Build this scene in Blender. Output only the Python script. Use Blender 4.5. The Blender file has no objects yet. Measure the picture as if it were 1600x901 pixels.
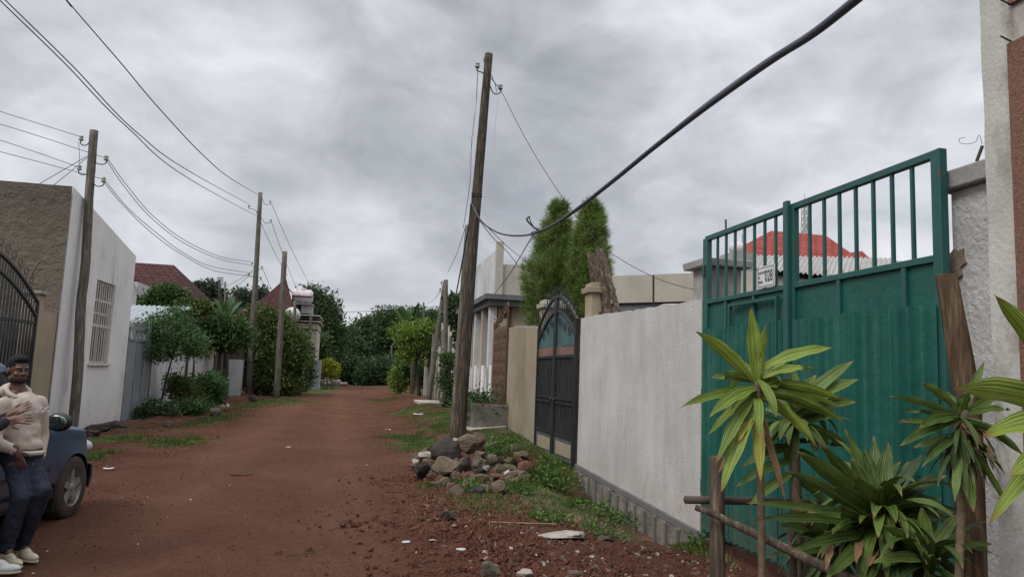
import bpy, math, random
import numpy as np
from mathutils import Vector, Matrix, Quaternion, noise as mn
random.seed(7); rng = np.random.default_rng(7)
sc = bpy.context.scene; COL = sc.collection
R = math.radians
# ------------------------------------------------------------------ camera
PITCH, ROLL, YAW = R(6.7), R(2.2), R(11.7)
FPX = 1156.0
CAM = Vector((0, 0, 1.7))
f0 = Vector((math.sin(YAW)*math.cos(PITCH), math.cos(YAW)*math.cos(PITCH), math.sin(PITCH)))
r0 = Vector((math.cos(YAW), -math.sin(YAW), 0)); u0 = r0.cross(f0)
rr = r0*math.cos(ROLL) + u0*math.sin(ROLL); uu = u0*math.cos(ROLL) - r0*math.sin(ROLL)
cd = bpy.data.cameras.new('camera'); cam = bpy.data.objects.new('camera', cd); COL.objects.link(cam)
cd.sensor_width = 36; cd.lens = FPX/1600*36; cd.clip_start = .05; cd.clip_end = 6000
M4 = Matrix(((rr.x, uu.x, -f0.x, 0), (rr.y, uu.y, -f0.y, 0), (rr.z, uu.z, -f0.z, 0), (0, 0, 0, 1)))
cam.matrix_world = Matrix.Translation(CAM) @ M4
sc.camera = cam
sc.render.engine = 'CYCLES'
sc.view_settings.view_transform = 'Standard'; sc.view_settings.look = 'None'
sc.view_settings.exposure = 0.5; sc.view_settings.gamma = 1
# ------------------------------------------------------------------ sky: broken overcast
SUN_EL, SUN_ROT = R(46), R(238)
w = bpy.data.worlds.new('World'); sc.world = w; w.use_nodes = True
nt = w.node_tree; nt.nodes.clear()
N, L = nt.nodes.new, nt.links.new
out = N('ShaderNodeOutputWorld'); bg = N('ShaderNodeBackground'); L(bg.outputs[0], out.inputs[0])
bg.inputs[1].default_value = .1
sky = N('ShaderNodeTexSky'); sky.sky_type = 'NISHITA'; sky.sun_disc = False
sky.sun_elevation = SUN_EL; sky.sun_rotation = SUN_ROT
tc = N('ShaderNodeTexCoord')
def VM(op, a, b=None):
    n = N('ShaderNodeVectorMath'); n.operation = op
    for i, v in enumerate((a, b)):
        if v is None: continue
        if isinstance(v, (tuple, list, Vector)): n.inputs[i].default_value = v
        else: L(v, n.inputs[i])
    return n
def MA(op, a, b=None, c=None, nodes=None):
    n = N('ShaderNodeMath'); n.operation = op
    for i, v in enumerate((a, b, c)):
        if v is None: continue
        if isinstance(v, (int, float)): n.inputs[i].default_value = v
        else: L(v, n.inputs[i])
    return n.outputs[0]
def skynoise(scale, detail, rough, stretch=1.6, off=0, dist=0):
    mp = N('ShaderNodeMapping'); mp.inputs['Scale'].default_value = (1, 1, stretch); mp.inputs['Location'].default_value = (off, off*.7, off*.3)
    L(tc.outputs['Generated'], mp.inputs[0])
    n = N('ShaderNodeTexNoise'); n.inputs['Scale'].default_value = scale; n.inputs['Detail'].default_value = detail
    n.inputs['Roughness'].default_value = rough; n.inputs['Distortion'].default_value = dist
    L(mp.outputs[0], n.inputs[0]); return n
warp = skynoise(3.2, 6, .55, 1.6, 3.1)
wv = VM('SUBTRACT', warp.outputs['Color'], (.5, .5, .5)); wv = VM('SCALE', wv.outputs[0]); wv.inputs['Scale'].default_value = .17
dirn = VM('NORMALIZE', VM('ADD', tc.outputs['Generated'], wv.outputs[0]).outputs[0])
def pixdir(px, py):
    return (f0 + rr*((px-800)/FPX) - uu*((py-450.5)/FPX)).normalized()
# (pixel x, pixel y, radius px, amplitude): where the cloud deck is thick (dark) or thin (bright)
CL = [(720, 40, 140, -.19), (640, 70, 100, -.06), (860, 130, 80, -.06), (250, 30, 130, -.04), (40, 170, 110, -.09), (180, 230, 80, -.10),
      (400, 90, 80, .17), (470, 150, 60, .12), (290, 130, 90, .08), (330, 215, 70, -.06), (440, 230, 90, -.12), (560, 330, 110, -.10), (690, 310, 100, -.12), (850, 270, 90, -.10),
      (700, 175, 65, .18), (600, 170, 55, .04), (300, 335, 80, .13), (250, 300, 50, .12), (370, 340, 40, -.06), (20, 240, 60, .13),
      (1010, 100, 110, .09), (1200, 60, 150, .03), (1400, 160, 180, .04), (1250, 260, 160, .0), (1430, 300, 130, .02), (930, 230, 70, -.06), (1010, 320, 110, -.03),
      (540, 400, 60, .16), (600, 375, 50, .10), (470, 340, 40, .09), (650, 440, 90, .02), (900, 420, 110, -.05), (1060, 400, 80, -.08), (560, 500, 120, -.04)]
acc = None
for (px, py, rad, a) in CL:
    d = pixdir(px, py); k = 2*(FPX/rad)**2/2
    dt = VM('DOT_PRODUCT', dirn.outputs[0], d).outputs['Value']
    e = MA('EXPONENT', MA('MULTIPLY', MA('SUBTRACT', dt, 1.0), k))
    a *= .95; acc = MA('MULTIPLY', e, a) if acc is None else MA('MULTIPLY_ADD', e, a, acc)
n1 = skynoise(3.6, 10, .52, 2.0, 1.3, .5).outputs['Fac']; n2 = skynoise(7.0, 10, .6, 1.6, 5, .9).outputs['Fac']; n3 = skynoise(5.5, 4, .5, 1.8, 9, .2).outputs['Fac']
val = MA('ADD', acc, .635)
val = MA('MULTIPLY_ADD', MA('SUBTRACT', n1, .5), .75, val)
val = MA('MULTIPLY_ADD', MA('SUBTRACT', n2, .5), .56, val)
val = MA('MULTIPLY_ADD', MA('SUBTRACT', MA('ABSOLUTE', MA('SUBTRACT', n3, .5)), .1), -.7, val)
sep = N('ShaderNodeSeparateXYZ'); L(tc.outputs['Generated'], sep.inputs[0])
up = N('ShaderNodeMapRange'); up.inputs['From Min'].default_value = .52; up.inputs['From Max'].default_value = .95
up.inputs['To Min'].default_value = 0; up.inputs['To Max'].default_value = .75; L(sep.outputs['Z'], up.inputs['Value'])
cr = N('ShaderNodeValToRGB'); el = cr.color_ramp.elements
el[0].position = .12; el[0].color = (.28, .288, .31, 1); el[1].position = .92; el[1].color = (.80, .80, .835, 1)
for p, c in ((.35, (.38, .395, .425)), (.55, (.50, .512, .545)), (.72, (.63, .64, .68))):
    e = el.new(p); e.color = (*c, 1)
L(val, cr.inputs[0])
cs = VM('SCALE', cr.outputs[0]); L(MA('MULTIPLY_ADD', up.outputs[0], 19.0, 7.7), cs.inputs['Scale'])
mx = N('ShaderNodeMix'); mx.data_type = 'RGBA'; mx.inputs[0].default_value = .93
L(sky.outputs[0], mx.inputs[6]); L(cs.outputs[0], mx.inputs[7]); L(mx.outputs[2], bg.inputs[0])
# ------------------------------------------------------------------ veiled sun
sd = bpy.data.lights.new('sun', 'SUN'); so = bpy.data.objects.new('sun', sd); COL.objects.link(so)
sd.energy = 1.35; sd.angle = R(24); sd.color = (1, .965, .92)
sdir = Vector((math.sin(SUN_ROT)*math.cos(SUN_EL), math.cos(SUN_ROT)*math.cos(SUN_EL), math.sin(SUN_EL)))
so.rotation_euler = (-sdir).to_track_quat('-Z', 'Y').to_euler()
# ------------------------------------------------------------------ helpers
def ray(px, py): return f0 + rr*((px-800)/FPX) - uu*((py-450.5)/FPX)
def at(px, py, X=None, Y=None, z=None):
    d = ray(px, py)
    t = (X/d.x) if X is not None else (Y/d.y) if Y is not None else ((z-CAM.z)/d.z)
    return CAM + d*t
def ss(a, b, x):
    t = min(1, max(0, (x-a)/(b-a))); return t*t*(3-2*t)
def G(x, y):
    h = ss(1.3, 3.4, x)*min(.42, max(0, (y-11)*.05))*(1-.7*ss(32, 60, y))
    h -= .10*ss(2.2, 3.4, x)*(1-ss(7.5, 10, y))
    h -= .2*ss(-3.5, -6.6, x)*ss(14, 24, y)*(1-ss(38, 46, y))
    h += .34*math.exp(-((x-2.25)/1.0)**2-((y-13.9)/1.7)**2)            # rubble heap round the pole
    h += .10*math.exp(-((x-1.55)/.75)**2-((y-9.3)/1.5)**2)
    h -= .30*math.exp(-((x-3.75)/.6)**2)*ss(7.6, 8.8, y)*(1-ss(11.2, 13, y))
    h += .16*math.exp(-((x+6.1)/.45)**2)*ss(17, 21, y)*(1-ss(44, 50, y))*(0.6+.4*math.sin(y*1.7))
    h += .03*math.sin(x*1.3+1)*math.sin(y*.35)*ss(-5, -3, x)*(1-ss(2, 3, x))
    return h
def hit(px, py, it=12):
    z = 0
    for _ in range(it):
        p = at(px, py, z=z); z = .5*z+.5*G(p.x, p.y)
    p = at(px, py, z=z); return Vector((p.x, p.y, G(p.x, p.y)))
def depth(p): return (Vector(p)-CAM).dot(f0)
class MB:
    def __init__(s): s.v = []; s.f = []; s.uv = None
    def add(s, vs, fs):
        b = len(s.v); s.v += [tuple(v) for v in vs]; s.f += [tuple(i+b for i in f) for f in fs]; return s
    def hexa(s, p):            # 8 points: bottom 0-3 ccw, top 4-7
        return s.add(p, [(3, 2, 1, 0), (4, 5, 6, 7), (0, 1, 5, 4), (1, 2, 6, 5), (2, 3, 7, 6), (3, 0, 4, 7)])
    def box(s, x0, x1, y0, y1, z0, z1):
        return s.hexa([(x0, y0, z0), (x1, y0, z0), (x1, y1, z0), (x0, y1, z0), (x0, y0, z1), (x1, y0, z1), (x1, y1, z1), (x0, y1, z1)])
    def beam(s, p0, p1, w, h, up=(0, 0, 1)):   # rectangular bar
        p0, p1 = Vector(p0), Vector(p1); d = (p1-p0).normalized(); up = Vector(up)
        a = d.cross(up)
        if a.length < 1e-4: a = d.cross(Vector((1, 0, 0)))
        a.normalize(); b = a.cross(d).normalized(); a *= w/2; b *= h/2
        return s.hexa([p0-a-b, p0+a-b, p1+a-b, p1-a-b, p0-a+b, p0+a+b, p1+a+b, p1-a+b])
    def tube(s, pts, r, n=8, caps=True, wob=0):
        pts = [Vector(p) for p in pts]; m = len(pts)
        rs = r if isinstance(r, (list, tuple)) else [r]*m
        b = len(s.v); ref = None
        for i, p in enumerate(pts):
            d = (pts[min(i+1, m-1)]-pts[max(i-1, 0)]).normalized()
            if ref is None:
                ref = d.orthogonal().normalized()
            ref = (ref-d*ref.dot(d)).normalized(); o = d.cross(ref)
            for k in range(n):
                a = 2*math.pi*k/n; q = rs[i]*(1+(random.uniform(-wob, wob) if wob else 0))
                s.v.append(tuple(p+(ref*math.cos(a)+o*math.sin(a))*q))
        for i in range(m-1):
            for k in range(n):
                s.f.append((b+i*n+k, b+i*n+(k+1) % n, b+(i+1)*n+(k+1) % n, b+(i+1)*n+k))
        if caps:
            s.f.append(tuple(b+k for k in range(n))[::-1]); s.f.append(tuple(b+(m-1)*n+k for k in range(n)))
        return s
    def ell(s, c, r, rot=None, nu=16, nv=10):
        c = Vector(c); r = (r,)*3 if isinstance(r, (int, float)) else r; vs = []; fs = []
        vs.append(Vector((0, 0, -r[2])))
        for j in range(1, nv):
            ph = -math.pi/2+math.pi*j/nv
            for i in range(nu):
                a = 2*math.pi*i/nu; vs.append(Vector((r[0]*math.cos(ph)*math.cos(a), r[1]*math.cos(ph)*math.sin(a), r[2]*math.sin(ph))))
        vs.append(Vector((0, 0, r[2])))
        for i in range(nu): fs.append((0, 1+(i+1) % nu, 1+i))
        for j in range(nv-2):
            for i in range(nu):
                q = 1+j*nu; fs.append((q+i, q+(i+1) % nu, q+nu+(i+1) % nu, q+nu+i))
        q = 1+(nv-2)*nu
        for i in range(nu): fs.append((q+i, q+(i+1) % nu, len(vs)-1))
        if rot is not None: vs = [rot @ v for v in vs]
        return s.add([v+c for v in vs], fs)
    def cap(s, p0, p1, a, b, n=12):   # tapered capsule
        p0, p1 = Vector(p0), Vector(p1); d = (p1-p0); l = d.length; d.normalize()
        pts = []; rs = []
        for t in (90, 60, 30): pts.append(p0-d*a*math.sin(R(t))); rs.append(max(a*math.cos(R(t)), a*.05))
        pts.append(p0); rs.append(a); pts.append(p1); rs.append(b)
        for t in (30, 60, 90): pts.append(p1+d*b*math.sin(R(t))); rs.append(max(b*math.cos(R(t)), b*.05))
        return s.tube(pts, rs, n)
    def grid(s, P, closed=False):
        m, n = len(P), len(P[0]); b = len(s.v)
        for row in P: s.v += [tuple(p) for p in row]
        for i in range(m-1):
            for j in range(n if closed else n-1):
                s.f.append((b+i*n+j, b+i*n+(j+1) % n, b+(i+1)*n+(j+1) % n, b+(i+1)*n+j))
        return s
    def build(s, name, mat, parent=None, smooth=False, bevel=0, remesh=0, local=False, smooth_it=0, solid=0):
        me = bpy.data.meshes.new(name)
        vs = s.v
        if parent is not None and not local:
            o = Vector(parent['_o']); vs = [(v[0]-o.x, v[1]-o.y, v[2]-o.z) for v in vs]
            org = (0, 0, 0)
        elif parent is None and not local:
            a = np.array(vs); org = (float(a[:, 0].mean()), float(a[:, 1].mean()), float(a[:, 2].min()))
            vs = [(v[0]-org[0], v[1]-org[1], v[2]-org[2]) for v in vs]
        else: org = (0, 0, 0)
        me.from_pydata(vs, [], s.f); me.update()
        o = bpy.data.objects.new(name, me); COL.objects.link(o); o.location = org
        o['_o'] = tuple(org) if parent is None else (tuple(parent['_o']) if not local else (0, 0, 0))
        if mat: me.materials.append(mat)
        if parent is not None: o.parent = parent
        if smooth: me.polygons.foreach_set('use_smooth', [True]*len(me.polygons))
        if solid:
            m = o.modifiers.new('thick', 'SOLIDIFY'); m.thickness = solid; m.offset = 0
        if bevel:
            m = o.modifiers.new('bev', 'BEVEL'); m.width = bevel; m.segments = 2; m.limit_method = 'ANGLE'; m.angle_limit = R(40)
        if remesh:
            m = o.modifiers.new('rem', 'REMESH'); m.mode = 'VOXEL'; m.voxel_size = remesh; m.use_smooth_shade = True
            m = o.modifiers.new('smo', 'SMOOTH'); m.iterations = smooth_it or 4; m.factor = .6
        return o
def thing(name, label, cat, loc=(0, 0, 0), group=None, rz=0):
    o = bpy.data.objects.new(name, None); COL.objects.link(o); o.location = loc; o.rotation_euler.z = rz
    o['label'] = label; o['category'] = cat; o['_o'] = tuple(loc)
    if group: o['group'] = group
    o.empty_display_size = .1
    return o
def tag(o, label, cat, group=None):
    o['label'] = label; o['category'] = cat
    if group: o['group'] = group
    return o
def kind(o, k): o['kind'] = k; return o
def dup(o, parent=None):
    c = o.copy(); COL.objects.link(c); c.parent = parent
    for ch in [q for q in o.children]: dup(ch, c)
    return c
def displace(o, scale, strength, tex='CLOUDS'):
    t = bpy.data.textures.new('tx', 'CLOUDS'); t.noise_scale = scale
    m = o.modifiers.new('dis', 'DISPLACE'); m.texture = t; m.strength = strength; m.mid_level = .5; m.texture_coords = 'GLOBAL'
# fast leaf meshes ---------------------------------------------------
def quads(name, base, dirn, side, length, width, mat, parent=None, fold=.25):
    base = np.asarray(base); n = len(base)
    length = np.broadcast_to(np.asarray(length, float).reshape(-1, 1), (n, 1)); width = np.broadcast_to(np.asarray(width, float).reshape(-1, 1), (n, 1))
    nor = np.cross(dirn, side)
    mid = base+dirn*length*.5+nor*width*fold
    V = np.empty((n, 4, 3)); V[:, 0] = base; V[:, 1] = mid-side*width*.5; V[:, 2] = base+dirn*length; V[:, 3] = mid+side*width*.5
    V = V.reshape(-1, 3)
    if parent is None: org = np.array([V[:, 0].mean(), V[:, 1].mean(), V[:, 2].min()])
    else: org = np.array(parent['_o'])
    V = V-org
    me = bpy.data.meshes.new(name); me.vertices.add(4*n); me.vertices.foreach_set('co', V.ravel())
    me.loops.add(4*n); me.loops.foreach_set('vertex_index', np.arange(4*n, dtype=np.int32))
    me.polygons.add(n); me.polygons.foreach_set('loop_start', np.arange(0, 4*n, 4, dtype=np.int32)); me.polygons.foreach_set('loop_total', np.full(n, 4, dtype=np.int32))
    me.update(calc_edges=True); me.materials.append(mat)
    o = bpy.data.objects.new(name, me); COL.objects.link(o)
    if parent is not None: o.parent = parent
    else: o.location = org
    o['_o'] = tuple(float(q) for q in org)
    return o
def unit(a): return a/np.maximum(np.linalg.norm(a, axis=1, keepdims=True), 1e-9)
def crown(name, mat, blobs, clumps, per, leaf, parent=None, clump_r=.35, up=.2, droop=0, aspect=.45, seed=1, fill=.55):
    g = np.random.default_rng(seed)
    bl = np.array(blobs, float); vol = bl[:, 3]*bl[:, 4]*bl[:, 5]; idx = g.choice(len(bl), clumps, p=vol**.7/(vol**.7).sum())
    d = unit(g.normal(size=(clumps, 3))); rad = fill+(1-fill)*g.random((clumps, 1))**.6
    cc = bl[idx, :3]+d*bl[idx, 3:]*rad
    cr_ = clump_r*(.55+.9*g.random((clumps, 1)))
    c = np.repeat(cc, per, 0); q = np.clip(g.normal(size=(len(c), 3)), -1.5, 1.5)*np.array([1, 1, .7])*np.repeat(cr_, per, 0)*.5
    base = c+q
    dr = unit(unit(q)*.8+g.normal(size=q.shape)*.7+np.array([0, 0, up-droop]))
    side = unit(np.cross(dr, g.normal(size=q.shape)))
    ln = leaf*(.6+.8*g.random(len(c)))
    return quads(name, base, dr, side, ln, ln*aspect, mat, parent)
def sag(p0, p1, s, n=24):
    p0, p1 = Vector(p0), Vector(p1)
    return [p0.lerp(p1, i/n)-Vector((0, 0, 4*s*(i/n)*(1-i/n))) for i in range(n+1)]
def spline(pts, n=8):
    pts = [Vector(p) for p in pts]; P = [2*pts[0]-pts[1]]+pts+[2*pts[-1]-pts[-2]]; o = []
    for i in range(1, len(P)-2):
        a, b, c, d = P[i-1:i+3]
        for k in range(n):
            t = k/n; o.append(.5*((2*b)+(c-a)*t+(2*a-5*b+4*c-d)*t*t+(3*b-a-3*c+d)*t**3))
    o.append(pts[-1]); return o
# ------------------------------------------------------------------ materials
def newmat(name):
    m = bpy.data.materials.new(name); m.use_nodes = True; t = m.node_tree
    return m, t, t.nodes['Principled BSDF'], t.nodes.new, t.links.new
def ramp(nn, ll, src, stops):
    c = nn('ShaderNodeValToRGB'); e = c.color_ramp.elements
    e[0].position, e[0].color = stops[0][0], (*stops[0][1], 1); e[1].position, e[1].color = stops[-1][0], (*stops[-1][1], 1)
    for p, k in stops[1:-1]:
        q = e.new(p); q.color = (*k, 1)
    ll(src, c.inputs[0]); return c.outputs[0]
def tex(nn, ll, scale, detail=6, rough=.6, stretch=(1, 1, 1), kind='Object', dist=0):
    tcn = nn('ShaderNodeTexCoord'); mp = nn('ShaderNodeMapping'); mp.inputs['Scale'].default_value = stretch
    ll(tcn.outputs[kind], mp.inputs[0]); n = nn('ShaderNodeTexNoise'); n.inputs['Scale'].default_value = scale
    n.inputs['Detail'].default_value = detail; n.inputs['Roughness'].default_value = rough; n.inputs['Distortion'].default_value = dist
    ll(mp.outputs[0], n.inputs[0]); return n.outputs['Fac'], mp
def mixc(nn, ll, fac, a, b, mode='MIX'):
    m = nn('ShaderNodeMix'); m.data_type = 'RGBA'; m.blend_type = mode
    for i, v in ((0, fac), (6, a), (7, b)):
        if isinstance(v, (int, float)): m.inputs[i].default_value = v
        elif isinstance(v, tuple): m.inputs[i].default_value = (*v, 1)
        else: ll(v, m.inputs[i])
    return m.outputs[2]
def surf(name, c1, c2, scale=2, rough=.85, bump=.3, bscale=40, stain=None, sscale=1.2, sthr=(.55, .75), sstretch=(1, 1, 1), streak=None, metallic=0, spec=.3, fine=.12, bdist=.01, samt=1.0):
    m, t, b, nn, ll = newmat(name)
    f, _ = tex(nn, ll, scale, 8, .65)
    c = ramp(nn, ll, f, [(.32, c1), (.68, c2)])
    if fine:
        g, _ = tex(nn, ll, 60, 3, .6); c = mixc(nn, ll, fine, c, ramp(nn, ll, g, [(.3, (.25,)*3), (.7, (1,)*3)]), 'MULTIPLY')
    if stain:
        s, _ = tex(nn, ll, sscale, 9, .7, sstretch); k = nn('ShaderNodeMapRange'); k.inputs['From Min'].default_value = sthr[0]; k.inputs['From Max'].default_value = sthr[1]
        k.inputs['To Max'].default_value = samt; ll(s, k.inputs['Value']); c = mixc(nn, ll, k.outputs[0], c, stain)
    if streak:
        s, _ = tex(nn, ll, 5, 6, .6, (1, 1, .12)); k = nn('ShaderNodeMapRange'); k.inputs['From Min'].default_value = .5; k.inputs['From Max'].default_value = .8
        k.inputs['To Max'].default_value = .8; ll(s, k.inputs['Value']); c = mixc(nn, ll, k.outputs[0], c, streak)
    ll(c, b.inputs['Base Color']); b.inputs['Roughness'].default_value = rough; b.inputs['Metallic'].default_value = metallic
    b.inputs['Specular IOR Level'].default_value = spec
    if bump:
        g, _ = tex(nn, ll, bscale, 6, .65); bp = nn('ShaderNodeBump'); bp.inputs['Strength'].default_value = bump; bp.inputs['Distance'].default_value = bdist
        ll(g, bp.inputs['Height']); ll(bp.outputs[0], b.inputs['Normal'])
    return m
def leafmat(name, cols, trans=.25, rough=.55):
    m, t, b, nn, ll = newmat(name)
    ge = nn('ShaderNodeNewGeometry')
    f, _ = tex(nn, ll, 1.1, 3, .5)
    mm = nn('ShaderNodeMath'); mm.operation = 'MULTIPLY_ADD'; ll(f, mm.inputs[0]); mm.inputs[1].default_value = .9; 
    m2 = nn('ShaderNodeMath'); m2.operation = 'MULTIPLY_ADD'; ll(ge.outputs['Random Per Island'], m2.inputs[0]); m2.inputs[1].default_value = .6; m2.inputs[2].default_value = -.25
    ll(m2.outputs[0], mm.inputs[2])
    n = len(cols); c = ramp(nn, ll, mm.outputs[0], [(.15+.7*i/(n-1), k) for i, k in enumerate(cols)])
    ll(c, b.inputs['Base Color']); b.inputs['Roughness'].default_value = rough; b.inputs['Specular IOR Level'].default_value = .25
    tr = nn('ShaderNodeBsdfTranslucent'); ll(c, tr.inputs[0]); ms = nn('ShaderNodeMixShader'); ms.inputs[0].default_value = trans
    ll(b.outputs[0], ms.inputs[1]); ll(tr.outputs[0], ms.inputs[2]); ll(ms.outputs[0], t.nodes['Material Output'].inputs[0])
    return m
def stripleaf(name, ca, cb, tip=None, trans=.2):
    # long leaves with fine parallel veins (UV: x across, y along)
    m, t, b, nn, ll = newmat(name)
    uv = nn('ShaderNodeUVMap'); sp = nn('ShaderNodeSeparateXYZ'); ll(uv.outputs[0], sp.inputs[0])
    def ma(op, a, q=None, r=None):
        x = nn('ShaderNodeMath'); x.operation = op
        for i, v in enumerate((a, q, r)):
            if v is None: continue
            if isinstance(v, (int, float)): x.inputs[i].default_value = v
            else: ll(v, x.inputs[i])
        return x.outputs[0]
    st = ma('SINE', ma('MULTIPLY', sp.outputs['X'], 44)); st2 = ma('SINE', ma('MULTIPLY', sp.outputs['X'], 19))
    ge = nn('ShaderNodeNewGeometry'); f, _ = tex(nn, ll, 9, 4, .6)
    v = ma('MULTIPLY_ADD', st, .13, ma('MULTIPLY_ADD', st2, .16, ma('MULTIPLY_ADD', f, .5, ma('MULTIPLY', ge.outputs['Random Per Island'], .5))))
    c = ramp(nn, ll, v, [(.2, ca), (.75, cb)])
    if tip:
        k = nn('ShaderNodeMapRange'); k.inputs['From Min'].default_value = .90; k.inputs['From Max'].default_value = 1.0
        ll(ma('MULTIPLY_ADD', f, .14, ma('SUBTRACT', sp.outputs['Y'], .06)), k.inputs['Value']); c = mixc(nn, ll, k.outputs[0], c, tip)
    ll(c, b.inputs['Base Color']); b.inputs['Roughness'].default_value = .42; b.inputs['Specular IOR Level'].default_value = .4
    bp = nn('ShaderNodeBump'); bp.inputs['Strength'].default_value = .5; bp.inputs['Distance'].default_value = .002; ll(st, bp.inputs['Height']); ll(bp.outputs[0], b.inputs['Normal'])
    tr = nn('ShaderNodeBsdfTranslucent'); ll(c, tr.inputs[0]); ms = nn('ShaderNodeMixShader'); ms.inputs[0].default_value = trans
    ll(b.outputs[0], ms.inputs[1]); ll(tr.outputs[0], ms.inputs[2]); ll(ms.outputs[0], t.nodes['Material Output'].inputs[0])
    return m
def tileroof(name, c1, c2, sx=3.2, sz=3.0, axis='Y'):
    m, t, b, nn, ll = newmat(name)
    uv = nn('ShaderNodeUVMap'); br = nn('ShaderNodeTexBrick'); br.inputs['Scale'].default_value = 1
    br.inputs['Brick Width'].default_value = .42; br.inputs['Row Height'].default_value = .36; br.inputs['Mortar Size'].default_value = .028; br.inputs['Mortar Smooth'].default_value = .6
    br.inputs['Color1'].default_value = (*c1, 1); br.inputs['Color2'].default_value = (*c2, 1); br.inputs['Mortar'].default_value = (c1[0]*.35, c1[1]*.35, c1[2]*.35, 1)
    ll(uv.outputs[0], br.inputs['Vector']); f, _ = tex(nn, ll, 1.5, 5, .6)
    c = mixc(nn, ll, .35, br.outputs['Color'], ramp(nn, ll, f, [(.3, (.45,)*3), (.7, (1.1,)*3)]), 'MULTIPLY')
    ll(c, b.inputs['Base Color']); b.inputs['Roughness'].default_value = .85; b.inputs['Specular IOR Level'].default_value = .15
    bp = nn('ShaderNodeBump'); bp.inputs['Strength'].default_value = .6; bp.inputs['Distance'].default_value = .05; bp.invert = True; ll(br.outputs['Fac'], bp.inputs['Height']); ll(bp.outputs[0], b.inputs['Normal'])
    return m
def woodmat(name, c1, c2, vertical=True, scale=6, rough=.85, bump=.5):
    m, t, b, nn, ll = newmat(name)
    st = (1, 1, .07) if vertical == True else vertical
    f, _ = tex(nn, ll, scale*4, 8, .7, st); g, _ = tex(nn, ll, 2, 4, .6)
    c = ramp(nn, ll, f, [(.36, tuple(q*.75 for q in c1)), (.5, c1), (.66, c2)]); c = mixc(nn, ll, .6, c, ramp(nn, ll, g, [(.3, (.45,)*3), (.7, (1.15,)*3)]), 'MULTIPLY')
    ll(c, b.inputs['Base Color']); b.inputs['Roughness'].default_value = rough; b.inputs['Specular IOR Level'].default_value = .2
    bp = nn('ShaderNodeBump'); bp.inputs['Strength'].default_value = bump; bp.inputs['Distance'].default_value = .006; ll(f, bp.inputs['Height']); ll(bp.outputs[0], b.inputs['Normal'])
    return m
def plain(name, c, rough=.5, metallic=0, spec=.5, bump=0):
    return surf(name, tuple(x*.85 for x in c), tuple(min(1, x*1.12) for x in c), 3, rough, bump, 60, metallic=metallic, spec=spec, fine=0)
M = {}
M['white_wall'] = surf('white_wall', (.58, .57, .55), (.74, .73, .705), 1.1, .9, .4, 60, streak=(.40, .385, .36), stain=(.33, .32, .30), sscale=1.8, sthr=(.50, .80), sstretch=(1, 1, .4), fine=.6, bdist=.03, samt=.8)
def cracks(m, scale=1.6, w=.012, col=(.30, .29, .27)):
    t = m.node_tree; b = t.nodes['Principled BSDF']; nn, ll = t.nodes.new, t.links.new
    f, mp = tex(nn, ll, 3.0, 6, .7); v = nn('ShaderNodeTexVoronoi'); v.feature = 'DISTANCE_TO_EDGE'; v.inputs['Scale'].default_value = scale
    va = nn('ShaderNodeVectorMath'); va.operation = 'MULTIPLY_ADD'; tcn = nn('ShaderNodeTexCoord'); ll(tcn.outputs['Object'], va.inputs[2])
    n2 = nn('ShaderNodeTexNoise'); n2.inputs['Scale'].default_value = 2.5; n2.inputs['Detail'].default_value = 8; ll(tcn.outputs['Object'], n2.inputs[0]); ll(n2.outputs['Color'], va.inputs[0]); va.inputs[1].default_value = (.9, .9, .9)
    ll(va.outputs[0], v.inputs['Vector']); k = nn('ShaderNodeMapRange'); k.inputs['From Min'].default_value = 0; k.inputs['From Max'].default_value = w; k.inputs['To Min'].default_value = 1; k.inputs['To Max'].default_value = 0; ll(v.outputs['Distance'], k.inputs['Value'])
    g = nn('ShaderNodeMapRange'); g.inputs['From Min'].default_value = .5; g.inputs['From Max'].default_value = .62; ll(f, g.inputs['Value'])
    p = nn('ShaderNodeMath'); p.operation = 'MULTIPLY'; ll(k.outputs[0], p.inputs[0]); ll(g.outputs[0], p.inputs[1])
    q = nn('ShaderNodeTexNoise'); q.inputs['Scale'].default_value = 38; q.inputs['Detail'].default_value = 3; ll(tcn.outputs['Object'], q.inputs[0]); q2 = nn('ShaderNodeMapRange'); q2.inputs['From Min'].default_value = .60; q2.inputs['From Max'].default_value = .70; q2.inputs['To Max'].default_value = .7; ll(q.outputs['Fac'], q2.inputs['Value'])
    mxn = nn('ShaderNodeMath'); mxn.operation = 'MAXIMUM'; ll(p.outputs[0], mxn.inputs[0]); ll(q2.outputs[0], mxn.inputs[1])
    src = b.inputs['Base Color'].links[0].from_socket; ll(mixc(nn, ll, mxn.outputs[0], src, col), b.inputs['Base Color']); return m
cracks(M['white_wall'])
M['blue_white'] = surf('blue_white_wall', (.72, .715, .70), (.83, .825, .81), .8, .9, .8, 30, stain=(.27, .28, .28), sscale=.9, sthr=(.56, .85), sstretch=(1, 1, .4), fine=.15, bdist=.02)
M['far_white'] = surf('far_white', (.42, .43, .43), (.62, .62, .61), 1.0, .9, .2, 20, stain=(.2, .19, .17), sscale=1.4, sthr=(.52, .8), sstretch=(1, 1, .35))
M['rough_brown'] = surf('rough_brown', (.155, .13, .10), (.27, .23, .18), 3, .95, 1.0, 7, fine=.4, stain=(.12, .105, .085), sscale=3, sthr=(.5, .75), bdist=.12)
M['dark_cement'] = surf('dark_cement', (.12, .115, .10), (.22, .205, .18), 2, .95, .8, 12, bdist=.05)
M['tan_wall'] = surf('tan_wall', (.31, .255, .175), (.40, .345, .25), .8, .9, .2, 30, stain=(.22, .20, .13), sscale=.8, sthr=(.45, .75), sstretch=(1, 1, .6))
M['beige_wall'] = surf('beige_wall', (.37, .34, .28), (.47, .44, .38), .7, .9, .15, 30, stain=(.26, .24, .19), sscale=.6, sthr=(.5, .8), sstretch=(1, 1, .4))
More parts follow.
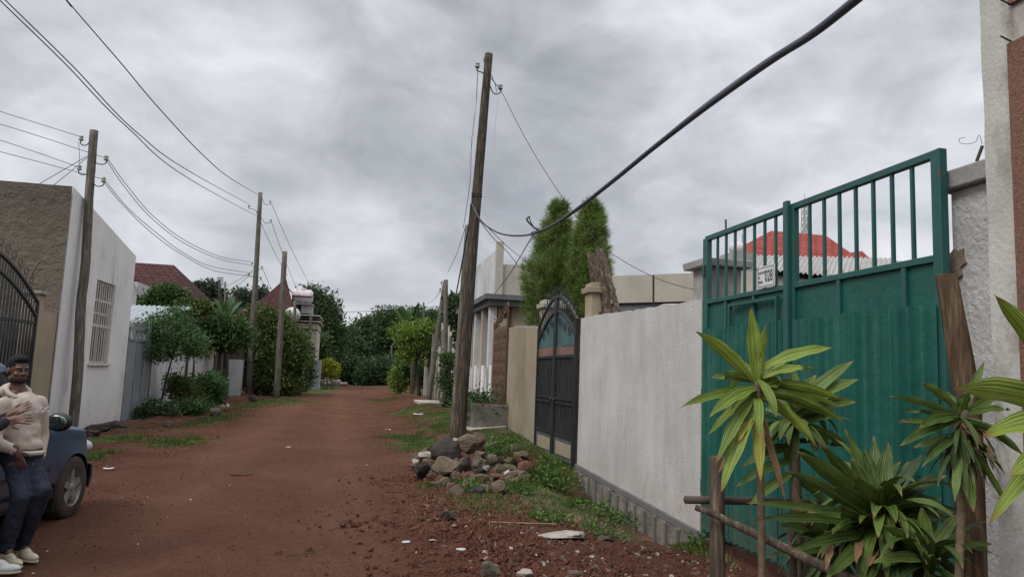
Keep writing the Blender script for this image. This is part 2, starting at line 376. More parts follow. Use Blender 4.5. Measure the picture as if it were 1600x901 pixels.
M['concrete'] = surf('concrete', (.27, .26, .245), (.40, .39, .375), 2.5, .9, .6, 28, stain=(.16, .155, .145), sscale=2, sthr=(.52, .8), bdist=.012)
M['dark_concrete'] = surf('dark_concrete', (.10, .105, .115), (.16, .165, .175), 2, .85, .3, 30)
M['plinth_band'] = surf('plinth_band', (.115, .113, .112), (.175, .17, .168), 2, .85, .4, 30)
M['plinth_stone'] = surf('plinth_stone', (.13, .11, .09), (.30, .26, .21), 4, .9, 1, 10, bdist=.05)
M['pillar_plaster'] = surf('pillar_plaster', (.50, .485, .47), (.66, .645, .625), 3, .9, 1.0, 22, stain=(.24, .19, .15), sscale=1.3, sthr=(.62, .66), fine=.3, bdist=.03)
M['house_plaster'] = surf('house_plaster', (.46, .45, .41), (.60, .59, .55), 2, .9, .8, 30, stain=(.28, .25, .21), sscale=2.6, sthr=(.50, .68), sstretch=(1, 1, .5), bdist=.01)
M['pebbledash'] = surf('pebbledash', (.22, .11, .07), (.35, .20, .14), 50, .9, 1.0, 90, fine=.5, bdist=.015)
M['green_paint'] = surf('green_paint', (.006, .078, .058), (.010, .106, .080), 1.5, .42, .5, 7, stain=(.035, .12, .10), sscale=6, sthr=(.6, .8), fine=.05, spec=.45, samt=.6, bdist=.02, streak=(.004, .06, .055))
M['green_frame'] = surf('green_frame', (.012, .075, .068), (.02, .105, .092), 3, .45, .12, 25, fine=.1, spec=.5, stain=(.05, .04, .03), sscale=9, sthr=(.66, .72))
M['black_paint'] = surf('black_paint', (.010, .011, .013), (.03, .032, .035), 4, .5, .2, 40, spec=.5)
M['grey_paint'] = surf('grey_paint', (.20, .22, .24), (.28, .30, .32), 2, .55, .2, 20, stain=(.12, .11, .10), sscale=1.5, sthr=(.58, .8))
M['gate_green'] = surf('gate_green', (.04, .10, .10), (.07, .15, .145), 2, .5, .1, 20, spec=.4)
M['bare_render'] = surf('bare_render', (.16, .12, .085), (.27, .215, .16), 8, .95, .8, 40)
M['gate_back'] = surf('gate_back', (.13, .165, .175), (.20, .24, .25), 2, .6, .2, 20)
M['gate_low'] = surf('gate_low', (.06, .075, .075), (.12, .13, .12), 3, .6, .2, 20)
M['gate_red'] = surf('gate_red', (.16, .09, .07), (.24, .14, .11), 2, .55, .1, 20)
M['brown_gate'] = surf('brown_gate', (.065, .036, .022), (.15, .085, .05), 6, .6, .5, 30)
M['rust_brown'] = surf('rust_brown', (.06, .045, .038), (.12, .09, .075), 3, .75, .3, 30)
M['pole_grey'] = woodmat('pole_grey', (.13, .115, .095), (.26, .24, .205))
M['pole_brown'] = woodmat('pole_brown', (.055, .042, .033), (.17, .13, .10))
M['post_brown'] = woodmat('post_brown', (.085, .055, .033), (.23, .16, .10), scale=5)
M['plank'] = woodmat('plank', (.085, .064, .047), (.25, .195, .145))
M['wire'] = plain('wire', (.022, .023, .026), .6)
M['cable'] = plain('cable', (.045, .050, .070), .55)
M['white_cord'] = plain('white_cord', (.5, .5, .52), .6)
M['porcelain'] = plain('porcelain', (.33, .31, .28), .3)
M['iron'] = plain('iron', (.035, .03, .028), .6, .3)
M['roof_maroon'] = tileroof('roof_maroon', (.062, .026, .023), (.085, .036, .032))
M['roof_red'] = tileroof('roof_red', (.27, .055, .045), (.34, .078, .062))
M['zinc'] = surf('zinc', (.30, .35, .37), (.46, .51, .52), 2, .5, .1, 20, stain=(.26, .22, .18), sscale=3, sthr=(.6, .75), spec=.5)
M['old_zinc'] = surf('old_zinc', (.30, .29, .27), (.44, .43, .41), 2, .6, .1, 20, stain=(.2, .15, .12), sscale=2, sthr=(.55, .75))
M['red_fascia'] = plain('red_fascia', (.30, .06, .045), .7)
M['tank'] = surf('tank', (.55, .48, .50), (.66, .60, .62), 2, .5, .1, 10)
M['dish'] = surf('dish', (.50, .50, .46), (.62, .62, .58), 3, .5, .1, 10)
M['cream'] = surf('cream', (.44, .42, .35), (.56, .54, .46), 1.2, .85, .2, 20, stain=(.28, .25, .19), sscale=1.3, sthr=(.5, .8), sstretch=(1, 1, .4))
M['glass_dark'] = plain('glass_dark', (.02, .025, .03), .12, spec=.8)
M['cream_paint'] = plain('cream_paint', (.60, .58, .50), .5)
M['hedge'] = leafmat('hedge_leaf', [(.025, .045, .014), (.055, .09, .024), (.105, .15, .04), (.17, .21, .065)])
M['dark_tree'] = leafmat('dark_tree_leaf', [(.032, .058, .028), (.062, .108, .046), (.11, .165, .07)])
M['mid_tree'] = leafmat('mid_tree_leaf', [(.028, .058, .020), (.06, .115, .035), (.105, .17, .055)])
M['grey_tree'] = leafmat('grey_tree_leaf', [(.05, .07, .055), (.085, .11, .08), (.13, .155, .115)])
M['conifer'] = leafmat('conifer_leaf', [(.07, .12, .03), (.16, .24, .06), (.28, .37, .11)], .35)
M['light_tree'] = leafmat('light_tree_leaf', [(.06, .12, .02), (.14, .22, .035), (.24, .32, .06)], .35)
M['small_tree'] = leafmat('small_tree_leaf', [(.034, .075, .028), (.075, .15, .052), (.14, .23, .08)], .3)
M['yellow_shrub'] = leafmat('yellow_leaf', [(.16, .20, .02), (.30, .33, .03), (.42, .43, .06)])
M['weed'] = leafmat('weed_leaf', [(.035, .08, .015), (.08, .15, .03), (.13, .22, .05)], .3)
M['grass'] = leafmat('grass_blade', [(.05, .07, .02), (.085, .13, .03), (.15, .19, .05)], .3)
M['straw'] = leafmat('straw_blade', [(.16, .11, .06), (.28, .21, .13), (.38, .31, .2)], .1)
M['banana'] = stripleaf('banana', (.025, .065, .018), (.06, .12, .035))
M['bark'] = woodmat('bark', (.06, .05, .04), (.15, .12, .095))
M['drac_light'] = stripleaf('drac_light', (.085, .145, .018), (.26, .34, .055), (.32, .16, .05))
M['drac_dark'] = stripleaf('drac_dark', (.018, .042, .010), (.085, .135, .03), (.28, .2, .09), .15)
M['drac_mid'] = stripleaf('drac_mid', (.035, .075, .013), (.14, .21, .045), (.3, .2, .08), .15)
M['drac_dead'] = stripleaf('drac_dead', (.12, .065, .035), (.27, .17, .09), (.3, .15, .06), .1)
M['drac_yellow'] = stripleaf('drac_yellow', (.28, .27, .035), (.44, .42, .08), (.4, .2, .06), .3)
M['drac_stem'] = surf('drac_stem', (.10, .075, .045), (.19, .15, .095), 12, .9, .6, 40)
M['rock_dark'] = surf('rock_dark', (.030, .026, .023), (.090, .078, .068), 5, .9, 1, 20, fine=.5, bdist=.04, stain=(.2, .17, .13), sscale=4, sthr=(.6, .75))
M['rock_tan'] = surf('rock_tan', (.12, .088, .058), (.26, .205, .145), 5, .9, 1, 20, fine=.5, bdist=.04, stain=(.12, .065, .045), sscale=4, sthr=(.55, .7))
M['rock_red'] = surf('rock_red', (.10, .045, .032), (.20, .10, .07), 6, .95, 1, 14, fine=.5, bdist=.04)
M['rock_moss'] = surf('rock_moss', (.10, .088, .045), (.20, .175, .095), 6, .95, 1, 16, fine=.5, bdist=.04, stain=(.08, .07, .06), sscale=5, sthr=(.5, .65))
M['rock_pale'] = surf('rock_pale', (.26, .235, .20), (.42, .385, .335), 6, .9, .8, 14, bdist=.02, stain=(.2, .12, .09), sscale=4, sthr=(.55, .75))
M['rock_grey'] = surf('rock_grey', (.085, .072, .055), (.20, .17, .13), 6, .9, 1, 20, fine=.5, bdist=.04, stain=(.14, .08, .06), sscale=4, sthr=(.58, .75))
M['clod'] = surf('clod', (.085, .032, .019), (.185, .072, .042), 5, .95, 1, 30, fine=.5, bdist=.04)
M['white_paper'] = plain('white_paper', (.42, .42, .43), .7)
M['car_blue'] = surf('car_blue', (.007, .036, .078), (.010, .050, .105), 3, .28, 0, 10, fine=0, spec=.6, stain=(.05, .06, .075), sscale=3, sthr=(.5, .9), samt=.12)
M['car_black'] = plain('car_black', (.012, .012, .013), .5)
M['tyre'] = surf('tyre', (.035, .028, .024), (.07, .052, .042), 5, .9, .3, 40)
M['rim'] = surf('rim', (.26, .25, .235), (.38, .36, .34), 6, .4, .1, 20, metallic=.5, stain=(.2, .13, .09), sscale=6, sthr=(.55, .7))
M['glass'] = plain('car_glass', (.03, .035, .04), .06, spec=.9)
M['mirror'] = plain('mirror_glass', (.25, .28, .26), .08, .9)
M['lamp_amber'] = plain('lamp_amber', (.5, .16, .03), .3)
M['lamp_clear'] = plain('lamp_clear', (.5, .52, .52), .15)
M['skin'] = surf('skin', (.10, .050, .034), (.14, .072, .048), 12, .5, .15, 120, fine=0, spec=.4, bdist=.002)
M['hair'] = surf('hair', (.006, .005, .005), (.014, .012, .011), 60, .9, 1, 120, fine=0, bdist=.006)
M['hoodie'] = surf('hoodie', (.47, .40, .34), (.57, .49, .42), 6, .95, .4, 160, fine=.1, bdist=.003)
M['jeans'] = surf('jeans', (.010, .014, .024), (.035, .045, .065), 5, .9, .3, 180, fine=.2, bdist=.002)
M['dark_cloth'] = surf('dark_cloth', (.014, .013, .016), (.03, .028, .034), 8, .95, .4, 120, fine=.2, bdist=.002)
M['shoe_cream'] = surf('shoe_cream', (.46, .40, .28), (.56, .50, .37), 8, .6, .2, 60)
M['shoe_white'] = surf('shoe_white', (.5, .5, .48), (.62, .62, .6), 8, .6, .2, 60)
M['shoe_sole'] = plain('shoe_sole', (.42, .38, .29), .8)
M['dark_trim'] = plain('dark_trim', (.05, .035, .03), .7)
M['orange_trim'] = plain('orange_trim', (.55, .12, .06), .7)
M['eye'] = plain('eye_white', (.20, .17, .15), .3)
M['lips'] = plain('lips', (.16, .06, .05), .5)
M['orange_cloth'] = plain('orange_cloth', (.55, .22, .03), .9)
M['pink_cloth'] = plain('pink_cloth', (.60, .10, .16), .9)
M['print_white'] = plain('print_white', (.62, .58, .54), .8)
M['print_black'] = plain('print_black', (.03, .03, .035), .7)
M['sign_white'] = surf('sign_white', (.58, .58, .58), (.66, .66, .66), 3, .5, 0, 10, fine=0)
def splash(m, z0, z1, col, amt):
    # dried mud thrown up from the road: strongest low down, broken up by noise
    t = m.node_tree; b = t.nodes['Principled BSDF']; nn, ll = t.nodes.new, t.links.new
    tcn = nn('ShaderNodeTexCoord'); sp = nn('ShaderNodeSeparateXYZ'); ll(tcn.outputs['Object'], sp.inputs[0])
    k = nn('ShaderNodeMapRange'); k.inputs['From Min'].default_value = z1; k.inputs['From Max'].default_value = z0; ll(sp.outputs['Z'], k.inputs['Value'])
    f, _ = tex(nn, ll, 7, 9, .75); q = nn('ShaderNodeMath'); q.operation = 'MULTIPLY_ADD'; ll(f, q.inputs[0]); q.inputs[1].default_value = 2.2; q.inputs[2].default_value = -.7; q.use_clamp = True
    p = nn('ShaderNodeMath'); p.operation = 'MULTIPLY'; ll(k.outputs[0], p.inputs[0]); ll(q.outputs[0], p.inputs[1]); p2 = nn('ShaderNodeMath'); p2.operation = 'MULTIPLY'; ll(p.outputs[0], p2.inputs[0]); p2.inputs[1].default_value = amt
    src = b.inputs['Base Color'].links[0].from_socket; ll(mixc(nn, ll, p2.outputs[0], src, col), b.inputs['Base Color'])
def spots(m, scale, t0, t1, col, amt=1.0):
    t = m.node_tree; b = t.nodes['Principled BSDF']; nn, ll = t.nodes.new, t.links.new
    f, _ = tex(nn, ll, scale, 8, .7, (1, 1, .35)); k = nn('ShaderNodeMapRange'); k.inputs['From Min'].default_value = t0; k.inputs['From Max'].default_value = t1; k.inputs['To Max'].default_value = amt; ll(f, k.inputs['Value'])
    src = b.inputs['Base Color'].links[0].from_socket; ll(mixc(nn, ll, k.outputs[0], src, col), b.inputs['Base Color'])
spots(M['green_paint'], 9, .665, .70, (.10, .05, .03), .8); spots(M['green_paint'], 2.2, .52, .75, (.030, .135, .115), .6); spots(M['green_frame'], 14, .62, .68, (.10, .05, .03), .7)
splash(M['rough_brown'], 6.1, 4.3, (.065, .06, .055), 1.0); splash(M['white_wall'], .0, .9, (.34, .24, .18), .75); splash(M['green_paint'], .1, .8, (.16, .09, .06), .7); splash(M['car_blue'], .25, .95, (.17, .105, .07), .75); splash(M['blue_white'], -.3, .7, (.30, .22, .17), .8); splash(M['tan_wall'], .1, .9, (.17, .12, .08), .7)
# ground ---------------------------------------------------------------
def ground_mat():
    m, t, b, nn, ll = newmat('ground')
    at_ = nn('ShaderNodeVertexColor'); at_.layer_name = 'cover'; sp = nn('ShaderNodeSeparateColor'); ll(at_.outputs[0], sp.inputs[0])
    f, _ = tex(nn, ll, .55, 8, .6); g, _ = tex(nn, ll, 9, 8, .7); h, _ = tex(nn, ll, 55, 6, .7); q, _ = tex(nn, ll, 2.2, 6, .6, (1, .35, 1))
    c = ramp(nn, ll, f, [(.3, (.100, .040, .024)), (.5, (.135, .058, .036)), (.7, (.170, .082, .051))])
    c = mixc(nn, ll, .75, c, ramp(nn, ll, g, [(.25, (.42, .38, .36)), (.5, (.9, .88, .86)), (.75, (1.3, 1.25, 1.2))]), 'MULTIPLY')
    c = mixc(nn, ll, .8, c, ramp(nn, ll, h, [(.32, (.22, .20, .20)), (.5, (.92, .90, .90)), (.68, (1.75, 1.7, 1.65))]), 'MULTIPLY'); h2, _ = tex(nn, ll, 150, 3, .7); c = mixc(nn, ll, .7, c, ramp(nn, ll, h2, [(.35, (.45, .43, .43)), (.5, (1, 1, 1)), (.66, (1.6, 1.55, 1.5))]), 'MULTIPLY')
    # worn smoother wheel tracks, paler brown
    k = nn('ShaderNodeMath'); k.operation = 'MULTIPLY'; ll(sp.outputs['Blue'], k.inputs[0]); ll(q, k.inputs[1])
    c = mixc(nn, ll, k.outputs[0], c, (.195, .100, .060))
    # green cover
    e, _ = tex(nn, ll, 4, 9, .75)
    k2 = nn('ShaderNodeMath'); k2.operation = 'MULTIPLY_ADD'; ll(e, k2.inputs[0]); k2.inputs[1].default_value = 1.5
    k3 = nn('ShaderNodeMath'); k3.operation = 'SUBTRACT'; ll(sp.outputs['Green'], k3.inputs[0]); k3.inputs[1].default_value = 1.25; ll(k3.outputs[0], k2.inputs[2])
    k4 = nn('ShaderNodeMapRange'); k4.inputs['From Min'].default_value = 0; k4.inputs['From Max'].default_value = .25; ll(k2.outputs[0], k4.inputs['Value'])
    gc = ramp(nn, ll, g, [(.3, (.045, .065, .018)), (.55, (.085, .115, .03)), (.75, (.14, .15, .05))])
    c = mixc(nn, ll, k4.outputs[0], c, gc)
    # dry trodden earth and straw
    k5 = nn('ShaderNodeMath'); k5.operation = 'MULTIPLY'; ll(sp.outputs['Red'], k5.inputs[0]); ll(e, k5.inputs[1])
    c = mixc(nn, ll, k5.outputs[0], c, (.15, .12, .085))
    ll(c, b.inputs['Base Color']); b.inputs['Roughness'].default_value = .95; b.inputs['Specular IOR Level'].default_value = .15
    a1 = nn('ShaderNodeMath'); a1.operation = 'MULTIPLY_ADD'; ll(h, a1.inputs[0]); a1.inputs[1].default_value = .35; ll(g, a1.inputs[2])
    bp = nn('ShaderNodeBump'); bp.inputs['Strength'].default_value = 1; bp.inputs['Distance'].default_value = .11; ll(a1.outputs[0], bp.inputs['Height']); ll(bp.outputs[0], b.inputs['Normal'])
    return m
M['ground'] = ground_mat()
# ------------------------------------------------------------------ ground
GP = [(668, 692, 62, 10, 1), (640, 683, 40, 4, .7), (705, 660, 50, 10, 1), (650, 640, 50, 7, .8), (690, 648, 40, 8, .9), (800, 680, 55, 20, 1.1), (868, 722, 26, 18, .9), (600, 626, 30, 4, .5),
      (850, 765, 80, 26, .9), (915, 812, 120, 22, .85), (760, 790, 50, 16, .6), (172, 688, 34, 8, 1), (272, 690, 36, 7, 1), (335, 655, 30, 7, 1.1), (152, 712, 16, 5, .9),
      (492, 608, 34, 8, 1.2), (430, 626, 60, 6, .8), (380, 636, 40, 6, .6), (640, 612, 30, 5, 1), (530, 597, 60, 4, .9), (600, 600, 60, 3, .6), (230, 668, 60, 9, .5), (330, 632, 50, 8, .5), (1085, 860, 14, 10, .8)]
GE = []
for (px, py, rx, ry, a) in GP:
    c = hit(px, py); y0, y1 = hit(px, py+ry).y, hit(px, py-ry).y
    GE.append((c.x, (y0+y1)/2, rx*depth(c)/FPX, max(.15, (y1-y0)/2), a))
def cover(x, y):
    n = mn.noise(Vector((x*.7, y*.5, 3)))*.35
    g = 0
    for (cx, cy, rx, ry, a) in GE:
        e = ((x-cx)/rx)**2+((y-cy)/ry)**2
        if e < 4: g = max(g, a*math.exp(-(max(0, e-.25))*.9))
    side = max(ss(-5.4, -6.8, x)*ss(16, 20, y), ss(3.0, 3.8, x)*ss(10, 12, y))
    g = max(g, .45*side, .8*ss(6, 9, abs(x))*ss(30, 40, y), ss(78, 90, y))
    dry = max(.9*side, ss(1.6, 2.4, x)*ss(7.6, 8.4, y)*(1-ss(11, 14, y)))
    track = max(math.exp(-((x+1.9+.02*y)/.75)**2), math.exp(-((x-.1+.02*y)/.65)**2), .5*math.exp(-((x+.8)/2.2)**2))*(1-ss(2, 3, x))
    return min(1, dry), max(0, min(1, g+n*(.6 if g > .1 else 0))), min(1, track*.9)
def axis(lo, hi, c0, c1, st, gr):
    a = [c0+i*st for i in range(int((c1-c0)/st)+1)]; s_ = st; v = a[-1]
    while v < hi: s_ *= gr; v += s_; a.append(v)
    s_ = st; v = a[0]
    while v > lo: s_ *= gr; v -= s_; a.insert(0, v)
    return a
xs = axis(-2500, 2500, -7.5, 6.5, .05, 1.09)
ys = []; v = 4.2; 
while v < 4000: ys.append(v); v += max(.028, .0058*v) if v < 70 else .0058*v*(1+(v-70)/60)
v = 4.2; s_ = .05
while v > -2500: s_ *= 1.2; v -= s_; ys.insert(0, v)
gv = []; gcol = []
for y in ys:
    for x in xs:
        near = abs(x) < 12 and 2 < y < 80
        z = G(x, y) if abs(x) < 60 and y < 300 and y > 0 else (G(max(-60, min(60, x)), max(0, min(300, y))))
        if near:
            rough = ss(1.2, 2.6, x)*(1-ss(9, 16, y))*1.0+.35*ss(.2, 1.4, x)*(1-ss(9, 13, y))
            heap = ss(-4.4, -5.4, x)*ss(12, 18, y)*(1-ss(40, 50, y))
            p = Vector((x, y, 0))
            z += .03*mn.noise(Vector((x*1.1, y*.5, 0)))+.02*mn.noise(p*3.3)+.011*mn.noise(p*11)*(1+rough)+.006*mn.noise(p*24)-.02*math.exp(-((x+1.9+.02*y)/.22)**2)-.016*math.exp(-((x-.1+.02*y)/.2)**2)
            z += rough*(.045*mn.noise(p*3.1+Vector((5, 0, 0)))+.030*abs(mn.noise(p*8)))+heap*(.10*abs(mn.noise(p*2.5))+.05*abs(mn.noise(p*7)))
            c = cover(x, y)
        else: c = (.5, .9, 0) if y > 78 or abs(x) > 12 else (.2, .2, 0)
        gv.append((x, y, z)); gcol += [c[0], c[1], c[2], 1]
nx = len(xs); gf = [(j*nx+i, j*nx+i+1, (j+1)*nx+i+1, (j+1)*nx+i) for j in range(len(ys)-1) for i in range(nx-1)]
me = bpy.data.meshes.new('ground'); me.from_pydata(gv, [], gf); me.polygons.foreach_set('use_smooth', [True]*len(gf)); me.update()
ca = me.color_attributes.new('cover', 'FLOAT_COLOR', 'POINT'); ca.data.foreach_set('color', gcol)
me.materials.append(M['ground']); go = bpy.data.objects.new('ground', me); COL.objects.link(go); kind(go, 'structure')
print('ground verts', len(gv))
# ---- rocks
def rock_mb(c, r, seed, flat=.7, sub=3, angular=.5):
    g = random.Random(seed); mb = MB(); q = Quaternion((g.random()-.5, g.random()-.5, g.random()-.5, g.random()-.5)).normalized()
    off = Vector((g.random()*50, g.random()*50, g.random()*50))
    mb.ell((0, 0, 0), 1, nu=30, nv=19)
    planes = [(Vector((g.gauss(0, 1), g.gauss(0, 1), g.gauss(0, 1))).normalized(), g.uniform(.5, .85)) for _ in range(13)]
    vs = []
    sx, sy, sz = (r if isinstance(r, tuple) else (r, r*g.uniform(.7, 1), r*flat))
    for v in mb.v:
        p = Vector(v)
        for n_, d_ in planes:
            k = p.dot(n_)-d_
            if k > 0: p -= n_*k*.97
        p *= 1+.14*mn.noise(p*1.6+off)+.05*mn.noise(p*4+off)+.03*mn.noise(p*9+off)
        vs.append(Vector((p.x*sx, p.y*sy, p.z*sz)))
    rz = g.uniform(0, 6.28) if not isinstance(r, tuple) else g.uniform(-.2, .2)
    rot = Matrix.Rotation(rz, 3, 'Z') @ Matrix.Rotation(g.uniform(-.3, .3), 3, 'X')
    mb.v = [tuple(rot @ v+Vector(c)) for v in vs]; return mb
def rock(px, py, wpx, hpx, mat, label, group=None, sink=.35, cat='rock', name='rock', lift=0, seed=None):
    p = hit(px, py+hpx*.45); d = depth(p); rx = wpx/2*d/FPX; rz_ = hpx/2*d/FPX*1.05
    c = Vector((p.x, p.y+rx*.5, p.z+rz_*(1-sink*.6)+lift))
    o = rock_mb(c, (rx*1.08, rx*.85, rz_*1.15), seed or int(px*7+py)).build(name, M[mat], smooth=False)
    o.data.polygons.foreach_set('use_smooth', [True]*len(o.data.polygons)); o.data.set_sharp_from_angle(angle=R(22))
    return tag(o, label, cat, group)
H = 'heaped rocks around the foot of the tall pole'
RK = [(702, 713, 54, 36, 'rock_dark', 'large dark grey boulder on top of the rubble heap in front of the pole'),
      (694, 737, 50, 27, 'rock_tan', 'wide tan rock directly below the large dark boulder in the heap'),
      (658, 740, 30, 27, 'rock_dark', 'dark rounded rock at the left front corner of the rubble heap'),
      (678, 749, 24, 19, 'rock_red', 'reddish brown rock low at the front of the heap, right of the dark corner rock'),
      (728, 738, 26, 28, 'rock_dark', 'dark upright rock in the middle of the heap, right of the wide tan rock'),
      (748, 732, 20, 26, 'rock_grey', 'narrow grey rock in the middle of the heap front'),
      (733, 699, 40, 24, 'rock_tan', 'large tan slab leaning at the right side of the pole foot'),
      (753, 753, 27, 20, 'rock_moss', 'yellow-green lichened rock low in the middle of the heap'),
      (779, 764, 30, 25, 'rock_tan', 'tan rock lowest at the front right of the heap above the weeds'),
      (776, 746, 22, 17, 'rock_red', 'dull red rock just above the lowest tan rock of the heap'),
      (796, 739, 25, 13, 'rock_moss', 'flat mossy slab stacked beside the white scrap in the heap'),
      (796, 727, 22, 13, 'rock_moss', 'smaller mossy slab stacked on the flat mossy slab'),
      (824, 735, 32, 30, 'rock_red', 'big rounded brown rock standing alone at the right end of the heap'),
      (808, 723, 18, 20, 'rock_red', 'dark red rock tucked left of the big rounded brown rock'),
      (796, 713, 15, 12, 'rock_red', 'small dark red rock at the upper right of the heap'),
      (769, 725, 22, 16, 'rock_grey', 'grey angular rock in the centre right of the heap'),
      (751, 717, 22, 13, 'rock_tan', 'tan rock in the upper middle of the heap'),
      (664, 717, 22, 15, 'rock_pale', 'pale tan rock at the upper left edge of the heap'),
      (649, 729, 14, 12, 'rock_pale', 'small pale rock at the far left edge of the heap'),
      (675, 708, 18, 14, 'rock_dark', 'small dark rock left of the large boulder'),
      (690, 692, 32, 14, 'rock_red', 'brown earthy rock behind the boulder, left of the pole'),
      (712, 694, 14, 9, 'rock_pale', 'small white stone resting against the foot of the pole'),
      (748, 683, 26, 14, 'rock_tan', 'brown rock at the back of the heap, right of the pole'),
      (758, 738, 16, 10, 'rock_pale', 'small pale wedge stone in the middle of the heap'),
      (792, 752, 14, 18, 'white_paper', None),
      (714, 768, 30, 22, 'rock_tan', 'flat reddish rock fallen in front of the heap on the soil'),
      (701, 805, 27, 20, 'rock_dark', 'dark stone half buried in the red soil in front of the heap'),
      (764, 889, 40, 26, 'rock_grey', 'smooth grey stone at the bottom edge in the red gravel'),
      (824, 896, 38, 16, 'rock_pale', 'pale stone at the bottom edge, second from the smooth grey one'),
      (900, 896, 24, 18, 'rock_grey', 'small grey stone at the bottom edge, rightmost of the three'),
      (884, 837, 86, 17, 'rock_pale', 'long flat pale slab lying between weeds and red gravel'),
      (948, 842, 40, 12, 'rock_grey', 'flat grey slab beside the long pale slab'),
      (1015, 843, 60, 9, 'rock_red', 'flat brown stone at the foot of the plinth, on the gravel'),
      (1077, 842, 40, 18, 'rock_pale', 'pale rough stone at the corner of the white wall and green gate')]
for i, (px, py, w_, h_, m_, lb) in enumerate(RK):
    if lb is None:
        p = hit(px, py); tag(rock_mb(p+Vector((0, 0, .1)), (.07, .05, .12), 5).build('plastic_scrap', M[m_], smooth=True), 'crumpled white plastic scrap stuck between rocks of the heap', 'litter'); continue
    rock(px, py, w_, h_, m_, lb, H if py < 780 else None, sink=.2 if py < 780 else .9, lift=.06 if 690 < py < 745 and px < 800 else 0)
g2 = random.Random(3)
for i in range(125):
    a = g2.uniform(0, 6.28); r_ = math.sqrt(g2.random()); px = 738+r_*92*math.cos(a); py = 728+r_*40*math.sin(a)
    rock(px, py, g2.uniform(12, 27), g2.uniform(10, 18), g2.choice(['rock_tan', 'rock_grey', 'rock_red', 'rock_dark', 'rock_red', 'rock_tan', 'rock_moss']),
         'small rubble stone filling the gaps of the heap around the pole', 'small filler stones of the heap', sink=.4, cat='stone', name='stone', seed=900+i)
# left verge stones
for (px, py, w_, h_, m_, lb) in [(150, 668, 34, 16, 'rock_dark', 'dark block at the foot of the white house wall, beside the leaning pole'), (176, 664, 36, 15, 'rock_dark', 'long dark block at the foot of the white house wall, near its far corner'),
     (137, 678, 30, 14, 'rock_dark', 'dark stone under the leaning pole, nearest the car'), (262, 662, 18, 12, 'rock_tan', 'tan stone under the small tree on the left verge'),
     (334, 644, 20, 15, 'rock_grey', 'grey brown stone on the left verge below the shrubs'), (320, 634, 26, 12, 'rock_red', 'red lump of rock against the shrubs on the left verge'),
     (352, 634, 16, 8, 'rock_pale', 'pale flat slab before the white gate pillar')]:
    rock(px, py, w_, h_, m_, lb, sink=.5)
for i in range(13):
    px = 352+i*3.4+g2.uniform(-2, 2); py = 616+g2.uniform(-12, 9)-abs(i-6)*.2
    rock(px, py, g2.uniform(10, 17), g2.uniform(8, 12), g2.choice(['rock_red', 'rock_dark', 'clod']), 'red-brown rock in the pile at the foot of the white gate pillar', 'rocks piled by the white gate pillar', sink=.2, seed=700+i, lift=max(0, (616-py))*.012)
for i in range(46):
    px = 497+g2.random()**.8*46; py = 601-(1-(px-497)/50)*14*g2.random()+g2.uniform(-1, 1)
    p = hit(px, 601+g2.uniform(-2, 2)); d = depth(p); r_ = g2.uniform(3, 5.5)*d/FPX
    c = at(px, py, Y=p.y); tag(rock_mb(c, r_, 300+i).build('stone', M['rock_pale'], smooth=True), 'white limestone chunk in the rubble pile at the left bend of the road', 'stone', 'white stones piled at the road bend')
# ---- gravel, clods: nobody could count them
def pebbles(name, mat, n, fn, rmin, rmax, seed, flat=.6):
    g = np.random.default_rng(seed); mb = []; base = []
    ico = MB().ell((0, 0, 0), 1, nu=6, nv=4); iv = np.array(ico.v); nf = len(ico.v)
    V = []; F = []; k = 0
    while k < n:
        x, y = fn(g)
        if x is None: continue
        r_ = rmin*(rmax/rmin)**(g.random()**2.2)
        q = iv*(1+g.uniform(-.45, .4, iv.shape))*np.array([r_, r_*g.uniform(.6, 1), r_*flat]); a = g.uniform(0, 6.28)
        ca_, sa = math.cos(a), math.sin(a); q = np.stack([q[:, 0]*ca_-q[:, 1]*sa, q[:, 0]*sa+q[:, 1]*ca_, q[:, 2]], 1)
        z = G(x, y)+.012*ss(1.2, 2.6, x)
        V += (q+np.array([x, y, z+r_*.18])).tolist(); F += [tuple(i+k*nf for i in f) for f in ico.f]; k += 1
    m = MB(); m.v = V; m.f = F; o = m.build(name, M[mat], smooth=False); return kind(o, 'stuff')
def zone_gravel(g):   # loose gravel strip in front of the gate and wall
    y = 4.2+g.random()**1.3*4.6; x = .6+g.random()*3.2
    if g.random() > .15+.85*ss(.9, 2.2, x+(y-6)*-.15): return None, None
    if y > 7.3 and x > 2.6 and g.random() < .6: return None, None
    return x, y
def zone_road(g):
    t = g.random(); y = 4.5*(60/4.5)**(t); x = g.uniform(-6.5, 3.2)
    if g.random() > .25+.75*ss(.2, 1.5, abs(x+1)/2): return None, None
    return x, y
def zone_heap(g):
    if g.random() < .55:
        y = g.uniform(4.6, 12.4); x = 1.5+g.normal()*.62+(y-8)*.03
        if (y > 8.4 and x > 2.3) or x < -1: return None, None
    else:
        y = g.uniform(14, 46); x = -4.6-abs(g.normal())*.75
    return x, y
pebbles('gravel', 'rock_grey', 1500, zone_gravel, .008, .045, 1)
pebbles('gravel', 'rock_pale', 420, zone_gravel, .008, .04, 2)
pebbles('red_gravel', 'clod', 22000, zone_gravel, .005, .026, 3, .8)
pebbles('red_gravel', 'clod', 20000, zone_road, .005, .015, 4, .7)
pebbles('grit', 'rock_pale', 900, zone_road, .004, .014, 5, .7)
pebbles('red_clods', 'clod', 20000, zone_heap, .006, .045, 6, .8)
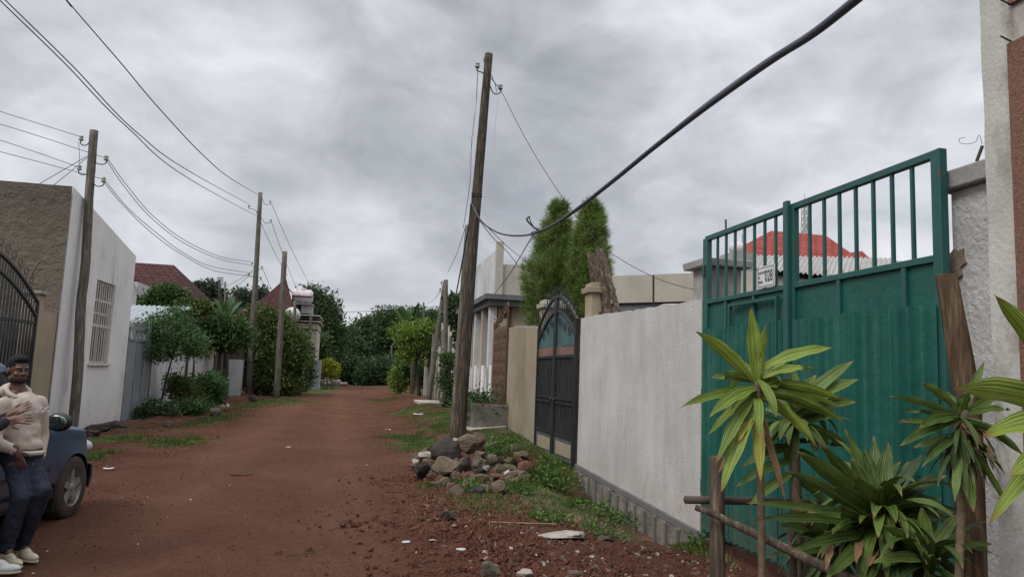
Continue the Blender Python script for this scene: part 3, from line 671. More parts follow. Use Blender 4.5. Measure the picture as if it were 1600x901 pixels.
# ---- grass and ground cover
def scatter(n, wfun, seed, area):
    g = np.random.default_rng(seed); o = []
    while len(o) < n:
        e = GE[g.integers(area[0], area[1])] if area else GE[g.integers(len(GE))]
        x = e[0]+g.normal()*e[2]*.62; y = e[1]+g.normal()*e[3]*.62
        if mn.noise(Vector((x*2.3, y*2.3, 1)))+.25 < g.random()*.55: continue
        o.append((x, y, G(x, y)))
    return np.array(o), g
def blades(name, mat, pts, g, h, wd, lean=.5):
    n = len(pts); d = unit(np.stack([g.normal(size=n)*lean, g.normal(size=n)*lean, np.ones(n)], 1)); s_ = unit(np.cross(d, g.normal(size=(n, 3))))
    return kind(quads(name, pts-np.array([0, 0, .01]), d, s_, h*(.5+g.random(n)), wd*(.6+.8*g.random(n)), M[mat]), 'stuff')
P_, g_ = scatter(26000, None, 1, (0, 8)); blades('grass', 'grass', P_, g_, .055, .012)
P_, g_ = scatter(22000, None, 2, (11, 24)); blades('grass', 'grass', P_, g_, .07, .02)
P_, g_ = scatter(5500, None, 3, (8, 11)); blades('grass', 'grass', P_, g_, .08, .009, .9)
P_, g_ = scatter(12000, None, 4, (8, 11)); P_ = P_+g_.normal(size=P_.shape)*np.array([.3, .5, 0]); P_ = np.array([(a, b, G(a, b)) for a, b, _ in P_]); blades('dry_straw', 'straw', P_, g_, .07, .007, 2.2)
# leafy weeds: each clump a plant
def weed(px, py, rpx, hpx, n, leaf, label, mat='weed', seed=1, group='weed clumps beside the wall and heap'):
    p = hit(px, py); d = depth(p); r_ = rpx*d/FPX; h_ = hpx*d/FPX
    t = thing('weed_plant', label, 'weed', p, group)
    crown('foliage', M[mat], [(p.x, p.y, p.z+h_*.45, r_, r_, h_*.55)], max(8, n//9), 9, leaf, t, clump_r=leaf*2.2, up=.5, aspect=.6, seed=seed, fill=.2)
    st = MB(); g = random.Random(seed)
    for i in range(8): st.tube([(p.x+g.uniform(-.3, .3)*r_, p.y+g.uniform(-.3, .3)*r_, p.z-.02), (p.x+g.uniform(-.7, .7)*r_, p.y+g.uniform(-.7, .7)*r_, p.z+h_*.8)], .004, 4)
    st.build('stem', M['small_tree'], t)
WD = [(778, 722, 24, 34, 420, .06, 'leafy bush growing out of the top right of the rubble heap'), (858, 762, 44, 34, 900, .06, 'broad bright green weed clump right of the heap'),
      (812, 772, 30, 20, 480, .05, 'low dark weed clump at the front right of the heap'), (745, 772, 30, 18, 340, .045, 'low weed clump in front of the heap, left side'),
      (716, 757, 22, 10, 150, .04, 'thin weed sprigs under the middle of the heap front'), (905, 800, 46, 18, 420, .05, 'sprawling weed patch between the heap and the plinth'),
      (968, 815, 40, 22, 480, .05, 'weed clump against the middle of the stone plinth'), (1010, 822, 34, 18, 300, .045, 'weed clump against the near end of the stone plinth'),
      (850, 815, 44, 14, 330, .045, 'low weed patch left of the long pale slab'), (795, 700, 34, 16, 420, .05, 'bright weeds along the foot of the tan wall'), (855, 728, 22, 16, 240, .05, 'weeds at the foot of the black gate'),
      (1093, 860, 16, 18, 130, .05, 'small weed by the corner of the green gate'), (760, 660, 40, 14, 240, .07, 'weeds before the concrete planter'), (670, 764, 22, 8, 100, .04, 'pale sprigs at the left front of the heap'),
      (940, 838, 60, 12, 330, .04, 'weed fringe above the flat grey slab')]
for i, a in enumerate(WD): weed(*a, seed=40+i)
for i, (px, py, w_) in enumerate([(168, 734, 14), (450, 700, 7), (297, 783, 4), (606, 672, 8), (634, 850, 12), (676, 847, 9), (720, 862, 16), (655, 648, 16), (503, 598, 8), (104, 745, 5), (455, 631, 6), (573, 728, 4)]):
    p = hit(px, py); d = depth(p); r_ = w_/2*d/FPX; g = random.Random(i)
    mb = MB(); mb.grid([[(p.x+r_*(u-.5)*2+g.uniform(-.2, .2)*r_, p.y+r_*(v_-.5)*1.6, p.z+.022+.25*r_*g.random()) for u in (0, .5, 1)] for v_ in (0, .5, 1)])
    tag(mb.build('litter', M['white_paper'], solid=.003), ['white paper scrap on the left side of the road near the car', 'small white scrap in the middle of the road', 'tiny white fleck on the near road left of centre', 'white scrap at the right verge edge before the grass', 'white scrap on the near red soil, left one of the pair', 'white scrap on the near red soil, right one of the pair', 'torn white scrap in the gravel under the dark half buried stone', 'white scrap on the grass before the papaya tree', 'white bag by the yellow shrubs', 'tiny scrap beside the car wheel', 'tiny pale scrap at the far left road edge', 'tiny pale fleck in the middle distance of the road'][i], 'litter')
p = hit(376, 744); tag(MB().tube(spline([p+Vector((-.16, 0, .03)), p+Vector((0, .02, .02)), p+Vector((.17, 0, .045))], 4), .014, 5).build('dry_leaf', M['plank']), 'curled dry brown leaf lying on the road', 'leaf')
p = hit(470, 870); tag(MB().tube(spline([p+Vector((-.14, -.05, .02)), p+Vector((0, 0, .03)), p+Vector((.13, .07, .02))], 4), .005, 5).build('twig', M['plank']), 'thin bent twig on the near road', 'twig')
p = hit(826, 824); tag(MB().tube([p+Vector((-.4, .12, .04)), p+Vector((0, 0, .05)), p+Vector((.32, 0, .04))], .008, 5).build('dry_stalk', M['straw']), 'pale dry stalk lying in the weeds before the slab', 'stalk')
# ================================================================== right side of the street (frontage plane x = 3.9)
def wallplane(X, Y0, Y1, z00, z01, z10, z11, th=.2, wav=0, ny=24, seed=0):
    """wall along the street: bottom z00 (at Y0)->z01 (at Y1), top z10->z11, slightly uneven top"""
    mb = MB(); rows = []
    for s_ in (0, 1):
        pass
    P = []
    for i in range(ny+1):
        t = i/ny; y = Y0+(Y1-Y0)*t; zb = z00+(z01-z00)*t; zt = z10+(z11-z10)*t+(mn.noise(Vector((y*2.5, seed, 0)))*wav)
        P.append([(X, y, zb), (X, y, zt), (X+th, y, zt+.01), (X+th, y, zb)])
    mb.grid(P, closed=True); mb.f.append((0, 1, 2, 3)); k = ny*4; mb.f.append((k+3, k+2, k+1, k)); return mb
# --- white boundary wall with stone plinth
t = thing('boundary_wall', 'rough white plastered boundary wall with grey banded stone plinth between black gate and green gate', 'wall', (3.9, 7.95, 0))
wallplane(3.9, 7.93, 12.66, .02, .18, 2.66, 2.77, .2, .05, 60, 3).build('wall', M['white_wall'], t)
mb = MB(); mb.hexa([(3.86, 7.93, -.035), (3.898, 7.93, -.035), (3.898, 12.66, .13), (3.86, 12.66, .13), (3.86, 7.93, .055), (3.898, 7.93, .055), (3.898, 12.66, .22), (3.86, 12.66, .22)])
mb.build('plinth_band', M['plinth_band'], t, bevel=.008)
mb = MB(); y = 8.0
while y < 12.5:
    zt = -.035+(y-7.93)*.034; mb.hexa([(3.815, y, zt-.5), (3.868, y, zt-.5), (3.868, y+.05, zt-.5), (3.815, y+.05, zt-.5), (3.815, y, zt+.0), (3.868, y, zt+.0), (3.868, y+.05, zt+.0), (3.815, y+.05, zt+.0)]); y += .34
mb.build('plinth_ribs', M['plinth_band'], t)
P = [[(3.845+.03*mn.noise(Vector((0, (7.93+4.73*i/60)*4, j*3.))), 7.93+4.73*i/60, -.55+(.525+(4.73*i/60)*.034)*j/6) for j in range(7)] for i in range(61)]
MB().grid(P).build('plinth_stone', M['plinth_stone'], t, smooth=True)
# --- green gate
GX = 3.9; gy0, gy1, gm = 4.30, 7.80, 6.10
zt, zr, zc, zb = 3.38, 2.64, 2.30, .08
t = thing('green_gate', 'tall green metal double gate with open bars on top and corrugated sheet below', 'gate', (GX, gy0, 0))
def gframe(y0, y1, nb, leaf):
    b_ = .055
    mb = MB(); mb.box(GX-.03, GX+.03, y0, y0+.06, zb, zt); mb.box(GX-.03, GX+.03, y1-.06, y1, zb, zt)
    mb.box(GX-.028, GX+.028, y0+.06, y1-.06, zt-.055, zt); mb.box(GX-.028, GX+.028, y0+.06, y1-.06, zr-.05, zr); mb.box(GX-.028, GX+.028, y0+.06, y1-.06, zb, zb+.06)
    fr = mb.build('frame', M['green_frame'], leaf, bevel=.005)
    for i in range(nb):
        y = y0+.06+(y1-y0-.12)*(i+1)/(nb+1)
        MB().box(GX-.013, GX+.013, y-.013, y+.013, zr, zt-.05).build('bar', M['green_frame'], leaf, bevel=.003)
    MB().box(GX+.004, GX+.008, y0+.05, y1-.05, zc-.06, zr-.04).build('flat_panel', M['green_paint'], leaf)
    # corrugated sheet
    P = []; n = int((y1-y0-.05)/.012)
    for i in range(n+1):
        y = y0+.025+(y1-y0-.05)*i/n; ph = (y/.118) % 1
        o = 0 if ph < .62 else (.028*min(1, (ph-.62)/.08)*min(1, (1-ph)/.08))
        o += .004*mn.noise(Vector((y*2, 0, leaf['_o'][1])))
        jag = .012*mn.noise(Vector((y*9, 4, 0)))
        P.append([(GX-.034-o, y, zb+.03), (GX-.034-o-.004*mn.noise(Vector((y, 9, 2))), y, (zb+zc)/2), (GX-.034-o, y, zc+jag)])
    MB().grid(P).build('corrugated_sheet', M['green_paint'], leaf, solid=.0015)
    for f in ((.28, .62) if leaf['_o'][1] > 6 else (.38, .80)):
        y = y1-(y1-y0)*f if leaf['_o'][1] < 6 else y1-(y1-y0)*(f)
        MB().box(GX-.024, GX+.002, y-.022, y+.022, zc-.04, zr-.05).build('stiffener', M['green_frame'], leaf, bevel=.003)
for (y0, y1) in ((gy0, gm-.012), (gm+.012, gy1)):
    lf = bpy.data.objects.new('gate_leaf', None); COL.objects.link(lf); lf.parent = t; lf.location = (0, y0-gy0, 0); lf['_o'] = (GX, y0, 0)
    gframe(y0, y1, 7, lf)
    if y0 > 6:   # wicket door outline in the far leaf
        mb = MB(); a, b = gy1-.62, gm+.16
        mb.box(GX-.066, GX-.030, a-.02, a+.01, zb+.05, zr-.10); mb.box(GX-.066, GX-.030, b-.0, b+.02, zb+.05, zr-.10); mb.box(GX-.066, GX-.030, b+.02, a-.02, zr-.13, zr-.10)
        mb.build('wicket_frame', M['green_frame'], lf)
MB().box(GX-.072, GX-.032, gm-.035, gm+.035, zb, zt+.03).build('meeting_strip', M['green_frame'], t, bevel=.004)
mb = MB(); mb.tube([(GX-.085, gm-.14, 1.25), (GX-.085, gm+.14, 1.25)], .012, 8); mb.box(GX-.07, GX-.05, gm-.06, gm+.02, 1.18, 1.24); mb.build('bolt', M['iron'], t)
for z_ in (.5, 1.5, 2.9): MB().tube([(GX-.05, gy1-.01, z_), (GX-.05, gy1-.01, z_+.14)], .018, 8).build('hinge', M['green_frame'], t)
MB().box(GX-.02, GX+.06, gy1, gy1+.07, 0, zt-.02).build('hinge_post', M['green_frame'], t, bevel=.004)
MB().box(GX-.035, GX+.03, gy0-.03, gy0-.003, 0, zt).build('hinge_post', M['green_frame'], t, bevel=.006)
# --- number plate
def textmesh(body, size, mat, name, parent, Mx, extrude=.0008, outline=False, sx=1):
    c = bpy.data.curves.new('t', 'FONT'); c.body = body; c.size = size; c.extrude = extrude; c.align_x = 'LEFT'; c.offset = .0
    if outline:
        c.fill_mode = 'NONE'; c.bevel_depth = outline; c.extrude = 0
    o = bpy.data.objects.new('t', c); COL.objects.link(o); bpy.context.view_layer.update()
    me = bpy.data.meshes.new_from_object(o.evaluated_get(bpy.context.evaluated_depsgraph_get())); bpy.data.objects.remove(o)
    me.transform(Matrix.Scale(sx, 4, (1, 0, 0))); me.transform(Mx); me.materials.clear(); me.materials.append(mat)
    q = bpy.data.objects.new(name, me); COL.objects.link(q); q.parent = parent; q['_o'] = parent['_o']; return q
a_ = at(1184, 451, X=GX-.05); b_ = at(1211, 445, X=GX-.05)
y_l, y_r = a_.y, b_.y; zs0, zs1 = a_.z, a_.z+.21
t = thing('number_plate', 'white house number plate reading 028 tied to the bars of the green gate', 'sign', (GX-.05, y_r, zs0))
MB().box(GX-.052, GX-.048, y_r, y_l, zs0, zs1).build('plate', M['sign_white'], t, bevel=.001)
W_ = y_l-y_r
mb = MB(); e = .012
for (q0, q1, r0_, r1_) in ((y_r+e, y_l-e, zs0+e, zs0+e+.004), (y_r+e, y_l-e, zs1-e-.004, zs1-e), (y_r+e, y_r+e+.004, zs0+e, zs1-e), (y_l-e-.004, y_l-e, zs0+e, zs1-e)): mb.box(GX-.0545, GX-.0525, q0, q1, r0_, r1_)
mb.build('border', M['print_black'], t)
def tm(yoff, zoff):   # text x axis runs toward -Y (left to right for a viewer in the street)
    return Matrix(((0, 0, -1, -.0045), (-1, 0, 0, (y_l-y_r)-yoff), (0, 1, 0, zoff), (0, 0, 0, 1)))
textmesh('028', .16, M['print_black'], 'digits', t, tm(W_*.44, .055), sx=W_*.5/.27)
for k, s_ in enumerate(('010-05', 'H. K', 'AAR WOO')): textmesh(s_, .036, M['print_black'], 'small_print', t, tm(W_*.07, .045+.045*k), sx=W_*.33/.13*(.5 if k == 1 else 1)*.9)
# --- gate post pillars
def pillar(x0, x1, y0, y1, z0, z1, over, ch, mat, capm, name, label, extra=0):
    t = thing(name, label, 'pillar', ((x0+x1)/2, (y0+y1)/2, z0))
    P = []; n = 10
    for j in range(n+1):
        z = z0+(z1-z0)*j/n; w = lambda k: .012*mn.noise(Vector((k*5., z*2, x0)))
        P.append([(x0+w(1), y0+w(2), z), (x1+w(3), y0+w(4), z), (x1+w(5), y1+w(6), z), (x0+w(7), y1+w(8), z)])
    mb = MB(); mb.grid(P, closed=True); mb.f.append(tuple(n*4+i for i in range(4))); mb.build('shaft', M[mat], t, bevel=.015)
    mb = MB(); o = over
    mb.hexa([(x0-o, y0-o, z1), (x1+o, y0-o, z1), (x1+o, y1+o, z1), (x0-o, y1+o, z1), (x0-o-.01, y0-o-.01, z1+ch), (x1+o+.01, y0-o-.01, z1+ch), (x1+o+.01, y1+o+.01, z1+ch), (x0-o-.01, y1+o+.01, z1+ch)])
    if extra: mb.box(x0-o+.05, x1+o-.05, y0-o+.05, y1+o-.05, z1+ch, z1+ch+extra)
    mb.build('cap', M[capm], t, bevel=.012); return t
gp = pillar(4.03, 4.6, 3.90, 4.36, -.1, 3.10, .07, .13, 'pillar_plaster', 'concrete', 'gate_pillar', 'white plastered gate pillar with concrete cap and a brown bare patch, right of the green gate')
tag(MB().tube([at(1526, 252, X=4.0), at(1535, 228, X=4.02)], .012, 6).build('rebar', M['rust_brown']), 'short bent steel bar sticking out of the cap of the right gate pillar', 'rebar')
tag(MB().tube(spline([at(x_, y_, X=4.0) for x_, y_ in ((1535, 226), (1530, 211), (1524, 222), (1510, 225), (1500, 223), (1499, 217), (1508, 215))], 5), .0018, 5).build('wire_curl', M['wire']), 'thin curled wire above the right gate pillar against the sky', 'wire')
tp = pillar(3.99, 4.42, 7.95, 8.35, -.05, 3.06, .09, .09, 'concrete', 'concrete', 'gate_pillar', 'bare concrete pillar with flat cap behind the far end of the green gate')
tag(MB().tube([at(1135, 392, Y=8.1), at(1134, 343, Y=8.12)], .012, 6).build('rebar', M['rust_brown']), 'upright rusty rod standing on the concrete pillar cap', 'rebar')
# --- near house on the right edge
t = thing('house', 'house corner with white plaster edge and brown pebble-dash wall at the right edge', 'house', (3.9, 3.0, -.1))
P = []
for j in range(41):
    z = -.1+6.2*j/40; e = .014*mn.noise(Vector((0, 3, z*3)))+.006*mn.noise(Vector((0, 3, z*14)))
    P.append([(3.86, 3.885+e, z), (3.86, 3.78+.5*e, z), (3.86, 3.70, z), (3.86, 3.0, z), (3.86, 1.0, z), (5.5, 1.0, z), (5.5, 3.90, z), (4.4, 3.875+e, z)])
mb = MB(); mb.grid(P, closed=True); mb.f.append(tuple(40*8+i for i in range(8))); mb.build('wall', M['house_plaster'], t)
MB().box(3.835, 3.857, 1.4, 3.675, .5, 3.86).build('pebbledash_panel', M['pebbledash'], t, bevel=.006)
MB().box(3.835, 3.857, 1.4, 3.655, 4.10, 5.9).build('pebbledash_panel', M['pebbledash'], t, bevel=.006)
for py in (5, 62):
    a = at(1564, py-5, X=3.72); b = at(1580, py+3, X=3.85); tag(MB().tube([a, b], .006, 6).build('nail', M['rust_brown']), ('upper' if py == 5 else 'lower')+' of the two rusty nails sticking out of the white house corner', 'nail')
# patch of bare render on the pillar
bo = [(1476, 392), (1483, 398), (1490, 388), (1497, 392), (1504, 388), (1503, 400), (1508, 410), (1499, 418), (1502, 430), (1494, 436), (1496, 452), (1488, 462), (1478, 470), (1472, 440)]
bp0 = [at(x_, y_, X=4.012) for x_, y_ in bo]; mb = MB(); mb.add([tuple(p) for p in bp0]+[(p.x+.02, p.y, p.z) for p in bp0], [tuple(range(14)), tuple(range(14, 28))[::-1]]+[(i, (i+1) % 14, 14+(i+1) % 14, 14+i) for i in range(14)])
mb.build('bare_patch', M['bare_render'], gp)
P = []
for i in range(9):
    P.append([(3.936, 4.30-.33*i/8+.0*j, 2.35+(.62-.35*abs(i-3)/5)*(j/6)*1.0+.05*mn.noise(Vector((i, j, 0)))-.25*(i/8)) for j in range(7)])
# --- black arched gate
t = thing('black_gate', 'black arched double gate with green sheet panels, spikes and scrollwork', 'gate', (3.9, 12.72, .1))
y0, y1 = 12.72, 15.62; ym = (y0+y1)/2; zs = 2.72; za = 3.30; zb_ = .12
def arch(y, lo=zs, hi=za): 
    u = (y-ym)/((y1-y0)/2); return lo+(hi-lo)*(max(0, 1-abs(u)**1.7))
X = 3.86
mb = MB()
for y in (y0+.05, ym-.045, ym+.045, y1-.05): mb.box(X-.03, X+.03, y-.035, y+.035, zb_, arch(y)-.02)
for z in (.16, .62, 1.22, 1.30, 2.10): mb.box(X-.022, X+.022, y0+.08, ym-.08, z-.025, z+.025); mb.box(X-.022, X+.022, ym+.08, y1-.08, z-.025, z+.025)
for hi_, off in ((za, 0), (za, -.30)):
    pts = [(X, y0+.03+(y1-y0-.06)*i/28, arch(y0+.03+(y1-y0-.06)*i/28)+off) for i in range(29)]
    for a, b in zip(pts[:-1], pts[1:]): mb.beam(a, b, .05, .045, (1, 0, 0))
mb.build('frame', M['black_paint'], t)
mb = MB(); mb.box(X+.0, X+.004, y0+.08, y1-.08, .16, 2.1); 
mb = MB()
pts = [y0+.06+(y1-y0-.12)*i/28 for i in range(29)]
mb.grid([[(X+.012, y, 2.30), (X+.012, y, arch(y)-.30)] for y in pts]); mb.build('arch_panel', M['gate_green'], t, solid=.003)
MB().box(X-.004, X+.010, y0+.08, y1-.08, 2.12, 2.28).build('red_panel', M['gate_red'], t)
MB().box(X+.004, X+.010, y0+.08, y1-.08, .18, .60).build('lower_panel', M['gate_low'], t)
MB().box(X+.022, X+.026, y0+.08, y1-.08, .62, 2.08).build('backing_sheet', M['gate_back'], t)
for q in (y0+.2, ym+.2): MB().box(X-.012, X+.0, q, q+1.0, .26, .50).build('kick_plate', M['tan_wall'], t, bevel=.006)
mb = MB()
for i in range(26):
    y = y0+.12+(y1-y0-.24)*i/25; mb.box(X-.010, X+.010, y-.010, y+.010, .62, 2.08)
mb.build('bars', M['black_paint'], t)
mb = MB()
for i in range(24):
    y = y0+.10+(y1-y0-.2)*i/23; mb.box(X-.008, X+.008, y-.008, y+.008, arch(y)-.29, arch(y)-.02)
mb.build('arch_pickets', M['black_paint'], t)
mb = MB()
for i in range(15):
    y = y0+.12+(y1-y0-.24)*i/14; MB().tube([(X, y, arch(y)-.01), (X, y, arch(y)+.16), (X, y, arch(y)+.24)], [.010, .014, .001], 5).build('spike', M['black_paint'], t)
mb = MB()
for s_ in (-1, 1):
    for k in range(3):
        cy = ym+s_*(.3+.34*k); cz = 2.55+.10*(2-k)
        MB().tube([(X-.012, cy+s_*.11*(1-i/22)*math.cos(i*.5), cz+.11*(1-i/22)*math.sin(i*.5)) for i in range(18)], .009, 5).build('scroll', M['black_paint'], t)
mb = MB()
for y in (ym-.11, ym+.11): mb.ell((X-.04, y, 1.26), (.02, .05, .05))
mb.build('handle', M['iron'], t)
pillar(3.98, 4.36, 12.36, 12.70, 0, 3.20, .055, .10, 'tan_wall', 'tan_wall', 'gate_pillar', 'tan pillar with stepped cap between the black gate and the white wall', .08)
pillar(3.98, 4.40, 15.66, 16.05, 0, 3.20, .06, .10, 'tan_wall', 'beige_wall', 'gate_pillar', 'tan pillar with stepped cap at the far side of the black gate', .08)
# --- planks leaning behind the wall
PL = [(935, 492, 923, 395), (940, 492, 930, 405), (946, 489, 936, 388), (953, 488, 931, 400), (950, 490, 941, 396), (966, 489, 944, 405)]
for i, (xa, ya, xb, yb) in enumerate(PL):
    a = at(xa, ya, Y=12.45-.1*i); b = at(xb, yb, Y=12.9-.1*i); d = (a-b).normalized(); a2 = a+d*(.0+a.z+.1)*.0+d*2.6
    tag(MB().beam(a2, b, .10 if i % 2 else .13, .03, (0, 1, 0)).build('timber_plank', M['plank'], bevel=.004), 'weathered rough plank leaning upright behind the white wall beside the tan pillar', 'plank', 'planks leaning behind the white wall')
# --- tan wall, brown ornate gate
t = thing('boundary_wall', 'plain tan plastered wall between black gate and rusty brown gate', 'wall', (3.9, 15.7, 0))
wallplane(3.9, 15.68, 19.0, .0, .2, 2.76, 2.95, .18, .03, 20, 8).build('wall', M['tan_wall'], t)
mb = MB(); g = random.Random(4)
for i in range(26):
    y = 15.75+3.1*i/26; z_ = 2.76+.19*i/26; mb.hexa([(4.0+g.uniform(-.05, .05), y, z_-.02), (4.04, y, z_-.02), (4.04, y+.05, z_-.02), (4.0, y+.05, z_-.02), (4.01, y+.01, z_+.05+.04*g.random()), (4.015, y+.01, z_+.05), (4.015, y+.02, z_+.05), (4.01, y+.02, z_+.06)])
mb.build('broken_glass', M['old_zinc'], t)
t = thing('brown_gate', 'rusty brown ornate metal gate with raised squares and a curled top', 'gate', (3.9, 19.05, .3))
y0, y1 = 19.05, 21.0; X = 3.88
mb = MB(); mb.box(X-.02, X+.02, y0, y1, .35, 3.0); mb.build('sheet', M['brown_gate'], t)
mb = MB()
for i in range(5):
    for j in range(8):
        y = y0+.06+i*.38; z = .42+j*.325; mb.hexa([(X-.021, y, z), (X-.021, y+.33, z), (X-.021, y+.33, z+.27), (X-.021, y, z+.27), (X-.036, y+.08, z+.07), (X-.036, y+.25, z+.07), (X-.036, y+.25, z+.20), (X-.036, y+.08, z+.20)])
mb.build('raised_panels', M['brown_gate'], t)
mb = MB()
for k in range(7):
    u = k/6; cy = y0+.1+1.75*u; cz = 3.05+.45*math.sin(math.pi*(1-u)*.55+.1)*(1-u*.7)
    mb.tube([(X, cy+.16*(1-i/24)*math.cos(i*.45+k), cz+.16*(1-i/24)*math.sin(i*.45+k)) for i in range(20)], .022, 5)
mb.tube(spline([(X, y0+.02, 3.0), (X, y0+.05, 3.55), (X, y0+.5, 3.5), (X, y1-.5, 3.15), (X, y1, 3.0)], 6), .03, 6)
mb.build('scroll_crest', M['brown_gate'], t)
pillar(3.9, 4.25, 21.05, 21.4, .2, 3.3, .0, .03, 'tan_wall', 'tan_wall', 'gate_pillar', 'slim brown pillar at the far side of the rusty gate')
# --- beige outbuilding behind the white wall
t = thing('outbuilding', 'long low beige flat-roofed building behind the white wall and tan pillar', 'building', (5, 17, 0))
a = at(948, 436, Y=17); b = at(1100, 455, Y=14.8)
mb = MB(); mb.hexa([(a.x, 17, 0), (b.x+1, 14.4, 0), (b.x+1, 17.6, 0), (a.x, 19.5, 0), (a.x, 17, a.z-.62), (b.x+1, 14.4, a.z-.62), (b.x+1, 17.6, a.z-.62), (a.x, 19.5, a.z-.62)]); mb.build('lower_wall', M['dark_concrete'], t)
o = .12
mb = MB(); mb.hexa([(a.x, 17-o, a.z-.6), (b.x+1, 14.4-o, a.z-.6), (b.x+1, 17.6, a.z-.6), (a.x, 19.5, a.z-.6), (a.x, 17-o, a.z+.06), (b.x+1, 14.4-o, a.z+.02), (b.x+1, 17.6, a.z), (a.x, 19.5, a.z)]); mb.build('parapet', M['beige_wall'], t)
tag(MB().tube([at(1021, 480, Y=14), at(1021, 430, Y=14)], .02, 6).build('steel_rod', M['iron']), 'single upright steel rod above the white wall against the beige building', 'rod')
# --- portico house
t = thing('portico_house', 'white and grey house with flat grey roof slab, columned porch and blank upper parapet', 'house', (4.6, 24, .4))
HX, HY = 4.6, 24.6
zf0, zf1 = 4.0, 4.38
MB().box(HX+.05, 12, HY, 33, .2, zf0).build('wall', M['tan_wall'], t)
mb = MB(); mb.box(HX-.35, 12.2, HY-.35, 33.2, zf0, zf0+.2); mb.box(HX-.5, 12.3, HY-.5, 33.3, zf0+.2, zf1); mb.build('roof_slab', M['dark_concrete'], t, bevel=.01)
mb = MB(); mb.box(HX-.02, HX+.15, HY+.05, 30.5, zf1, 6.02); mb.build('parapet', M['far_white'], t)
mb = MB(); mb.box(HX-.12, HX+.12, HY-.2, HY+.04, zf1, 6.2); mb.build('parapet_post', M['beige_wall'], t)
mb = MB(); mb.box(HX+.12, 8.5, HY-.1, HY+.1, zf1, 5.45); mb.build('parapet_wall', M['beige_wall'], t)
for k, y in enumerate((24.55, 26.0, 27.6, 29.4)):
    MB().box(HX-.25, HX+.0, y, y+.28, .4, zf0).build('column', M['far_white'] if k % 2 == 0 else M['beige_wall'], t, bevel=.01)
    MB().box(HX-.02, HX+.03, y+.3, y+1.2, .4, zf0-.1).build('grey_panel', M['grey_paint'], t)
MB().box(HX+.2, HX+.5, HY-.07, HY-.02, .4, zf0).build('drain_pipe', M['rust_brown'], t)
f = MB().box(HX+1.15, HX+2.0, HY-.05, HY-.01, 2.95, 3.75).build('window', M['glass_dark'], t)
mb = MB(); x_ = HX+1.15
for q in (0, .27, .55, .81): mb.box(x_+q, x_+q+.04, HY-.08, HY-.055, 2.95, 3.75)
mb.box(x_, x_+.85, HY-.084, HY-.056, 3.72, 3.78); mb.build('window_bars', M['rust_brown'], f)
# railing / low blue-white fence of the porch
t = thing('porch_fence', 'low pale blue and white picket fence in front of the porch house', 'fence', (4.1, 22.5, .4))
for i in range(9): MB().box(4.15, 4.2, 22.0+i*.75, 22.0+i*.75+.40, .4, 1.9+.1*(i % 2)).build('fence_board', M['blue_white'] if i % 2 else M['far_white'], t)
MB().box(4.21, 4.25, 22, 28.8, 1.4, 1.5).build('rail', M['grey_paint'], t)
t = thing('planter', 'low dark concrete planter box beside the rusty brown gate', 'planter', (3.3, 21.6, .4))
a = at(738, 664, z=.42); b = at(777, 662, z=.42)
mb = MB(); mb.box(a.x, b.x+.2, a.y, a.y+.9, .3, .95); mb.build('box', M['dark_cement'], t, bevel=.02); MB().box(a.x+.06, b.x+.14, a.y+.06, a.y+.84, .95, .97).build('soil', M['clod'], t)
for i, (px, lb) in enumerate(((740, 'dark leafy shrub in the planter, nearer the pole'), (765, 'dark leafy shrub in the planter, nearer the brown gate'))):
    p = at(px, 640, Y=a.y+.45); tt = thing('shrub', lb, 'shrub', p); crown('foliage', M['dark_tree'], [(p.x, p.y, p.z+.15, .45, .45, .35)], 26, 14, .10, tt, seed=60+i); MB().tube([(p.x, p.y, .95), (p.x, p.y, p.z+.1)], .02, 5).build('stem', M['bark'], tt)
o = tag(MB().hexa([(2.9, 18.3, .1), (3.85, 18.6, .1), (3.86, 21.0, .1), (2.7, 20.6, .1), (2.9, 18.3, .345), (3.85, 18.6, .43), (3.86, 21.0, .46), (2.7, 20.6, .37)]).build('concrete_slab', M['beige_wall'], bevel=.01), 'pale concrete apron slab in front of the rusty brown gate', 'slab')
a = hit(655, 632); b = hit(702, 632); tag(MB().box(a.x, b.x, a.y, a.y+3, G(b.x, a.y)-.15, G(b.x, a.y+1)+.01).build('concrete_slab', M['beige_wall']), 'pale concrete strip on the right verge behind the thin poles', 'slab')
tag(rock_mb(at(728, 655, Y=20.2), (.32, .25, .42), 77).build('rock', M['rock_red'], smooth=True), 'reddish rock standing beside the planter, right of the tall pole', 'rock')
# --- houses further along on the right
t = thing('boundary_wall', 'white panelled street wall with dark gate sheets receding behind the thin poles', 'wall', (4.3, 31, .3))
MB().box(4.4, 4.6, 31, 48, .0, 2.9).build('wall', M['far_white'], t)
for i in range(9):
    y = 31+i*1.9; MB().box(4.25, 4.398, y, y+.35, .0, 3.05).build('pilaster', M['cream'], t)
    if i in (1, 4, 6): MB().box(4.33, 4.396, y+.5, y+1.7, .1, 2.7).build('gate_sheet', M['dark_concrete'], t)
mb = MB()
t = thing('cream_house', 'cream weathered house with flat roof seen between the thin poles and the tall pole', 'house', (5.5, 32, .3))
MB().box(4.9, 12, 34, 44, .2, 5.0).build('wall', M['cream'], t); MB().box(4.7, 12.2, 33.8, 44.2, 5.0, 5.25).build('roof_slab', M['concrete'], t)
for y in (35.5, 38.5, 41.5):
    f = MB().box(4.86, 4.898, y, y+1.1, 1.6, 3.4).build('window', M['glass_dark'], t); MB().box(4.83, 4.86, y-.1, y+1.2, 1.45, 1.6).build('sill', M['concrete'], f)
f = MB().box(5.3, 6.0, 33.95, 33.995, 2.0, 3.6).build('window', M['glass_dark'], t)
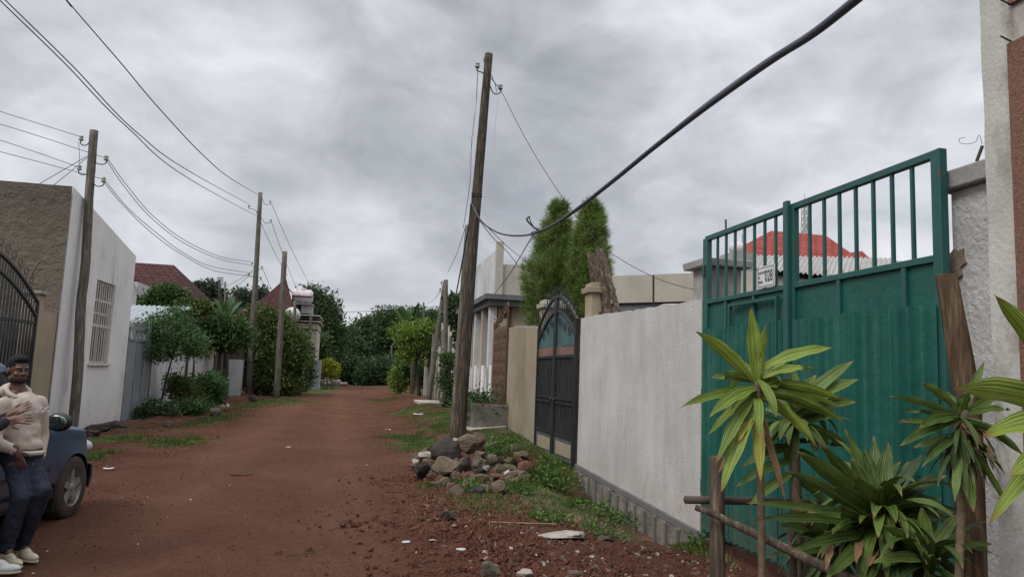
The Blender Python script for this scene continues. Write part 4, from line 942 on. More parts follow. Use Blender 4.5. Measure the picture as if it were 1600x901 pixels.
# leaning timber stack along the wall
for i in range(6):
    y = 33+i*1.6; tag(MB().tube([(4.1, y, .3), (4.35, y+2.0, 3.4+.25*(i % 3))], .06, 6).build('timber_pole', M['pole_grey']), 'rough timber leaning against the far white street wall', 'timber', 'timbers leaning on the far white wall')
# --- red roofed house beyond the gate
def uvplane(mb_pts, faces, name, mat, parent, scale=1, local=False):
    """faces get metric UVs laid along their own slope"""
    me = bpy.data.meshes.new(name); o_ = Vector(parent['_o']); me.from_pydata([tuple(Vector(p)-o_) for p in mb_pts], [], faces); me.update()
    uv = me.uv_layers.new(name='UVMap')
    for f in me.polygons:
        n_ = f.normal; h_ = Vector((0, 0, 1)).cross(n_); h_ = h_.normalized() if h_.length > 1e-3 else Vector((1, 0, 0)); v_ = n_.cross(h_)
        for li in f.loop_indices:
            c = me.vertices[me.loops[li].vertex_index].co+o_; uv.data[li].uv = (c.dot(h_)*scale, c.dot(v_)*scale)
    me.materials.append(mat); q = bpy.data.objects.new(name, me); COL.objects.link(q); q.parent = parent; q['_o'] = parent['_o']; return q
t = thing('red_roof_house', 'house with bright red tiled hip roof seen through the bars of the green gate', 'house', (17, 30, 0))
r1, r2 = at(1205, 362, Y=31), at(1290, 366, Y=31); e1, e2 = at(1165, 418, Y=27), at(1385, 412, Y=27)
zl = min(e1.z, e2.z); e1.z = e2.z = zl; r1.z = r2.z = (r1.z+r2.z)/2
e3, e4 = Vector((e2.x+.6, 36, zl)), Vector((e1.x, 36, zl)); r3 = at(1322, 392, Y=29)
uvplane([e1, e2, e3, e4, r1, r2], [(0, 1, 5, 4), (1, 2, 5), (2, 3, 4, 5), (3, 0, 4)], 'roof', M['roof_red'], t)
k1, k2, k3, k4 = at(1318, 396, Y=28.5), at(1347, 392, Y=28.5), at(1292, 412, Y=26.3), at(1388, 413, Y=26.3)
k3.z = k4.z = zl-.05
uvplane([k3, k4, k2, k1, Vector((k4.x, 31, zl)), Vector((k3.x, 31, zl+.3))], [(0, 1, 2, 3), (1, 4, 2), (0, 3, 5)], 'roof', M['roof_red'], t)
MB().box(e1.x+.5, e2.x-.4, 27.6, 35.5, 0, zl-.02).build('wall', M['cream'], t)
t = thing('shed', 'shed with pale weathered corrugated roof in front of the red roofed house', 'shed', (12, 20, 0))
a, b, c, d = at(1166, 418, Y=20), at(1400, 440, Y=16.5), at(1400, 404, Y=22), at(1180, 399, Y=24)
P = []
for i in range(121):
    u = i/120; q0 = a.lerp(b, u); q1 = d.lerp(c, u); o = .035*math.sin(i*1.6)
    P.append([q0+Vector((0, 0, o)), q0.lerp(q1, .5)+Vector((0, 0, o+.03)), q1+Vector((0, 0, o))])
MB().grid(P).build('roof', M['old_zinc'], t, solid=.02)
MB().hexa([(a.x+.2, a.y+.3, 0), (b.x, b.y+.3, 0), (c.x, c.y-.3, 0), (d.x+.2, d.y-.3, 0), (a.x+.2, a.y+.3, a.z-.12), (b.x, b.y+.3, b.z-.12), (c.x, c.y-.3, c.z-.12), (d.x+.2, d.y-.3, d.z-.12)]).build('wall', M['concrete'], t)
# lattice tower
t = thing('telecom_tower', 'tall slender steel lattice tower behind the red roof', 'tower', tuple(at(1259, 420, Y=190)*1))
A = at(1259, 590, Y=190); top = at(1260, 303, Y=190); mb = MB(); lv = 26
def tw(k): return 1.3*(1-k/lv*.62)
for s1, s2 in ((-1, -1), (1, -1), (1, 1), (-1, 1)):
    mb.tube([(A.x+s1*tw(k), A.y+s2*tw(k), A.z+(top.z-A.z)*.95*k/lv) for k in range(lv+1)], .11, 4)
for k in range(lv):
    z0_, z1_ = [A.z+(top.z-A.z)*.95*q/lv for q in (k, k+1)]; w0, w1 = tw(k), tw(k+1); cs_ = [(-1, -1), (1, -1), (1, 1), (-1, 1)]
    for i in range(4):
        (p1, p2), (q1, q2) = cs_[i], cs_[(i+1) % 4]
        mb.tube([(A.x+p1*w0, A.y+p2*w0, z0_), (A.x+q1*w1, A.y+q2*w1, z1_)], .07, 3); mb.tube([(A.x+q1*w0, A.y+q2*w0, z0_), (A.x+p1*w1, A.y+p2*w1, z1_)], .07, 3)
mb.build('lattice', M['concrete'], t)
mb = MB(); zz = A.z+(top.z-A.z)*.95; mb.tube([(A.x, A.y, zz), (A.x, A.y, top.z)], .12, 5)
for k in range(5): mb.box(A.x-1.1, A.x-.8, A.y-.3, A.y+.3, zz-9-k*4, zz-6.6-k*4); mb.box(A.x+.8, A.x+1.1, A.y-.3, A.y+.3, zz-8-k*5, zz-5.6-k*5)
mb.build('antenna', M['far_white'], t)
t = thing('water_tank', 'small white domed water tank beyond the concrete pillar', 'tank', tuple(at(1152, 396, Y=16)))
c = at(1152, 388, Y=16); MB().ell(c, (.20, .2, .16), nu=20).build('tank', M['tank'], t, smooth=True); MB().tube([c+Vector((.13, 0, 0)), c+Vector((.13, 0, .36))], .008, 5).build('pipe', M['iron'], t)
MB().box(c.x-.3, c.x+.3, c.y-.3, c.y+.3, 0, c.z-.15).build('tower', M['concrete'], t)
# ================================================================== left side of the street
# --- white house with brown rough end wall
LX = -7.0
t = thing('white_house', 'blue-white street house with sloping roofline, barred window and rough brown end wall', 'house', (LX, 19.6, 0))
y0, y1 = 19.6, 25.2
zt0, zt1 = 5.87, 5.0
mb = MB(); P = []
n = 40
for i in range(n+1):
    u = i/n; y = y0+(y1-y0)*u; P.append([(LX, y, -.3), (LX, y, zt0+(zt1-zt0)*u+.012*mn.noise(Vector((y*5, 0, 0))))])
# front wall built round the window opening
wy0, wy1, wz0, wz1 = 21.93, 23.50, 1.60, 3.87
def topz(y): return zt0+(zt1-zt0)*(y-y0)/(y1-y0)
mb = MB()
def wl(ya, yb, za, zb=None): mb.hexa([(LX-.25, ya, za), (LX, ya, za), (LX, yb, za), (LX-.25, yb, za), (LX-.25, ya, zb if zb else topz(ya)), (LX, ya, zb if zb else topz(ya)), (LX, yb, zb if zb else topz(yb)), (LX-.25, yb, zb if zb else topz(yb))])
wl(y0, wy0, -.4); wl(wy1, y1, -.4); wl(wy0, wy1, -.4, wz0); wl(wy0, wy1, wz1)
mb.build('front_wall', M['blue_white'], t)
P = []
for i in range(49):
    u = i/48; x = LX-.001-12*u
    P.append([(x, y0+.0+(.05*abs(mn.noise(Vector((x*3, z_*3, 0))))-.05) - (.04 if z_ > 0 else 0), z_) for z_ in [-.4+6.27*j/24 for j in range(25)]])
MB().grid(P).build('end_wall', M['rough_brown'], t, smooth=True)
MB().hexa([(LX-12, y0+.1, 5.6), (LX-.2, y0+.1, 5.6), (LX-.2, y1, 4.75), (LX-12, y1, 4.75), (LX-12, y0+.1, 5.68), (LX-.2, y0+.1, 5.68), (LX-.2, y1, 4.83), (LX-12, y1, 4.83)]).build('roof', M['old_zinc'], t)
MB().box(LX-.25, LX-.001, y1, y1+.02, -.4, zt1).build('corner', M['blue_white'], t)
f = MB().box(LX-.16, LX-.14, wy0, wy1, wz0, wz1).build('window', M['glass_dark'], t)
mb = MB()
for a_, b_, c_, d_ in ((wy0, wy0+.06, wz0, wz1), (wy1-.06, wy1, wz0, wz1), ((wy0+wy1)/2-.03, (wy0+wy1)/2+.03, wz0, wz1), (wy0, wy1, wz0, wz0+.06), (wy0, wy1, wz1-.06, wz1), (wy0, wy1, 2.95, 3.01)):
    mb.box(LX-.139, LX-.10, a_, b_, c_, d_)
mb.build('frame', M['cream_paint'], f)
mb = MB()
for i in range(9): mb.box(LX-.05, LX-.03, wy0+.06+i*(wy1-wy0-.12)/8-.018, wy0+.06+i*(wy1-wy0-.12)/8+.018, wz0, wz1)
mb.box(LX-.055, LX-.051, wy0, wy1, 2.6, 2.68); mb.box(LX-.055, LX-.051, wy0, wy1, 3.3, 3.36)
mb.build('security_bars', M['cream_paint'], f)
MB().box(LX-.1, LX+.07, wy0-.08, wy1+.08, wz0-.07, wz0).build('sill', M['cream_paint'], f, bevel=.01)
# --- left black gate, pillar, tan wall
pillar(-7.35, -6.98, 18.28, 18.62, -.1, 3.10, .06, .07, 'tan_wall', 'concrete', 'gate_pillar', 'tan gate pillar with thin cap between the left black gate and the white house')
tag(MB().box(-7.25, -7.02, 18.62, 19.58, -.1, 2.75).build('boundary_wall', M['tan_wall']), 'short smooth tan wall between the left gate pillar and the white house', 'wall')
t = thing('black_gate', 'black barred arched gate behind the person at the left edge', 'gate', (-7.0, 14.2, 0)); X = -6.98
def ar(y): return 2.85+.95*math.cos(min(1, (abs(y-15.3))/3.0)*math.pi/2)**.9
mb = MB(); ysx = [12.4+5.82*i/40 for i in range(41)]
for off in (0, -.32):
    for a, b in zip(ysx[:-1], ysx[1:]): mb.beam((X, a, ar(a)+off), (X, b, ar(b)+off), .05, .07, (1, 0, 0))
for y in (12.4, 15.27, 15.36, 18.22): mb.box(X-.03, X+.03, y-.04, y+.04, 0, ar(y)-.02)
for z in (.2, 1.1, 2.45): mb.box(X-.02, X+.02, 12.4, 18.2, z-.035, z+.035)
mb.build('frame', M['black_paint'], t)
for i in range(38):
    y = 12.5+5.65*i/37; MB().box(X-.014, X+.014, y-.022, y+.022, .2, ar(y)-.32).build('bar', M['black_paint'], t)
mb = MB()
for i in range(46):
    y = 12.5+5.65*i/45; mb.box(X-.01, X+.01, y-.015, y+.015, ar(y)-.30, ar(y)-.03)
mb.build('arch_pickets', M['black_paint'], t)
mb = MB()
for i in range(16):
    y = 13.1+4.7*i/15; mb.tube([(X, y+.12*(1-k/20)*math.cos(k*.5+2), ar(y)+.25+.13*(1-k/20)*math.sin(k*.5+2)) for k in range(14)]+[], .011, 4); mb.tube([(X, y, ar(y)), (X, y+.05, ar(y)+.35)], .011, 4)
mb.build('scrollwork', M['rust_brown'], t)
MB().box(X-.35, X-.33, 12.4, 18.2, .0, 2.4).build('backing_sheet', M['grey_paint'], t)
tag(MB().tube(spline([at(48, 436, Y=17.9), at(60, 412, Y=17.9), at(78, 405, Y=17.8)], 6), .01, 5).build('bent_bar', M['rust_brown']), 'thin bent steel bar rising from the cap of the left gate pillar', 'bar')
tag(MB().box(-7.25, -7.0, 6.5, 12.3, -.1, 2.7).build('boundary_wall', M['tan_wall']), 'tan street wall left of the left black gate', 'wall')
# --- grey gate and white wall
t = thing('grey_gate', 'grey sheet metal gate with spiked openwork top beside the white house', 'gate', (-7.0, 25.3, -.25))
y0, y1 = 25.30, 27.2; X = -7.02
P = []; n = 90
for i in range(n+1): P.append([(X+.012*math.sin(i*1.1), y0+(y1-y0)*i/n, z_) for z_ in (-.25, 2.35)])
MB().grid(P).build('sheet', M['grey_paint'], t, solid=.004)
mb = MB()
for y in (y0+.03, (y0+y1)/2, y1-.03): mb.box(X-.03, X+.04, y-.03, y+.03, -.25, 2.75)
for z in (2.37, 2.72): mb.box(X-.025, X+.035, y0, y1, z-.03, z+.03)
mb.build('frame', M['grey_paint'], t)
mb = MB()
for i in range(13):
    y = y0+.08+(y1-y0-.16)*i/12; mb.hexa([(X-.004, y-.05, 2.75), (X+.004, y-.05, 2.75), (X+.004, y+.05, 2.75), (X-.004, y+.05, 2.75), (X-.002, y-.004, 3.0), (X+.002, y-.004, 3.0), (X+.002, y+.004, 3.0), (X-.002, y+.004, 3.0)])
mb.build('spikes', M['grey_paint'], t)
mb = MB()
for i in range(4):
    cy = y0+.25+i*.45; MB().tube([(X+.02, cy+.13*math.cos(k*.5), 2.545+.13*math.sin(k*.5)) for k in range(14)], .012, 5).build('openwork_ring', M['grey_paint'], t)
tag(MB().box(-7.1, -6.85, 27.25, 27.55, -.3, 3.0).build('gate_post', M['grey_paint'], bevel=.01), 'grey square post at the far side of the grey gate', 'post')
t = thing('boundary_wall', 'low white wall behind the small tree on the left verge, brownish at the top', 'wall', (-7.0, 27.6, -.3))
MB().box(-7.15, -6.97, 27.6, 39.8, -.4, 2.0).build('wall', M['far_white'], t); MB().box(-7.14, -6.98, 27.6, 39.8, 2.0, 2.75).build('upper_course', M['tan_wall'], t)
t = thing('brown_metal_gate', 'dark brown metal gate half hidden behind shrubs left of the white pillar', 'gate', (-7.0, 40, -.2))
MB().box(-7.02, -6.96, 40.0, 43.5, -.2, 2.6).build('sheet', M['rust_brown'], t)
mb = MB(); [mb.box(-6.955, -6.93, 40.0, 43.5, z, z+.06) for z in (.1, 1.2, 2.5)]; mb.build('rails', M['rust_brown'], t)
t = thing('gate_pillar', 'whitewashed pillar with dark rain-stained top beside the hedge', 'pillar', (-6.9, 43.8, -.1))
MB().box(-7.3, -6.15, 43.8, 44.4, -.3, 2.0).build('shaft', M['far_white'], t); MB().box(-7.28, -6.17, 43.82, 44.38, 2.0, 2.75).build('stained_top', M['rust_brown'], t)
# --- corrugated roof behind the grey gate
t = thing('carport', 'pale blue-grey corrugated sheet roof behind the grey gate', 'roof shelter', (-9, 30, 0))
a, b = at(195, 503, Y=27.5), at(262, 503, Y=30); c, d = at(330, 483, Y=33.5), at(200, 478, Y=33.5)
b = at(240, 505, Y=28); c = at(300, 480, Y=33.5)
a.x -= 2.5; d.x -= 2.5
P = []
for i in range(97):
    u = i/96; q0 = a.lerp(b, u); q1 = d.lerp(c, u); o = .03*math.sin(i*1.7); P.append([q0+Vector((0, 0, o)), q1+Vector((0, 0, o))])
MB().grid(P).build('roof_sheet', M['zinc'], t, solid=.015)
for q in (a, b, c, d): MB().box(q.x-.05, q.x+.05, q.y-.05, q.y+.05, -.2, q.z-.05).build('post', M['rust_brown'], t)
# --- maroon roof houses
t = thing('maroon_roof_house', 'house with large dark maroon tiled hip roof behind the carport', 'house', (-14, 40, 0))
r1, r2 = at(208, 411, Y=42), at(272, 413, Y=42); e1, e2 = at(190, 500, Y=38), at(308, 480, Y=38); r1.x -= 5; e1.x -= 6
zl = 4.2; r2.z = r1.z = (r2.z+at(208, 411, Y=42).z)/2
e2 = at(312, 478, Y=38); zl = e2.z; e1.z = zl
uvplane([e1, e2, Vector((e2.x, 47, zl)), Vector((e1.x, 47, zl)), r1, r2], [(0, 1, 5, 4), (1, 2, 5), (2, 3, 4, 5), (3, 0, 4)], 'roof', M['roof_maroon'], t)
MB().box(e1.x+.5, e2.x-.5, 38.6, 46.5, 0, zl-.02).build('wall', M['cream'], t)
a, b, c = at(205, 425, Y=37), at(215, 458, Y=37), at(205, 470, Y=37)
uvplane([at(196, 418, Y=37), at(222, 474, Y=36.6), at(170, 474, Y=36.6), at(196, 418, Y=41), at(222, 470, Y=40), at(170, 474, Y=40)], [(0, 1, 4, 3), (0, 3, 5, 2)], 'gable_roof', M['roof_maroon'], t)
MB().box(at(200, 470, Y=36.9).x-1.5, at(213, 470, Y=36.9).x, 36.9, 40, 0, at(205, 440, Y=37).z).build('gable_wall', M['far_white'], t)
t = thing('maroon_roof_house', 'house with steep pointed dark maroon roof behind the hedge and thin pole', 'house', (-9, 62, 0))
ap = at(447, 434, Y=64); ap2 = at(440, 436, Y=67); e1, e2 = at(382, 492, Y=60), at(462, 492, Y=60); e1.z = e2.z = (e1.z+e2.z)/2; e3 = Vector((e2.x, 70, e2.z)); e4 = Vector((e1.x, 70, e1.z))
uvplane([e1, e2, e3, e4, ap, ap2], [(0, 1, 4), (1, 2, 5, 4), (2, 3, 5), (3, 0, 4, 5)], 'roof', M['roof_maroon'], t)
MB().box(e1.x+.4, e2.x-.4, 60.5, 69.5, 0, e1.z-.01).build('wall', M['cream'], t)
mb = MB(); mb.beam(e1+Vector((-.1, -.05, -.08)), e2+Vector((.1, -.05, -.08)), .1, .22); mb.build('fascia', M['far_white'], t)
t = thing('low_house', 'low house with a thin red roof edge above the hedge', 'house', (-10, 52, 0))
a, b = at(358, 484, Y=52), at(392, 488, Y=52); MB().hexa([(a.x-3, 52, a.z-.35), (b.x, 52, a.z-.35), (b.x, 56, a.z-.2), (a.x-3, 56, a.z-.2), (a.x-3, 52, a.z), (b.x, 52, a.z), (b.x, 56, a.z+.4), (a.x-3, 56, a.z+.4)]).build('roof', M['red_fascia'], t)
MB().box(a.x-2.7, b.x-.2, 52.3, 55.8, 0, a.z-.36).build('wall', M['beige_wall'], t)
# --- tank house
t = thing('tank_house', 'pale stone house with banded balcony slab and a concrete tank tower', 'house', (-6, 66, 0))
def bx(xa, xb, ya, yb, Y, d, name, mat):   # axis-aligned block whose street face covers these bounds
    a, b = at(xa, ya, Y=Y), at(xb, yb, Y=Y); return MB().box(a.x, b.x, Y, Y+d, b.z, a.z).build(name, M[mat], t)
bx(455, 489, 514, 612, 66, 6, 'wall', 'cream'); bx(452, 500, 490, 494, 65.2, 7, 'balcony_slab', 'far_white'); bx(453, 499, 494.5, 499, 65.4, 6.8, 'balcony_band', 'rust_brown')
bx(452, 501, 499.5, 503, 65.1, 7, 'balcony_slab', 'far_white'); bx(456, 496, 503.5, 514, 65.6, 6.3, 'balcony_band', 'cream')
bx(456, 489, 473, 476, 67, 3, 'tank_slab', 'concrete'); bx(458, 470, 476.5, 489.5, 67.6, 2.2, 'tank_tower', 'rust_brown'); bx(471, 487, 476.5, 489.5, 67.3, 2.5, 'tank_tower', 'concrete')
f = bx(466, 477, 515, 531, 65.9, .05, 'window', 'glass_dark')
t2 = bx(463, 482, 534, 548, 65.4, .55, 'balcony', 'cream')
for k in range(16):
    bx(484.5, 489.5, 516+k*5.9, 520.6+k*5.9, 65.85-.04*(k % 2), .2, 'quoin', 'far_white')
c = at(473, 463, Y=68)
t = thing('water_tank', 'pinkish white horizontal ribbed water tank on the concrete tower', 'tank', (c.x, c.y, c.z-.6))
P = []; L_ = 15*68/FPX; r_ = 10.5*68/FPX
for i in range(25):
    u = i/24; x = c.x-L_+2*L_*u; rr_ = r_*(1-.35*max(0, abs(2*u-1)-.82)/.18)*(1+.03*(i % 4 == 0))
    P.append([(x, c.y+rr_*math.cos(k*math.pi/12), c.z+rr_*math.sin(k*math.pi/12)) for k in range(24)])
mb = MB(); mb.grid(P, closed=True); mb.f.append(tuple(range(24))); mb.f.append(tuple(24*24+k for k in range(24))[::-1]); mb.build('barrel', M['tank'], t, smooth=True)
MB().tube([c+Vector((-L_*1.0, -r_-.02, -.05)), c+Vector((L_*1.0, -r_-.02, -.05))], .07, 6).build('band', M['dark_trim'], t)
MB().ell(c+Vector((0, 0, r_)), (.35, .35, .12)).build('lid', M['tank'], t, smooth=True)
mb = MB(); [mb.box(c.x-L_*.8+q, c.x-L_*.8+q+.2, c.y-.5, c.y+.5, at(473, 473, Y=68).z, c.z-r_*.7) for q in (0, L_*.75, L_*1.45)]; mb.build('cradle', M['concrete'], t)
c = at(456.5, 492, Y=60)
t = thing('satellite_dish', 'round white satellite dish with dark lettering above the hedge', 'satellite dish', (c.x, c.y, c.z-.6))
r_ = 12*60/FPX; P = []
for j in range(7):
    q = j/6*r_; P.append([(c.x+q*math.cos(k*math.pi/14), c.y+.12-.26*(q/r_)**2*-1-.26, c.z+q*math.sin(k*math.pi/14)) for k in range(28)])
mb = MB(); mb.grid(P, closed=True); mb.build('reflector', M['dish'], t, smooth=True, solid=.02)
MB().tube([c+Vector((r_*.9, -.45, .0)), c+Vector((0, -.6, .02)), c+Vector((-r_*.9, -.25, .0))], .022, 5).build('feed_arm', M['iron'], t)
MB().tube([(c.x, c.y+.25, c.z), (c.x+.1, c.y+.3, 1.0)], .06, 6).build('mast', M['iron'], t)
for k, s_ in enumerate(('TIBA', 'TEC.')):
    textmesh(s_, .22, M['print_black'], 'lettering', t, Matrix.Translation((-.3, -.22, .6+.12-.3*k)) @ Matrix.Rotation(math.pi/2, 4, 'X'))
t = thing('grey_gate', 'upright grey sheet gate beside the stone house at the road bend', 'gate', tuple(hit(495, 598)))
a, b = at(490, 562, Y=62), at(500.5, 597, Y=62); MB().box(a.x, b.x, 62, 62.1, -.1, a.z).build('sheet', M['grey_paint'], t); mb = MB(); [mb.box(x_-.05, x_+.05, 61.95, 61.999, -.1, a.z+.05) for x_ in (a.x+.05, b.x-.05)]; mb.build('frame', M['concrete'], t)
for (xa, xb, ya, yb, lb) in ((513.5, 518, 535, 553, 'narrow white wall end between far trees, upper'), (514, 521, 560, 590, 'white gate pillar behind the yellow shrubs')):
    a, b = at(xa, ya, Y=82), at(xb, yb, Y=82); tag(MB().box(a.x, b.x, 82, 82.6, -.1 if yb > 580 else 2.2, a.z).build('wall_pillar', M['far_white'], bevel=.02), lb, 'pillar')
# ================================================================== trees and shrubs
def ptree(name, label, cat, Y, base, blobs, mat, clumps, per, leaf, seed, clump_r=None, trunk=None, group=None, aspect=.5, droop=0, fill=.45, dep=1.0, limbs=5):
    """blobs: (px, py, rx px, ry px[, dy metres]) measured on the plane Y"""
    bp_ = at(base[0], base[1], Y=Y); gz_ = G(bp_.x, bp_.y) if abs(bp_.x) < 60 else 0
    bp_.z = gz_; t = thing(name, label, cat, bp_, group); B = []
    for b in blobs:
        c = at(b[0], b[1], Y=Y); d = depth(c); rx, rz_ = b[2]*d/FPX, b[3]*d/FPX; B.append((c.x, c.y+(b[4] if len(b) > 4 else 0), c.z, rx, rx*dep, rz_))
    cr_ = clump_r or max(.12, min(q[3] for q in B)*.45)
    crown('crown', M[mat], B, clumps, per, leaf, t, clump_r=cr_, aspect=aspect, seed=seed, fill=fill, droop=droop)
    g = random.Random(seed); th = trunk or .12; mb = MB()
    tt = Vector((sum(q[0] for q in B)/len(B), sum(q[1] for q in B)/len(B), min(q[2]-q[5]*.3 for q in B)))
    if tt.z < gz_+.3: tt.z = gz_+.3
    mb.tube(spline([(bp_.x, bp_.y, gz_-.1), bp_.lerp(tt, .5)+Vector((g.uniform(-.1, .1)*th*6, 0, 0)), tt], 4), [th*(1-.05*i) for i in range(9)], 7)
    for k in range(limbs):
        q = B[k % len(B)]; e = Vector((q[0]+g.uniform(-.5, .5)*q[3], q[1]+g.uniform(-.5, .5)*q[4], q[2]+g.uniform(-.1, .6)*q[5]))
        mb.tube(spline([tt-Vector((0, 0, .1)), tt.lerp(e, .5)+Vector((g.uniform(-.1, .1), 0, .1)), e], 3), [th*.6, th*.5, th*.4, th*.35, th*.3, th*.2, th*.12], 5)
    mb.build('trunk', M['bark'], t, smooth=True); return t
# hedge on the left, built of three bushy masses
ptree('hedge_bush', 'left dense part of the tall hedge behind the two thin poles', 'hedge', 48, (400, 600), [(400, 520, 22, 40), (395, 560, 20, 40), (420, 545, 24, 52), (412, 590, 22, 22), (408, 503, 18, 14)], 'hedge', 900, 46, .17, 1, .75, group='bushes of the tall hedge', dep=1.2)
ptree('hedge_bush', 'highest middle part of the tall hedge, right beside the satellite dish', 'hedge', 46, (435, 610), [(430, 518, 18, 26), (430, 550, 26, 46), (450, 552, 18, 36), (440, 588, 26, 24), (424, 500, 13, 12)], 'hedge', 950, 46, .17, 2, .75, group='bushes of the tall hedge', dep=1.3)
ptree('hedge_bush', 'lower rounded right end of the tall hedge next to the stone house', 'hedge', 50, (468, 605), [(464, 552, 12, 30), (458, 580, 18, 26), (470, 582, 9, 20), (456, 535, 10, 12)], 'hedge', 620, 46, .17, 3, .7, group='bushes of the tall hedge', dep=1.3)
# small feathery tree and shrubs, left verge
ptree('small_tree', 'small slender tree with layered feathery crown before the low white wall', 'tree', 27.5, (247, 650), [(270, 500, 38, 10), (262, 515, 40, 16), (250, 530, 26, 12), (290, 530, 34, 16), (268, 545, 40, 14), (310, 545, 20, 10), (245, 553, 18, 8), (282, 487, 22, 7)], 'small_tree', 230, 34, .10, 4, .32, .045, limbs=9, dep=.8)
ptree('shrub', 'brownish tangled shrub right of the small tree', 'shrub', 29, (280, 640), [(285, 608, 19, 16), (277, 595, 11, 11), (295, 622, 18, 14)], 'hedge', 150, 34, .10, 5, .3, .03)
ptree('shrub', 'broad green shrub in front of the brown metal gate', 'shrub', 30, (325, 640), [(322, 604, 19, 17), (335, 596, 13, 13), (312, 620, 20, 15), (336, 614, 11, 14)], 'small_tree', 230, 34, .11, 6, .3, .03)
ptree('shrub', 'dark low shrub at the foot of the small tree', 'shrub', 26.5, (245, 655), [(240, 640, 16, 12), (258, 645, 14, 10), (228, 648, 10, 8)], 'dark_tree', 110, 30, .11, 7, .25, .02)
ptree('shrub', 'low weedy shrub between the small tree and the red rocks', 'shrub', 27.5, (290, 650), [(285, 638, 22, 10), (308, 636, 16, 10)], 'small_tree', 90, 30, .10, 27, .25, .02)
ptree('tree', 'leafy dark tree mass above the brown metal gate', 'tree', 38, (345, 600), [(338, 510, 22, 15), (360, 518, 18, 13), (325, 520, 18, 14), (350, 530, 24, 11), (374, 524, 9, 13), (328, 498, 11, 8)], 'mid_tree', 400, 44, .16, 8, .6, .12)
ptree('tree', 'round dense tree in front of the maroon hip roof', 'tree', 36, (258, 600), [(262, 462, 15, 13), (248, 469, 11, 8), (273, 467, 10, 10), (238, 474, 6, 5)], 'mid_tree', 360, 40, .14, 9, .4, .10)
ptree('tree', 'small bush top poking over the carport roof', 'tree', 35, (305, 600), [(303, 474, 10, 7), (292, 480, 12, 6), (316, 484, 12, 8)], 'hedge', 80, 30, .16, 10, .3, .06)
for i, (x, y, rx, ry) in enumerate([(306, 458, 7, 16), (320, 462, 6, 14), (333, 458, 9, 18), (345, 468, 5, 10)]):
    ptree('eucalyptus_tree', ['slim grey-green tree nearest the maroon hip roof', 'second slim grey-green tree right of the maroon hip roof', 'tallest slim grey-green tree left of the banana plant', 'shortest slim grey-green tree beside the banana plant'][i], 'tree', 95, (x, 580), [(x, y, rx, ry), (x+3, y+12, rx, ry*.6), (x-3, y-8, rx*.6, ry*.5)], 'grey_tree', 70, 16, .5, 11+i, .9, .2, 'slim grey-green trees on the left skyline', fill=.2)
for i, (x, y, rx, ry) in enumerate([(378, 462, 8, 12), (392, 468, 9, 12), (408, 460, 7, 13)]):
    ptree('eucalyptus_tree', ['feathery skyline tree left of the tall thin pole', 'feathery skyline tree just behind the tall thin pole', 'feathery skyline tree touching the pointed maroon roof'][i], 'tree', 110, (x, 580), [(x, y, rx, ry), (x+4, y+10, rx, ry*.6), (x-4, y+8, rx*.8, ry*.5)], 'grey_tree', 60, 16, .55, 31+i, 1.0, .2, 'slim grey-green trees on the left skyline', fill=.2)
# far left group behind the tank house
ptree('tree', 'tall dark leafy tree rising behind the pink water tank', 'tree', 78, (500, 600), [(492, 480, 14, 22), (505, 490, 16, 22), (515, 505, 14, 20), (488, 460, 8, 10), (500, 520, 24, 26), (520, 530, 14, 20), (508, 468, 6, 8), (505, 555, 22, 24)], 'dark_tree', 560, 36, .32, 15, 1.1, .3)
ptree('tree', 'smaller dark tree right of the tall one behind the bend', 'tree', 90, (535, 598), [(532, 530, 14, 20), (540, 550, 18, 24), (525, 560, 14, 24), (545, 520, 7, 8), (540, 580, 22, 16)], 'dark_tree', 360, 34, .34, 16, 1.1, .3)
ptree('tree', 'dark green bush behind the stone house beside the quoins', 'tree', 74, (500, 600), [(497, 540, 9, 16), (500, 565, 12, 18)], 'mid_tree', 140, 24, .35, 17, .8, .2)
# the big tree line at the end of the road
TL = [((580, 598), [(573, 515, 16, 18), (590, 520, 16, 20), (562, 530, 14, 18), (580, 545, 26, 24), (567, 570, 24, 24)], 'broad dark tree at the end of the road, left of the middle', 98, 'dark_tree'),
      ((618, 598), [(610, 500, 18, 16), (625, 512, 18, 20), (605, 525, 18, 22), (618, 545, 24, 24), (615, 575, 24, 22)], 'broad dark tree at the end of the road, middle', 95, 'dark_tree'),
      ((660, 600), [(650, 500, 18, 14), (668, 510, 18, 20), (645, 520, 18, 20), (660, 545, 24, 26), (640, 570, 20, 20)], 'dark tree behind the papaya tree at the end of the road', 92, 'mid_tree'),
      ((695, 600), [(690, 500, 14, 14), (682, 520, 18, 22), (700, 530, 18, 26), (685, 560, 20, 26)], 'dark tree behind the white street wall on the right', 90, 'dark_tree'),
      ((560, 600), [(552, 560, 14, 22), (560, 580, 22, 18), (545, 540, 9, 12)], 'low dark tree filling the left end of the tree line', 92, 'dark_tree'),
      ((600, 602), [(598, 582, 22, 16), (620, 584, 22, 14), (580, 588, 18, 10)], 'low dark undergrowth tree at the middle of the tree line', 84, 'dark_tree'),
      ((536, 600), [(534, 575, 12, 18), (522, 582, 10, 14)], 'dark bush behind the white stone pile', 86, 'dark_tree')]
for i, (b, bl, lb, Y, m_) in enumerate(TL):
    ptree('tree', lb, 'tree', Y, b, bl, m_, 620, 40, .36, 40+i, 1.25, .3, 'big trees at the end of the road', fill=.35)
